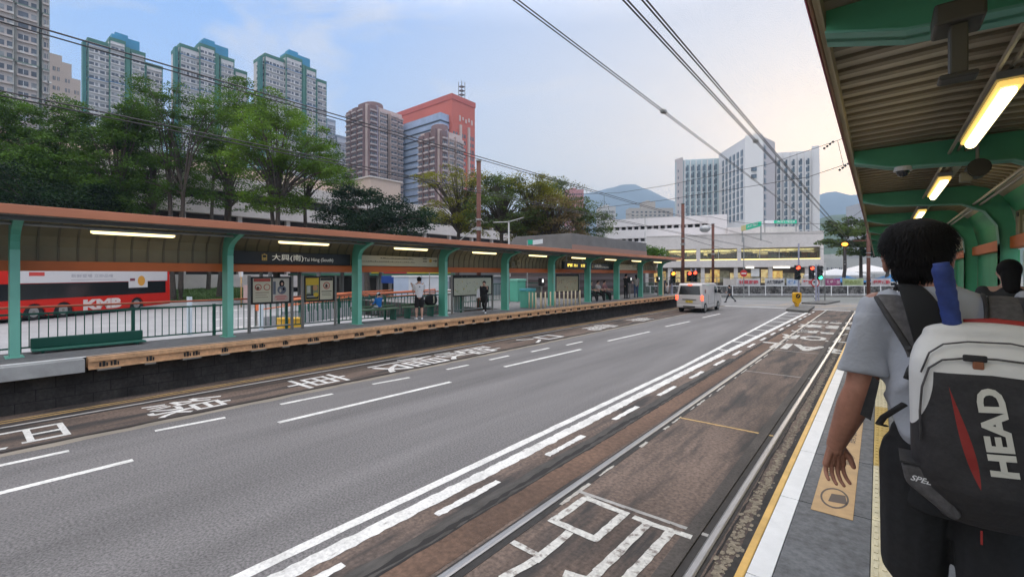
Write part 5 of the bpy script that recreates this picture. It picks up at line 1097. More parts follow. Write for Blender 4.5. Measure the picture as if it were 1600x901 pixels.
# ground floor shops
mbox(MB(), 0, LM-1, 3.2, 11.8, 0, 3.54).build('shop_front', mat('shop_dark', (.13, .10, .08), .6, n=(.5, .5)), t)
m = MB(); mi = 0
for k in range(15):
    u_ = 1+k*(LM-3)/15; mbox(m, u_, u_+random.uniform(1.2, 2.1), 3.1, 3.19, .9, random.uniform(2.5, 3.2), k % 3)
m.build('shop_light_panel', [mat('shopglow1', (.75, .5, .16), .5, emit=.5, n=(1.5, .6)), mat('shopglow2', (.32, .30, .2), .5, emit=.12, n=(1.5, .6)), mat('shopglow3', (.8, .62, .3), .5, emit=.4, n=(2, .6))], t)
for px in (1046, 1098, 1150, 1204, 1262): u_ = mu(px); mbox(MB(), u_-.3, u_+.3, .2, .9, 0, 3.54).build('column', mw, t)
for px0, px1 in ((1165, 1178), (1208, 1234)): mbox(MB(), mu(px0), mu(px1), -.3, -.16, 3.35, 3.62).build('sign_light', mat('signlight', (.95, .9, .75), .5, emit=1.1), t)
q = mbox(MB(), mu(1174), mu(1187), .5, .8, 2.0, 3.3).build('white_oval_sign', white, t)
gs = mat('sign_green', (.01, .42, .24), .5, emit=.25)
A_, B_ = P(1158, 74), P(1187, 69)
t2 = thing('shop_sign', 'tilted green sign with white panel on the left mall roof', 'sign', A_)
def sgn(t2, A_, B_, za0, za1, zb0, zb1, frac, mleft):
    xd = (B_-A_).normalized(); n_ = V((xd.y, -xd.x, 0)); C_ = A_.lerp(B_, frac); zc0, zc1 = za0+(zb0-za0)*frac, za1+(zb1-za1)*frac
    def slab_(p, q, z0, z1, y0_, y1_, m_, nm_):
        b = MB(); a0 = p; a1 = p-n_*.3; b0 = q; b1 = q-n_*.3
        v = [(a0.x, a0.y, z0), (b0.x, b0.y, y0_), (b0.x, b0.y, y1_), (a0.x, a0.y, z1), (a1.x, a1.y, z0), (b1.x, b1.y, y0_), (b1.x, b1.y, y1_), (a1.x, a1.y, z1)]
        b.v = v; b.f = [(0, 1, 2, 3), (7, 6, 5, 4), (4, 5, 1, 0), (3, 2, 6, 7), (1, 5, 6, 2), (4, 0, 3, 7)]; b.m = [0]*6; return b.build(nm_, m_, t2)
    slab_(A_, C_, za0, za1, zc0, zc1, mleft, 'pale_panel'); slab_(C_, B_, zc0, zc1, zb0, zb1, gs, 'green_panel')
    mid = C_.lerp(B_, .5); MB().add(text_mb('大興花園', (B_-C_).length*.8, (zb1-zb0)*.6, 0, .03), frame(mid+n_*.05+V((0, 0, (zc0+zc1+zb0+zb1)/4)), xd+V((0, 0, (zb0-zc0)/(B_-C_).length)), (0, 0, 1))).build('lettering', white, t2)
    for p in (A_, B_): MB().tube([p-n_*.2+V((0, 0, za0-1.8 if p is A_ else zb0-2.2)), p-n_*.2+V((0, 0, za0+.1 if p is A_ else zb0+.1))], .1).build('leg', galv, t2)
sgn(t2, A_, B_, ZD(361, 74), ZD(353, 74), ZD(353, 69), ZD(346, 69), .28, colm('signcream', (.62, .55, .25)))
t3 = thing('shop_sign', 'long level green sign above the right part of mall', 'sign', P(1196, 82)); sgn(t3, P(1196, 82), P(1245, 82), ZD(348.5, 82), ZD(344.5, 82), ZD(349, 82), ZD(343.5, 82), .27, white)
# roof level block with car park decks
t = thing('car_park', 'white car park decks left of the hotel behind the mall', 'car park', P(1050, 92)); a0, b0 = P(945, 98), P(1136, 88); dd0 = (b0-a0).normalized(); nn0 = V((-dd0.y, dd0.x, 0)); L0 = (b0-a0).length
def dq(u, v): q = a0+dd0*u+nn0*v; return (q.x, q.y)
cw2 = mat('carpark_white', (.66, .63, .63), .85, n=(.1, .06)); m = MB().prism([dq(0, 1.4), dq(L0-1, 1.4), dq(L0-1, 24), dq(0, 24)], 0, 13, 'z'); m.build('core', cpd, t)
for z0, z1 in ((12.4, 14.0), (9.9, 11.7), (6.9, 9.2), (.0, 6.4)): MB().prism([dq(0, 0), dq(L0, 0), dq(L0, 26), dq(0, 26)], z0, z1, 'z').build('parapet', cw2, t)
MB().prism([dq(L0*.86, -.8), dq(L0, -.8), dq(L0, -.05), dq(L0*.86, -.05)], 7.0, 13.6, 'z').build('ramp_wall', cw2, t)
m = MB()
for k in range(18): m.prism([dq(L0*k/18+.4, .4), dq(L0*k/18+.8, .4), dq(L0*k/18+.8, 1.2), dq(L0*k/18+.4, 1.2)], 0, 13, 'z')
m.build('columns', cw2, t)
t = thing('mall_upper_block', 'grey plain upper block of mall below the hotel', 'building', P(1200, 84)); m = MB(); a_, b_ = P(1137, 86), P(1248, 84); d1 = (b_-a_).normalized(); n1 = V((-d1.y, d1.x, 0))
m.prism([(a_+n1*v+d1*u).to_tuple()[:2] for u, v in ((0, 0), ((b_-a_).length, 0), ((b_-a_).length, 14), (0, 14))], 0, 11.2, 'z').build('wall', mw, t)
# hotel-like slab block
hw_ = mat('hotel_white', (.74, .73, .73), .75, n=(.05, .05)); hb = mat('hotel_blue', (.46, .56, .60), .7, n=(.1, .06)); hp = mat('hotel_pink', (.54, .50, .50), .8); hd_ = mat('hotel_dark', (.12, .17, .22), .3, n=(.3, .6))
t = thing('slab_block', 'big pale blue slab block towering behind the mall', 'tower block', P(1170, 190))
def wall(pts, z0, z1, m_, nm='wall'):
    return MB().prism([(p.x, p.y) for p in pts], z0, z1, 'z').build(nm, m_, t)
zA = ZD(250, 195)
wall([P(1055, 199), P(1068, 195), P(1125, 192), P(1127, 225), P(1058, 225)], 0, zA, hb); wall([P(1054.5, 199.3), P(1067, 194.7), P(1068, 210), P(1056, 212)], 0, zA+1.2, hp)
zB = ZD(225, 176); zC = ZD(213, 168)
wall([P(1123, 191), P(1164, 168), P(1166, 215), P(1124, 215)], 0, zB, hw_); wall([P(1164, 167.5), P(1192.5, 165), P(1194, 205), P(1165, 205)], 0, zC, hw_); wall([P(1192.5, 165), P(1211, 172), P(1211.5, 212), P(1194, 206)], 0, zC-1, hp)
zD_ = ZD(237, 188)
wall([P(1211, 190), P(1268, 186), P(1269, 220), P(1212, 222)], 0, zD_, hw_); wall([P(1268, 185.6), P(1280, 184), P(1281, 218), P(1269, 219)], 0, zD_+1.5, hw_)
rr = []
def cols(a_, b_, z0, z1, us, wf, fh=2.95, hh=.62):
    for u_ in us: rr.extend(facade_rects(a_.to_tuple()[:2], b_.to_tuple()[:2], z0, z1, fh, [(u_, u_+wf)], hh, .06))
cols(P(1068, 195), P(1125, 192), 22, zA-1.5, [.04+.155*k for k in range(6)], .05); cols(P(1068, 195), P(1125, 192), 22, zA-1.5, [.095+.155*k for k in range(6)], .045, 2.95, .85)
cols(P(1124.5, 190), P(1164, 168), 22, zB-2, [.12+.148*k for k in range(6)], .07, 2.95, .8)
cols(P(1211, 190), P(1268, 186), 14, zD_-1.5, [.03+.2*k for k in range(5)], .055); cols(P(1211, 190), P(1268, 186), 14, zD_-1.5, [.09+.2*k for k in range(5)], .05, 2.95, .85)
cols(P(1192.5, 165), P(1211, 172), 20, zC-3, [.06], .14); cols(P(1055, 199), P(1068, 195), 22, zA-2, [.35], .4, 2.95, .4)
window_parts(t, rr, .12, hd_)
m = MB()
for k in range(6):
    a_ = P(1068, 195).lerp(P(1125, 192), .022+.155*k); a2 = P(1068, 195).lerp(P(1125, 192), .036+.155*k); m.prism([(a_.x, a_.y), (a2.x, a2.y), (a2+V((.6, -1.0, 0))).to_tuple()[:2], (a_+V((.6, -1.0, 0))).to_tuple()[:2]], 0, zA-.5, 'z')
for k in range(6):
    a_ = P(1211, 190).lerp(P(1268, 186), .01+.2*k*.98); a2 = P(1211, 190).lerp(P(1268, 186), .026+.2*k*.98); m.prism([(a_.x, a_.y), (a2.x, a2.y), (a2+V((.6, -1.0, 0))).to_tuple()[:2], (a_+V((.6, -1.0, 0))).to_tuple()[:2]], 0, zD_-.5, 'z')
m.build('pilaster', hw_, t); m = MB()
for px in (1172, 1178, 1181): p = P(px, 175); m.tube([(p.x, p.y, zC), (p.x, p.y, zC+3.5)], .12)
m.build('antenna', galv, t)
m = MB()
for k, z in enumerate((40, 37.4)):
    for u_ in (.45, .55): q = P(1164, 167.4).lerp(P(1192.5, 164.9), u_); m.box(q.x-.6, q.x+.6, q.y-.3, q.y, z, z+1.4)
m.build('vent_window', hd_, t)
# far small blocks
def farblock(lb, px0, px1, py, d_, c_, name='far_block'):
    a_, b_ = P(px0, d_), P(px1, d_); t = thing(name, lb, 'building', a_); zt = ZD(py, d_); d1 = (b_-a_).normalized(); n1 = V((-d1.y, d1.x, 0)); L = (b_-a_).length
    MB().prism([(a_+n1*v+d1*u).to_tuple()[:2] for u, v in ((0, 0), (L, 0), (L, 12), (0, 12))], 0, zt, 'z').build('wall', mat('far'+lb[:14], c_, .8), t)
    MB().prism([(a_+n1*v+d1*u).to_tuple()[:2] for u, v in ((L*.3, 2), (L*.6, 2), (L*.6, 8), (L*.3, 8))], zt, zt+L*.12, 'z').build('roof_box', mat('far'+lb[:14], c_, .8), t)
    rr = facade_rects(a_.to_tuple()[:2], b_.to_tuple()[:2], zt*.3, zt-1, 3, [(.06+.1*k, .11+.1*k) for k in range(9)], .45); window_parts(t, rr, .1, wgl, maxn=40); return t
farblock('small white block above the trees left of the blue mountain', 938, 962, 322, 260, (.5, .5, .5)); farblock('low beige block in front of the blue mountain', 983, 1052, 325, 420, (.42, .38, .34)); farblock('taller beige block in front of the blue mountain', 1005, 1024, 315, 425, (.44, .40, .36)); farblock('small pink block half hidden by the tree crown', 884, 912, 296, 300, (.48, .24, .25))
farblock('pale narrow tower right of the dark glass block', 1347, 1361, 318, 250, (.45, .45, .47)); farblock('low white buildings beyond the market tents', 1288, 1352, 404, 120, (.42, .42, .40)); farblock('low pale building beyond the dark pole', 1350, 1400, 398, 130, (.4, .4, .4))
# ---------------- hills ----------------
def hill(lb, ridge, d0, d1, col, seed, rough=.03, name='hill'):
    random.seed(seed); m = MB(); px0, px1 = ridge[0][0], ridge[-1][0]; NU, NV = 110, 22; H = []
    import mathutils
    for i in range(NU+1):
        px = px0+(px1-px0)*i/NU
        for j in range(len(ridge)-1):
            if ridge[j][0] <= px <= ridge[j+1][0]: f = (px-ridge[j][0])/(ridge[j+1][0]-ridge[j][0]); f = f*f*(3-2*f)*.5+f*.5; py = ridge[j][1]+(ridge[j+1][1]-ridge[j][1])*f; break
        for k in range(NV+1):
            s = k/NV*2; d_ = d0+(d1-d0)*s/1; zr = ZD(py, d1)
            hgt = (min(s, 2-s))**.8
            p = P(px, d_); nz_ = mathutils.noise.fractal(V((p.x, p.y, 0))*(6/(d1-d0)), 1, 2, 5)
            z = zr*hgt+nz_*zr*rough*4*min(1, 2*abs(1-s)+.15)
            m.v.append((p.x, p.y, max(z, -5)))
    for i in range(NU):
        for k in range(NV): a_ = i*(NV+1)+k; m.f.append((a_, a_+NV+1, a_+NV+2, a_+1)); m.m.append(0)
    return st(m.build(name, mat('hill_'+str(seed), col, .95, n=(.008, .35), n2=(.06, .3)), smooth=True))
hill('', [(560, 360), (760, 345), (860, 325), (915, 302), (945, 296), (960, 292), (975, 286.5), (990, 288), (1012, 297), (1050, 314), (1100, 325), (1180, 330), (1260, 312), (1290, 301), (1308, 299), (1320, 303), (1333, 306), (1348, 300), (1365, 297), (1420, 300), (1560, 320), (1750, 330)], 2300, 3100, (.035, .06, .07), 1)
hill('', [(1240, 395), (1280, 342), (1300, 336), (1345, 334), (1362, 345), (1480, 350), (1600, 380)], 560, 800, (.05, .085, .045), 2, .02)
# ---------------- trees ----------------
def leafmat(name, c, var=.5):
    if name in MT: return MT[name]
    m = bpy.data.materials.new(name); m.use_nodes = True; t = m.node_tree; MT[name] = m; p = t.nodes['Principled BSDF']; p.inputs['Roughness'].default_value = .6; p.inputs['Specular IOR Level'].default_value = .25
    tcn = t.nodes.new('ShaderNodeTexCoord'); q = t.nodes.new('ShaderNodeTexNoise'); q.inputs['Scale'].default_value = .45; q.inputs['Detail'].default_value = 4; t.links.new(tcn.outputs['Object'], q.inputs[0])
    cr_ = t.nodes.new('ShaderNodeValToRGB'); cr_.color_ramp.elements[0].position = .34; cr_.color_ramp.elements[1].position = .66
    cr_.color_ramp.elements[0].color = (*[x*(1-var) for x in c], 1); cr_.color_ramp.elements[1].color = (c[0]*(1+var*1.2), c[1]*(1+var), c[2]*(1+var*.3), 1); t.links.new(q.outputs[0], cr_.inputs[0]); t.links.new(cr_.outputs[0], p.inputs['Base Color'])
    tr = t.nodes.new('ShaderNodeBsdfTranslucent'); t.links.new(cr_.outputs[0], tr.inputs[0]); mx = t.nodes.new('ShaderNodeMixShader'); mx.inputs[0].default_value = .35; t.links.new(p.outputs[0], mx.inputs[1]); t.links.new(tr.outputs[0], mx.inputs[2]); t.links.new(mx.outputs[0], t.nodes['Material Output'].inputs[0]); return m
def tree(lb, px, d, crown, m_, seed, nclump=120, leaves=60, ls=.28, flat=.35, base=0, trunks=1, grp=None, name='tree', tr=.22, clr=1.25, bare=0, X=None):
    # crown: list of lobes (px, py, half width px, half height py) seen at depth d
    rnd = np.random.RandomState(seed); random.seed(seed); b = P(px, d, base)
    t = thing(name, lb, 'tree', b, 0, grp); s = d/FP; lob = []
    for (cx_, cy_, hx, hy) in crown:
        c = P(cx_, d+rnd.uniform(-1.2, 1.2)*hx*s*.4, ZD(cy_, d)); ob = 1/math.hypot(1, (cx_-800)/FP); lob.append((c, hx*s*ob*1.02, hy*s))
    wts = np.array([a*h for _, a, h in lob]); wts /= wts.sum(); cl = []
    for k in range(nclump):
        c, a, h = lob[rnd.choice(len(lob), p=wts)]; v = rnd.normal(size=3); v /= np.linalg.norm(v); r = rnd.uniform(.35, 1)**.6
        cl.append(V((c.x+v[0]*a*r, c.y+v[1]*a*r, c.z+v[2]*h*r)))
    n = nclump*leaves; cc = np.repeat(np.array([tuple(c) for c in cl]), leaves, 0); rad = np.repeat(rnd.uniform(.5, 1.25, nclump)*clr, leaves)[:, None]
    off = rnd.normal(size=(n, 3)); off /= (np.linalg.norm(off, axis=1)[:, None]+1e-6); off *= rnd.uniform(0, 1, (n, 1))**.45*rad; off[:, 2] *= flat
    off[:, 2] -= .22*(off[:, 0]**2+off[:, 1]**2)/rad[:, 0]
    pos = cc+off; u = rnd.normal(size=(n, 3)); u[:, 2] *= .45; u /= np.linalg.norm(u, axis=1)[:, None]; w_ = rnd.normal(size=(n, 3)); w_[:, 2] *= .5; w_ -= u*(u*w_).sum(1)[:, None]; w_ /= np.linalg.norm(w_, axis=1)[:, None]
    sz_ = rnd.uniform(.6, 1.3, (n, 1))*ls; a0 = pos-u*sz_*.5; a2 = pos+u*sz_*.5; a1 = pos+w_*sz_*.24; a3 = pos-w_*sz_*.24
    vv = np.stack([a0, a1, a2, a3], 1).reshape(-1, 3); me = bpy.data.meshes.new('crown'); me.vertices.add(4*n); me.vertices.foreach_set('co', vv.ravel()); me.loops.add(4*n); me.loops.foreach_set('vertex_index', np.arange(4*n)); me.polygons.add(n); me.polygons.foreach_set('loop_start', np.arange(n)*4); me.polygons.foreach_set('loop_total', np.full(n, 4)); me.update(calc_edges=True); me.materials.append(m_)
    o = bpy.data.objects.new('crown', me); COL.objects.link(o); o.parent = t; o.matrix_parent_inverse = W[t].inverted()
    ctr = sum((c for c, _, _ in lob), V())/len(lob); mb = MB(); lowest = min(c.z-h for c, a, h in lob)
    forks = []
    for k in range(trunks):
        b0 = b+V((random.uniform(-.3, .3)*(trunks-1), random.uniform(-.3, .3)*(trunks-1), 0)); f = V((b.x+(ctr.x-b.x)*.3+random.uniform(-.6, .6)*trunks, b.y+random.uniform(-.6, .6), max(base+1.5, lowest+(ctr.z-lowest)*.15)))
        mid = b0.lerp(f, .5)+V((random.uniform(-.15, .15), 0, 0)); mb.tube([b0-V((0, 0, .1)), b0.lerp(f, .12), mid, f], tr*1.15, 8, r2=tr*.75); forks.append(f)
    for i, c in enumerate(cl):
        if i % 4 and not bare: continue
        f = random.choice(forks); hh_ = max(.0, (c.z-f.z)); m1 = f+V(((ctr.x-f.x)*.2+(c.x-f.x)*.25, (c.y-f.y)*.25, hh_*.45)); m2 = m1.lerp(c, .55)+V((random.uniform(-.3, .3), random.uniform(-.3, .3), hh_*.1))
        mb.tube([f-V((0, 0, .2)), m1, m2, c], tr*.34, 5, r2=.015)
    mb.build('trunk', bark, t); return t
L1 = leafmat('leaf_green', (.072, .150, .022)); L2 = leafmat('leaf_deep', (.012, .038, .012)); L3 = leafmat('leaf_yellow', (.20, .21, .03)); L4 = leafmat('leaf_brown', (.15, .115, .06)); L5 = leafmat('leaf_darkblue', (.012, .034, .017)); L6 = leafmat('leaf_casuarina', (.085, .13, .04)); L7 = leafmat('leaf_bright', (.105, .20, .022))
TGp = 'tall green roadside trees behind the bus road'
tree('large dark green tree filling the left frame edge', -30, 40, [(-20, 210, 80, 70), (30, 180, 55, 35), (10, 280, 80, 60), (60, 240, 50, 50)], L1, 1, 240, 150, .22, grp=TGp)
tree('deep green tree second from the left above the bus', 95, 42, [(90, 235, 60, 50), (110, 190, 35, 30), (80, 300, 70, 50), (140, 290, 50, 50)], L1, 2, 230, 150, .22, grp=TGp)
tree('very dark leafy tree low behind the canopy at left', 60, 36, [(20, 310, 70, 45), (90, 330, 80, 40), (150, 320, 60, 40)], L2, 21, 200, 140, .21, grp=TGp)
tree('dark green tree between the bus and the open-limbed tree', 180, 38, [(170, 250, 55, 60), (195, 200, 35, 40), (160, 320, 55, 40), (215, 170, 25, 25)], L1, 3, 220, 150, .21, grp=TGp)
tree('airy tree with visible limbs before the middle pale tower', 277, 40, [(270, 150, 38, 30), (240, 200, 45, 40), (300, 210, 55, 45), (260, 280, 60, 40), (340, 170, 40, 30), (225, 135, 20, 15)], L1, 4, 170, 130, .20, .3, trunks=2, grp=TGp, clr=1.15)
tree('thin airy tree below the middle and right pale towers', 345, 44, [(370, 160, 38, 35), (350, 230, 55, 45), (330, 300, 45, 35), (385, 290, 50, 40)], L1, 5, 160, 120, .20, .3, trunks=2, grp=TGp, clr=1.1)
tree('bright green rounded tree before the rightmost pale tower', 428, 40, [(420, 170, 62, 38), (430, 220, 85, 45), (475, 245, 55, 30), (400, 260, 55, 25), (510, 270, 30, 20), (430, 310, 60, 22)], L7, 6, 240, 150, .20, .3, trunks=3, grp=TGp, clr=1.2)
tree('slim sparse tree leaning right below the white blue tower', 480, 46, [(500, 250, 38, 28), (525, 275, 30, 20), (470, 300, 40, 25)], L1, 7, 90, 120, .20, .3, grp=TGp)
tree('leafy green tree filling the gap above the bus front', 238, 46, [(225, 230, 40, 45), (250, 270, 40, 40), (215, 300, 40, 35)], L1, 31, 150, 140, .21, grp=TGp)
tree('green tree behind the two airy trees in middle', 325, 52, [(320, 250, 35, 35), (395, 240, 30, 35), (350, 200, 30, 25)], L1, 32, 75, 130, .21, .3, grp=TGp)
tree('dark low spreading tree behind the third turquoise post', 575, 34, [(580, 325, 75, 28), (560, 300, 45, 18), (630, 335, 48, 25), (530, 345, 45, 20), (610, 350, 70, 20)], L5, 8, 170, 140, .19, .35, grp=TGp, clr=1.0)
MG = 'mixed yellow and brown trees left of grey roof'
tree('yellow green feathery tree below the pink building', 715, 44, [(690, 280, 38, 18), (735, 290, 40, 25), (700, 330, 45, 25), (745, 340, 35, 30)], L3, 9, 130, 110, .19, .3, grp=MG, bare=1, clr=1.1)
tree('olive green tree right of the rusty pole', 785, 42, [(785, 290, 38, 22), (770, 330, 45, 35), (810, 340, 40, 30)], L6, 10, 130, 120, .19, .32, grp=MG, bare=1, clr=1.1)
tree('yellow topped tree with brown lower branches', 830, 44, [(825, 293, 36, 20), (850, 320, 35, 25), (815, 350, 45, 25)], L3, 11, 120, 110, .19, .3, grp=MG, bare=1)
tree('thin brown leaved tree left of the dark green one', 865, 43, [(860, 330, 45, 28), (840, 365, 50, 20), (885, 350, 30, 30)], L4, 12, 110, 100, .19, .3, grp=MG, bare=1)
tree('green tree with airy top just behind the grey roof', 905, 46, [(860, 285, 28, 14), (880, 300, 30, 16), (900, 330, 40, 28), (930, 345, 30, 22), (900, 365, 55, 18)], L6, 13, 140, 120, .19, .3, grp=MG)
tree('small bushy green tree beside the thin lamp post', 1015, 55, [(1015, 390, 18, 8), (1028, 394, 12, 6)], L1, 14, 40, 60, .3, grp=MG)
CG = 'flat layered trees by the right tents'
tree('flat crowned tree at the mall corner with curved limb', 1316, 58, [(1300, 352, 16, 7), (1318, 362, 24, 8), (1300, 378, 18, 8), (1330, 345, 14, 6), (1330, 380, 15, 6)], L6, 15, 75, 60, .34, .2, grp=CG, clr=1.3)
tree('flat crowned tree between the amber lamp and dark pole', 1346, 60, [(1340, 362, 20, 6), (1352, 378, 22, 8), (1335, 392, 18, 6), (1365, 350, 18, 6)], L6, 16, 75, 60, .34, .2, grp=CG, clr=1.3)
tree('dark flat crowned tree directly behind the face', 1380, 56, [(1385, 370, 24, 10), (1375, 392, 22, 8), (1400, 350, 20, 8)], L2, 17, 75, 60, .34, .2, grp=CG, clr=1.3)
# ---------------- haze ----------------
hz = bpy.data.materials.new('haze'); hz.use_nodes = True; ht_ = hz.node_tree; ht_.nodes.clear(); pv_ = ht_.nodes.new('ShaderNodeVolumePrincipled'); ho = ht_.nodes.new('ShaderNodeOutputMaterial'); ht_.links.new(pv_.outputs[0], ho.inputs['Volume'])
pv_.inputs['Color'].default_value = (.56, .76, 1, 1); pv_.inputs['Density'].default_value = .00034; pv_.inputs['Anisotropy'].default_value = .2
o = MB().box(-4300, 3300, -450, 4250, -2, 760).build('haze', hz); o['kind'] = 'stuff'; tag(o, 'thin pale blue evening haze over the whole view', 'haze')
# ---------------- people ----------------
def cloth(c, nm): return mat('cloth_'+nm, c, .9, n=(6, .12))
def joints(h, pose):
    sh = pose.get('sh', 1.0); J = {}; lean = pose.get('lean', 0); hipz = pose.get('hipz', .53)*h
    def rot(p, o_, a): y, z = p[1]-o_[1], p[2]-o_[2]; return V((p[0], o_[1]+y*cos(a)+z*sin(a), o_[2]-y*sin(a)+z*cos(a)))
    hip = V((0, 0, hipz)); J['hip'] = hip
    up = {'waist': (0, 0, .61-.53), 'chest': (0, .005, .72-.53), 'neck': (0, 0, .845-.53), 'head': (0, .012, .925-.53), 'sL': (-.108*sh, 0, .815-.53), 'sR': (.108*sh, 0, .815-.53)}
    for k, v in up.items(): J[k] = rot(hip+V(v)*h, hip, lean)
    J['head'].x += pose.get('hx', 0); J['neck'].x += pose.get('hx', 0)*.5
    for s, n_ in ((-1, 'L'), (1, 'R')):
        th, kn = pose.get('leg'+n_, (0, 0)); H = hip+V((s*.05*h, 0, -.0)); J['h'+n_] = H; sp_ = pose.get('spread', .01)
        K = H+V((s*sp_*h, sin(th), -cos(th)))*1; K = H+V((s*sp_*h, .245*h*sin(th), -.245*h*cos(th))); A = K+V((0, .245*h*sin(th-kn), -.245*h*cos(th-kn))); J['k'+n_] = K; J['a'+n_] = A
        J['t'+n_] = A+V((s*.012*h, .085*h*cos(pose.get('foot'+n_, 0)), -.03*h+.08*h*sin(pose.get('foot'+n_, 0)))); J['heel'+n_] = A+V((0, -.022*h, -.022*h))
        a, e, o_ = pose.get('arm'+n_, (0, .15, .10))[:3]; S = J['s'+n_]; E_ = S+V((s*sin(o_)*.17, sin(a)*cos(o_)*.17, -cos(a)*cos(o_)*.17))*h
        o2 = pose.get('arm'+n_, (0, 0, .1, None))[3] if len(pose.get('arm'+n_, ())) > 3 else o_*.4; J['e'+n_] = E_; WR = E_+V((s*sin(o2)*.145, sin(a+e)*cos(o2)*.145, -cos(a+e)*cos(o2)*.145))*h; J['w'+n_] = WR; J['hd'+n_] = (WR-E_).normalized()
    return J
def hand(mb, wr, dr, h, s, curl=.35, side=None):
    # palm, four fingers and a thumb; dr hand direction, side = direction of the thumb
    dr = dr.normalized(); side = (side or V((0, 1, 0))); side = (side-dr*side.dot(dr)).normalized(); pn_ = dr.cross(side)*-s; L = .108*h
    pw = L*.21; mb.sweep([wr-dr*L*.06, wr+dr*L*.12, wr+dr*L*.32, wr+dr*L*.50], [(L*.15, L*.15), (L*.20, L*.13), (L*.25, L*.12), (L*.24, L*.09)], 10, t=None) if False else None
    for k in range(4): off = side*(pw*(1-.667*k)); mb.cap(wr+side*(pw*.45*(1-.667*k)), wr+dr*L*.48+off, L*.10, L*.085, 8)
    for k, ln in enumerate((.44, .50, .46, .36)):
        a = wr+dr*L*.50+side*(pw*(1-.667*k)); d0 = dr; prev = a
        for j, f in enumerate((.42, .33, .25)):
            ang = curl*(j+.6); d1 = (dr*cos(ang)+pn_*sin(ang)).normalized(); d1 = (d1+side*(.12*(1.5-k)/1.5)).normalized(); nx = prev+d1*L*ln*f; mb.cap(prev, nx, L*(.058-.005*j), L*(.054-.005*j), 8); prev = nx
    a = wr+dr*L*.10+side*pw*.9; d1 = (dr*.75+side*.62+pn_*.25).normalized(); b = a+d1*L*.24; c = b+(dr*.9+side*.2+pn_*.4).normalized()*L*.22; mb.cap(a, b, L*.10, L*.08, 8); mb.cap(b, c, L*.078, L*.06, 8)
def figure(lb, loc, rz, h, pose, top, bottom, skin_=None, shorts=False, short_sleeve=True, vox=.022, hair=True, cat='person', grp=None, topname='shirt', detail=False, long_hair=False, shoe=None, build_shirt=True, hat=None):
    J = joints(h, pose); t = thing('person', lb, 'person', loc, rz, grp); skin_ = skin_ or skin_lt; b = MB()
    b.cap(J['neck']-(J['head']-J['neck'])*.6, J['head'], .036*h, .034*h); hc = J['head']; b.ell(hc, .047*h, .056*h, .066*h, 16, 12); b.ell(hc+V((0, .012*h, -.03*h)), .036*h, .045*h, .038*h, 12, 8)
    b.ell(hc+V((0, .058*h, -.008*h)), .008*h, .012*h, .014*h, 8, 6)
    for s in (-1, 1): b.ell(hc+V((s*.049*h, -.002*h, -.006*h)), .007*h, .013*h, .02*h, 8, 6)
    for n_ in 'LR':
        ak = pose.get('ak', 1)*h; b.cap(J['s'+n_], J['e'+n_], .026*ak, .022*ak); b.cap(J['e'+n_], J['e'+n_].lerp(J['w'+n_], .3), .0225*ak, .0235*ak); b.cap(J['e'+n_].lerp(J['w'+n_], .3), J['w'+n_], .0235*ak, .0145*ak); b.cap(J['h'+n_], J['k'+n_], .048*h, .033*h); b.cap(J['k'+n_], J['k'+n_].lerp(J['a'+n_], .35), .031*h, .034*h); b.cap(J['k'+n_].lerp(J['a'+n_], .35), J['a'+n_], .033*h, .02*h)
        b.cap(J['heel'+n_], J['t'+n_], .021*h, .016*h)
    b.cap(J['hip']+V((0, 0, .01*h)), J['chest'], .07*h, .075*h); b.cap(J['sL'], J['sR'], pose.get('shr', .03)*h, pose.get('shr', .03)*h)
    b = remesh(b, vox, 3)
    if detail:
        for n_, s in (('L', -1), ('R', 1)):
            hm = MB(); hand(hm, J['w'+n_], V((s*.06, .02, -1)), h*.80, s, .38, V((-s*.75, .65, 0))); hm.cap(J['w'+n_]-J['hd'+n_]*.03, J['w'+n_]+V((0, 0, -.012)), .0145*h, .0155*h); b.add(remesh(hm, .0028, 4))
    else:
        for n_, s in (('L', -1), ('R', 1)): hand(b, J['w'+n_], J['hd'+n_], h, s, .4)
    if pose.get('es'):
        for s in (-1, 1): b.ell(hc+V((s*.080, -.004, -.036)), .010, .019, .031, 10, 8)
    body = b.build('body', skin_, t, smooth=True, local=True)
    f = MB()
    for s in (-1, 1): f.ell(hc+V((s*.018*h, .052*h, .004*h)), .007*h, .004*h, .0045*h, 8, 6)
    f.build('eye', black, body, smooth=True, local=True); MB().ell(hc+V((0, .052*h, -.032*h)), .014*h, .005*h, .004*h, 10, 6).build('mouth', mat('lips', (.28, .09, .08), .5), body, smooth=True, local=True)
    if build_shirt:
        c = MB(); c.sweep([J['hip']+V((0, 0, -.015*h)), J['hip']+V((0, 0, .04*h)), J['waist'].lerp(J['hip'], 0), J['chest'], J['neck']+V((0, 0, -.035*h)), J['neck']+V((0, 0, -.005*h))], [(.086*h, .078*h), (.088*h, .080*h), (.086*h, .080*h), (.106*h*pose.get('sh', 1), .086*h), (.085*h*pose.get('sh', 1), .055*h), (.044*h, .044*h)], 18)
        for n_ in 'LR':
            c.cap(J['s'+n_]+V((0, 0, -.005*h)), J['e'+n_].lerp(J['s'+n_], .32 if short_sleeve else 0), .038*h, .036*h if short_sleeve else .028*h)
            if not short_sleeve: c.cap(J['e'+n_], J['w'+n_], .028*h, .02*h)
        remesh(c, vox, 3).build(topname, top, t, smooth=True, local=True)
    c = MB(); c.cap(J['hip']+V((-.025*h, 0, .03*h)), J['hip']+V((.025*h, 0, .03*h)), .068*h, .068*h)
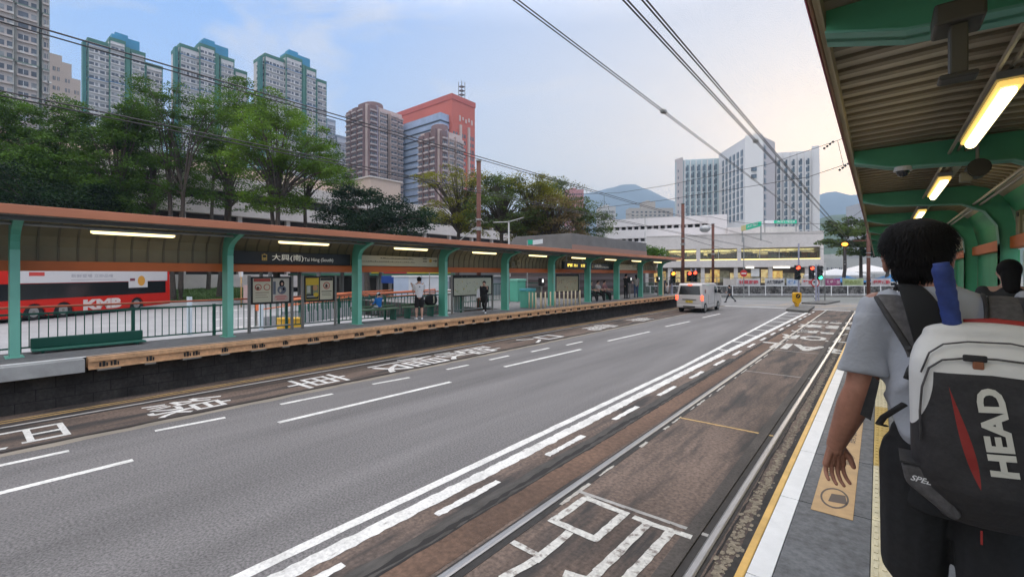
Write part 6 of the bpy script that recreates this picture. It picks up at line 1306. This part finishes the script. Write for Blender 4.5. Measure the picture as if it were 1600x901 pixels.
    for n_ in 'LR':
        c.cap(J['h'+n_]+V((0, 0, .0)), J['k'+n_].lerp(J['h'+n_], .12 if shorts else 0), .058*h, .052*h if shorts else .042*h)
        if not shorts: c.cap(J['k'+n_], J['a'+n_]+V((0, 0, .01*h)), .042*h, .03*h)
    remesh(c, vox, 3).build('shorts' if shorts else 'trousers', bottom, t, smooth=True, local=True)
    for n_ in 'LR': MB().cap(J['heel'+n_]+V((0, 0, .0)), J['t'+n_], .027*h, .022*h).build('shoe', shoe or black, t, smooth=True, local=True)
    if hair:
        c = MB(); c.ell(hc+V((0, -.010*h, .016*h)), .054*h, .060*h, .062*h, 14, 10)
        if long_hair: c.cap(hc+V((0, -.03*h, 0)), J['neck']+V((0, -.03*h, -.02*h)), .045*h, .035*h)
        c.v = [(v[0], v[1] if v[1]-hc.y < .045*h else hc.y+.045*h, v[2]) for v in c.v]
        c.build('hair', hair_m, t, smooth=True, local=True)
    if hat: MB().ell(hc+V((0, 0, .03*h)), .062*h, .066*h, .05*h, 14, 8).build('cap', hat, t, smooth=True, local=True)
    return t, J
PZ = PL+.02
def px_at(px, X): return (X, YX(px, X), PZ)
# rz: local +y is forward; 0 faces +Y (away down the track)
toward_road = -pi/2
t, J = figure('person in white T-shirt and black shorts using a phone', px_at(655, -12.15), R(60), 1.45, dict(armL=(.5, 1.9, .1), armR=(.5, 1.9, .05), legL=(.02, .02), legR=(-.05, .0)), white_cloth, black_cloth, shorts=True, shoe=white)
MB().add(text_mb('A', None, .16, 0, .02), frame(J['chest']+V((0, -.108, .01)), (1, 0, 0), (0, 0, 1))).build('shirt_print', grey_cloth, t, local=True); MB().box(-.035, .035, J['wL'].y+.02, J['wL'].y+.03, J['wL'].z+.0, J['wL'].z+.13).build('phone', black, t, local=True)
t, J = figure('person in long black coat and black trousers walking, tote bag', px_at(757, -12.0), R(-150), 1.28, dict(armL=(.4, 1.9, .1), armR=(-.1, .3, .1), legL=(.38, .15), legR=(-.30, .3), lean=.1), black_cloth, black_cloth, short_sleeve=False, topname='coat', shoe=white)
MB().sweep([V((0, 0, J['hip'].z-.24)), V((0, 0, J['hip'].z)), V((0, 0, J['waist'].z+.02))], [(.16, .14), (.14, .12), (.11, .09)], 14).build('coat_skirt', black_cloth, t, smooth=True, local=True); MB().prism([(.16, .62), (.30, .60), (.28, .95), (.18, .97)], -.10, .12).build('tote_bag', white_cloth, t, local=True, bevel=.02)
t, J = figure('small child in blue jacket and white cap on olive bench', (-12.78, YX(592, -12.78), 1.27-.30), R(90), 1.0, dict(hipz=.36, legL=(1.45, 1.4), legR=(1.45, 1.4), armL=(.4, .8, .1), armR=(.4, .8, .1)), cloth((.02, .18, .55), 'blue'), cloth((.5, .52, .55), 'paleblue'), short_sleeve=False, topname='jacket', hat=white_cloth, hair=True)
# seated passengers under the second station name sign
sb = thing('platform_bench', 'dark bench carrying the three seated passengers', 'bench', (-12.85, YX(935, -12.85), PZ)); y0, y1 = YX(918, -12.8), YX(953, -12.8)
MB().box(-13.0, -12.6, y0, y1, 1.20, 1.25).build('seat', green_dk, sb, bevel=.01); MB().box(-13.05, -13.0, y0, y1, 1.3, 1.6).build('backrest', green_dk, sb, bevel=.01)
for y in (y0+.2, y1-.2): MB().box(-12.98, -12.64, y-.03, y+.03, PZ, 1.2).build('leg', green_dk, sb)
SG = 'passengers seated below the second station name sign'
for px, c, lb in ((923, cloth((.10, .09, .09), 'dk'), 'seated passenger in dark top, leftmost of three'), (934, cloth((.42, .38, .36), 'bg'), 'seated passenger in pale top, middle of three'), (944, cloth((.25, .12, .12), 'mr'), 'seated passenger in reddish top, rightmost of three')):
    figure(lb, (-12.8, YX(px, -12.8), 1.25-.33*1.5+.02+.0), toward_road, 1.5, dict(hipz=.36, legL=(1.35, 1.25), legR=(1.25, 1.0), armL=(.5, .9, .1), armR=(.5, .9, .1)), c, black_cloth, short_sleeve=True, shoe=white, grp=SG)
figure('person in all black standing left of ticket reader', px_at(978, -12.4), R(-20), 1.55, dict(armL=(.4, 1.6, .1), armR=(.3, 1.2, .1)), black_cloth, black_cloth, short_sleeve=False)
figure('person in grey top and jeans standing right of reader', px_at(994, -12.5), R(40), 1.5, dict(armL=(.4, 1.4, .1), armR=(.1, .3, .1)), cloth((.28, .27, .25), 'gt'), cloth((.05, .08, .14), 'jean'), long_hair=True)
EG = 'people waiting past the far canopy end'
for px, d, c, lb, rz in ((1036, 35.5, (.05, .05, .06), 'person in dark top with backpack at canopy end', .5), (1048, 37, (.12, .12, .13), 'person in grey shirt and pale trousers by amber signal', 2.6), (1042, 39.5, (.3, .28, .27), 'person in pale top behind the two at canopy end', 1.2)):
    p = P(px, d, .6 if d < 38 else 0); figure(lb, p, rz, 1.6, dict(armL=(.2, .5, .1), armR=(-.2, .3, .1), legL=(.15, .1), legR=(-.15, .1)), cloth(c, 'e%d' % px), cloth((.3, .3, .32) if px == 1048 else (.03, .03, .035), 'f%d' % px), grp=EG)
st(MB().box(-13, -8.5, 34.6, 38, -.1, .6).build('platform', [conc])) if False else None
p = P(1140.5, 37.5, 0); figure('pedestrian in dark clothes striding across road by van', p, R(75), 1.5, dict(armL=(-.4, .4, .1), armR=(.5, .6, .1), legL=(.5, .15), legR=(-.45, .35), lean=.08), cloth((.035, .035, .04), 'ped'), cloth((.05, .055, .06), 'pedt'), short_sleeve=False)
figure('person ahead of the man, only black hair showing above strap', (.97, 6.35, .9), .1, 1.64, dict(), cloth((.03, .03, .03), 'ah'), black_cloth, long_hair=True)
# ---------------- the man in the foreground ----------------
H = 1.70; MX, MY = .182, 2.0
pose = dict(sh=1.0, armL=(-.05, .30, .17, .30), armR=(.05, .3, .12), legL=(.10, .1), legR=(-.10, .12), curl=.28, spread=.004, hx=-.083, shr=.024, ak=1.22, es=.078)
t, J = figure('man seen from behind in grey T-shirt with large black and white racket backpack', (MX, MY, .9), 0, H, pose, white_cloth, black_cloth, skin_=skin, shorts=True, vox=.0075, hair=False, detail=True, build_shirt=False, shoe=white)
MAN = t
import mathutils
ns = mathutils.noise
shirt = mat('shirt_grey', (.37, .385, .42), .9, n=(3, .05), bump=(7, .5, .03)); c = MB()
c.rings([(0, 0, .93, .150, .118, 2.3), (0, 0, 1.0, .148, .118, 2.3), (0, 0, 1.12, .152, .116, 2.4), (0, 0, 1.24, .166, .118, 2.5), (0, -.0, 1.32, .178, .108, 2.4), (-.005, 0, 1.375, .165, .090, 2.2), (-.020, 0, 1.415, .130, .074), (-.035, .0, 1.445, .085, .068), (-.045, .0, 1.462, .060, .060)], 36)
for n_, s in (('L', -1), ('R', 1)):
    S = J['s'+n_]; E_ = J['e'+n_]; a0 = S+V((-s*.06, 0, .015)); b0 = S.lerp(E_, .80); c.sweep([a0, S+V((-s*.005, 0, -.004)), S.lerp(E_, .3)+V((s*.004, 0, 0)), S.lerp(E_, .6)+V((s*.008, 0, 0)), b0+V((s*.006, 0, 0))], [.058, .062, .066, .073, .080], 18)
sh = remesh(c, .010, 5)
def fold(v):
    v = V(v); k = 1 if v.z < 1.36 else .25; d_ = abs(ns.noise(V((v.x*9, v.y*6, v.z*5)))); e_ = ns.noise(V((v.x*5+3, v.y*5, v.z*11)))
    a_ = V((v.x, v.y, 0)).normalized(); return tuple(v+a_*k*(.085*(.22-d_)+.012*e_))
sh.v = [fold(v) for v in sh.v]; sh.build('shirt', shirt, t, smooth=True, local=True)
c = MB(); c.rings([(0, 0, .76, .136, .12, 2.3), (0, 0, .86, .139, .12, 2.3), (0, 0, .955, .136, .112, 2.3)], 30)
for n_, s in (('L', -1), ('R', 1)): Hh, K = J['h'+n_], J['k'+n_]; c.sweep([Hh+V((0, 0, .0)), Hh.lerp(K, .4)+V((-s*.002, 0, 0)), Hh.lerp(K, .88)+V((s*.002, 0, 0))], [.072, .078, .083], 20)
q = remesh(c, .010, 4); q.v = [tuple(V(v)+V((ns.noise(V(v)*6), ns.noise(V(v)*6+V((5, 0, 0))), 0))*.010) for v in q.v]; q.build('loose_shorts', black_cloth, t, smooth=True, local=True)
# hair: thick rounded crop of fine strands over a soft cap
hc = J['head']; c = MB(); c.ell(hc+V((0, -.014, .036)), .092, .104, .076, 24, 16).ell(hc+V((0, -.048, -.006)), .078, .066, .052, 20, 12).ell(hc+V((0, -.045, -.055)), .066, .052, .045, 20, 12)
q = remesh(c, .008, 4); q.v = [tuple(V(v)+(V(v)-hc).normalized()*(.006*ns.noise(V(v)*16))) for v in q.v]; hr = q.build('hair', hair_m, t, smooth=True, local=True)
m = MB(); rnd = random.Random(4); qq = q.v; crown_ = hc+V((.01, -.05, .11))
for k in range(9000):
    v = V(qq[rnd.randrange(len(qq))]); n_ = (v-hc).normalized()
    if v.y > hc.y+.06 and v.z < hc.z+.05: continue
    dn = (v-crown_)+V((0, 0, -.05)); dn = dn-n_*dn.dot(n_); dn.z -= .03; dn = (dn.normalized()+V((rnd.uniform(-.28, .28), rnd.uniform(-.28, .28), rnd.uniform(-.15, .15)))).normalized(); L = rnd.uniform(.02, .042); sd = dn.cross(n_).normalized()*.0011
    a = v-n_*.002; b = v+n_*.0035+dn*L*.5; e = v+n_*rnd.uniform(-.001, .004)+dn*L; m.poly([a-sd, a+sd, b+sd, b-sd]); m.poly([b-sd, b+sd, e])
m.build('strands', hair_m, hr, local=True)['kind'] = 'stuff'
MB().sweep([hc+V((-.084, .0, .012)), hc+V((-.090, -.016, -.02)), hc+V((-.080, .02, -.05)), hc+V((-.06, .07, -.05))], [.0022]*4, 6).build('mask_strap', white, t, smooth=True, local=True)
w0 = J['wL']; MB().tube([w0-J['hdL']*.02, w0+J['hdL']*.005], .0275, 16).build('wrist_band', black, t, local=True)
# ---- backpack worn by the man ----
bp = thing('racket_backpack', 'big black and white backpack with red stripe worn by the man', 'backpack', (.152, MY, .9), 0)
bb = mat('bag_black', (.022, .021, .022), .75, n=(40, .35), bump=(160, .4, .003)); bw_ = mat('bag_white', (.62, .62, .60), .45, n=(3, .06), bump=(30, .15, .004)); br = mat('bag_red', (.30, .02, .015), .6); bg_ = mat('bag_grey', (.075, .070, .070), .8, n=(50, .4))
BX = .078; yb0 = -.135; z0 = .80; HB = .535; top = z0+HB
R_ = []
for k in range(15):
    f = k/14; z = z0+HB*f; wx = .163*(1-.42*max(0, (.30-f)/.30)**1.8)*(1-.22*max(0, (f-.78)/.22)**2); dy = .100*(1-.45*max(0, (.25-f)/.25)**1.5)*(1-.50*max(0, (f-.78)/.22)**2); R_.append((BX+.010*(1-f), yb0-dy+.03, z, wx, dy, 3.0))
c = MB().rings(R_, 48); c.ell((BX, yb0-.04, top), .135, .05, .030, 20, 10)
q = remesh(c, .0085, 4); q.v = [tuple(V(v)+V((0, -.007*ns.noise(V(v)*8)-.003*ns.noise(V(v)*24), 0))) for v in q.v]
# shell material: cut of the cloth panels written as curves in the bag's own coordinates
bm = bpy.data.materials.new('bag_shell'); bm.use_nodes = True; tt_ = bm.node_tree; pr2 = tt_.nodes['Principled BSDF']; pr2.inputs['Roughness'].default_value = .65
def bn(op, a, b=None, c=None):
    n = tt_.nodes.new('ShaderNodeMath'); n.operation = op
    for i, q_ in enumerate((a, b, c)):
        if q_ is None: continue
        if isinstance(q_, (int, float)): n.inputs[i].default_value = q_
        else: tt_.links.new(q_, n.inputs[i])
    return n.outputs[0]
tcb = tt_.nodes.new('ShaderNodeTexCoord'); spb = tt_.nodes.new('ShaderNodeSeparateXYZ'); tt_.links.new(tcb.outputs['Object'], spb.inputs[0]); bx, by, bz = spb.outputs
fcurve = tt_.nodes.new('ShaderNodeFloatCurve')
def curve(inp, pts):
    n = tt_.nodes.new('ShaderNodeFloatCurve'); cv = n.mapping.curves[0]; n.mapping.use_clip = False
    for i, p_ in enumerate(pts):
        if i < 2: cv.points[i].location = p_ if i == 0 else p_
        else: cv.points.new(*p_)
    n.mapping.update(); tt_.links.new(inp, n.inputs['Value']); return n.outputs[0]
zf = bn('DIVIDE', bn('SUBTRACT', bz, z0), HB)                      # 0 bottom .. 1 top
# left limit of the black panel as a function of height (metres from the bag's middle)
lim = curve(zf, [(0, 0), (1, .53), (.33, .0), (.42, .02), (.55, .30), (.70, .50), (.80, .53)])
limx = bn('ADD', bn('MULTIPLY', lim, .12), BX-.176)
white1 = bn('MULTIPLY', bn('LESS_THAN', bx, limx), bn('GREATER_THAN', zf, .34)); white2 = bn('GREATER_THAN', zf, bn('ADD', .815, bn('MULTIPLY', bn('ABSOLUTE', bn('SUBTRACT', bx, BX)), -.10)))
isw = bn('MULTIPLY', bn('MAXIMUM', white1, white2), bn('LESS_THAN', by, yb0-.01))
rc = bn('ADD', bn('MULTIPLY', zf, -.125), BX+.010); u2 = bn('DIVIDE', bn('SUBTRACT', zf, .25), .49); wd2 = bn('MULTIPLY', bn('MULTIPLY', u2, bn('SUBTRACT', 1.0, u2)), bn('SUBTRACT', .062, bn('MULTIPLY', u2, .045)))
isr = bn('MULTIPLY', bn('LESS_THAN', bn('ABSOLUTE', bn('SUBTRACT', bx, rc)), wd2), bn('LESS_THAN', by, yb0-.05))
nb = tt_.nodes.new('ShaderNodeTexNoise'); nb.inputs['Scale'].default_value = 90; nb.inputs['Detail'].default_value = 5; tt_.links.new(tcb.outputs['Object'], nb.inputs[0])
kb = tt_.nodes.new('ShaderNodeMix'); kb.data_type = 'RGBA'; tt_.links.new(nb.outputs[0], kb.inputs[0]); kb.inputs[6].default_value = (.012, .011, .012, 1); kb.inputs[7].default_value = (.034, .031, .032, 1)
m1 = tt_.nodes.new('ShaderNodeMix'); m1.data_type = 'RGBA'; tt_.links.new(isr, m1.inputs[0]); tt_.links.new(kb.outputs[2], m1.inputs[6]); m1.inputs[7].default_value = (.26, .02, .015, 1)
m2_ = tt_.nodes.new('ShaderNodeMix'); m2_.data_type = 'RGBA'; tt_.links.new(isw, m2_.inputs[0]); tt_.links.new(m1.outputs[2], m2_.inputs[6]); m2_.inputs[7].default_value = (.62, .61, .58, 1); tt_.links.new(m2_.outputs[2], pr2.inputs['Base Color'])
bpn = tt_.nodes.new('ShaderNodeBump'); bpn.inputs['Strength'].default_value = .35; bpn.inputs['Distance'].default_value = .003; tt_.links.new(nb.outputs[0], bpn.inputs['Height']); tt_.links.new(bpn.outputs[0], pr2.inputs['Normal'])
tt_.nodes.remove(fcurve)
pk_ = q.build('shell', [bm], bp, smooth=True, local=True)
QV = np.array(q.v)
def back_y(x, z):
    k = (np.abs(QV[:, 0]-x) < .012) & (np.abs(QV[:, 2]-z) < .012); return float(QV[k, 1].min()) if k.any() else yb0-.16
def onbag(pts, off=.003): return [V((x, back_y(x, z)-off, z)) for x, z in pts]
tm = text_mb('HEAD', .225, .052, 0, .045); M = Matrix.Translation((BX+.006, 0, 1.092)) @ Matrix.Rotation(pi/2, 4, 'X') @ Matrix.Rotation(pi/2+R(8), 4, 'Z'); lt = MB()
tv = [M @ V(v) for v in tm.v]; lt.v = [(v.x, back_y(v.x, v.z)-.004, v.z) for v in tv]; lt.f = tm.f; lt.m = [0]*len(tm.f); lt.build('lettering', mat('letter_cream', (.62, .60, .52), .6), bp, local=True)
MB().sweep(onbag([(BX-.138, top-.30), (BX-.140, top-.22), (BX-.136, top-.15), (BX-.122, top-.095), (BX-.095, top-.070), (BX-.05, top-.061), (BX+.01, top-.058), (BX+.07, top-.062), (BX+.12, top-.078)]), [.0028]*9, 6).build('zip', bg_, bp, smooth=True, local=True)
MB().sweep(onbag([(BX-.138, top-.11), (BX-.12, top-.055), (BX-.09, top-.03), (BX-.04, top-.02), (BX+.04, top-.018), (BX+.10, top-.03), (BX+.135, top-.06)]), [.0024]*7, 6).build('piping', bg_, bp, smooth=True, local=True)
yz = back_y(BX-.03, top-.06); MB().box(BX-.055, BX-.008, yz-.011, yz-.003, top-.068, top-.050).build('zip_puller', bb, bp, local=True, bevel=.004); MB().box(BX-.036, BX-.014, yz-.011, yz-.004, top-.088, top-.066).build('zip_tab', mat('tab_brown', (.25, .09, .04), .5), bp, local=True, bevel=.004)
MB().sweep([V((BX-.04, yb0-.035, top+.022)), V((BX+.02, yb0-.035, top+.028)), V((BX+.08, yb0-.035, top+.022)), V((BX+.125, yb0-.04, top+.000))], [(.009, .014)]*4, 8).build('red_trim', br, bp, smooth=True, local=True)
MB().prism([(BX-.180, .955), (BX-.085, .960), (BX-.085, .90), (BX-.05, .835), (BX-.07, .82), (BX-.17, .90)], yb0-.135, yb0-.02).build('side_pocket', bg_, bp, local=True, bevel=.012)
MB().add(text_mb('SPEED', .062, .016, 0, .02, shear=.3), frame((BX-.128, yb0-.138, .918), (1, 0, -.08), (0.08, 0, 1))).build('pocket_text', mat('pocket_white', (.7, .7, .7), .5), bp, local=True)
MB().box(BX-.182, BX-.083, yb0-.138, yb0-.018, .957, .963).build('pocket_hem', bb, bp, local=True)
MB().box(BX-.02, BX-.016, yb0-.15, yb0-.145, z0-.015, z0+.02).build('red_tag', br, bp, local=True)
def ribbon(pts, wds, th, nrm):
    m = MB(); pts = [V(p) for p in pts]; L = len(pts)
    for k, p in enumerate(pts):
        tt = (pts[min(k+1, L-1)]-pts[max(k-1, 0)]).normalized(); n_ = V(nrm[k]).normalized(); sd = tt.cross(n_).normalized(); n_ = sd.cross(tt); a = sd*wds[k]/2
        m.v += [tuple(x) for x in (p-a, p+a, p+a*.94+n_*th, p-a*.94+n_*th)]
    for k in range(L-1):
        for j in range(4): m.f.append((k*4+j, k*4+(j+1) % 4, k*4+4+(j+1) % 4, k*4+4+j)); m.m.append(0)
    m.f += [(0, 1, 2, 3), (L*4-1, L*4-2, L*4-3, L*4-4)]; m.m += [0, 0]; return m
nr = [(0, -1, .15), (0, -1, .3), (0, -.8, .6), (0, -.3, 1), (0, .4, 1), (0, 1, .2)]
def sm(m, nm, mt, lv=2):
    o = m.build(nm, mt, bp, smooth=True, local=True); s_ = o.modifiers.new('s', 'SUBSURF'); s_.levels = lv; s_.render_levels = lv; return o
sm(ribbon([(-.050, -.160, 1.26), (-.078, -.150, 1.325), (-.108, -.120, 1.385), (-.128, -.05, 1.428), (-.130, .03, 1.425), (-.125, .11, 1.33)], [.075, .072, .068, .065, .065, .06], .012, nr), 'strap', bg_)
sm(ribbon([(-.080, -.164, 1.27), (-.108, -.152, 1.325), (-.138, -.118, 1.38), (-.158, -.05, 1.420), (-.160, .03, 1.415), (-.155, .11, 1.32)], [.020]*6, .014, nr), 'strap_edge', bb)
sm(ribbon([(-.012, -.172, 1.27), (-.028, -.172, 1.33), (-.048, -.155, 1.39), (-.066, -.10, 1.438), (-.078, -.03, 1.462), (-.085, .04, 1.440)], [.115, .110, .095, .080, .065, .06], .016, nr), 'strap', mat('strap_matte', (.008, .008, .008), .95))
sm(ribbon([(.115, -.165, 1.26), (.125, -.155, 1.325), (.132, -.122, 1.385), (.135, -.05, 1.428), (.135, .03, 1.425), (.13, .11, 1.33)], [.13, .105, .085, .075, .07, .07], .012, nr), 'strap', bg_)
sm(ribbon([(.060, -.168, 1.275), (.082, -.158, 1.33), (.090, -.124, 1.388), (.094, -.05, 1.432), (.096, .03, 1.43), (.098, .11, 1.34)], [.012]*6, .015, nr), 'strap_edge', bb)
sm(ribbon([(.185, -.168, 1.27), (.180, -.158, 1.33), (.176, -.124, 1.385), (.174, -.05, 1.425), (.174, .03, 1.42), (.17, .11, 1.33)], [.03]*6, .015, nr), 'strap_edge', bb)
MB().sweep([(-.135, .02, .98), (-.152, -.05, 1.0), (-.14, -.11, 1.04), (-.09, -.15, 1.10)], [(.010, .004)]*4, 8).build('side_strap', bb, bp, smooth=True, local=True)
MB().prism([(-.200, 1.035), (-.172, 1.02), (-.150, 1.15), (-.168, 1.165)], -.10, -.094).build('loose_strap_end', bb, bp, local=True)
MB().sweep([(-.062, -.185, 1.25), (-.078, -.19, 1.215), (-.088, -.19, 1.185)], [.008, .01, .008], 8).build('buckle', bb, bp, smooth=True, local=True)
rk = thing('tennis_racket', 'blue wrapped racket grip sticking out of the backpack', 'racket', (.152, MY, .9), 0)
a, b = V((.016, -.178, 1.335)), V((-.012, -.200, 1.532)); L = 26; pts = [a.lerp(b, k/L) for k in range(L+1)]
gm_ = mat('grip_blue', (.022, .045, .19), .7, n=(25, .3), n2=(5, .25)); MB().sweep(pts, [(.0205+.0020*(k % 4)/3+.003*k/L, .0195+.0018*(k % 4)/3+.003*k/L) if k < L-1 else (.019, .018) for k in range(L+1)], 18).build('grip', gm_, rk, smooth=True, local=True)
MB().sweep([a-V((0, 0, .02)), a+(b-a)*.06], [.022, .0222], 18).build('red_collar', br, rk, smooth=True, local=True)
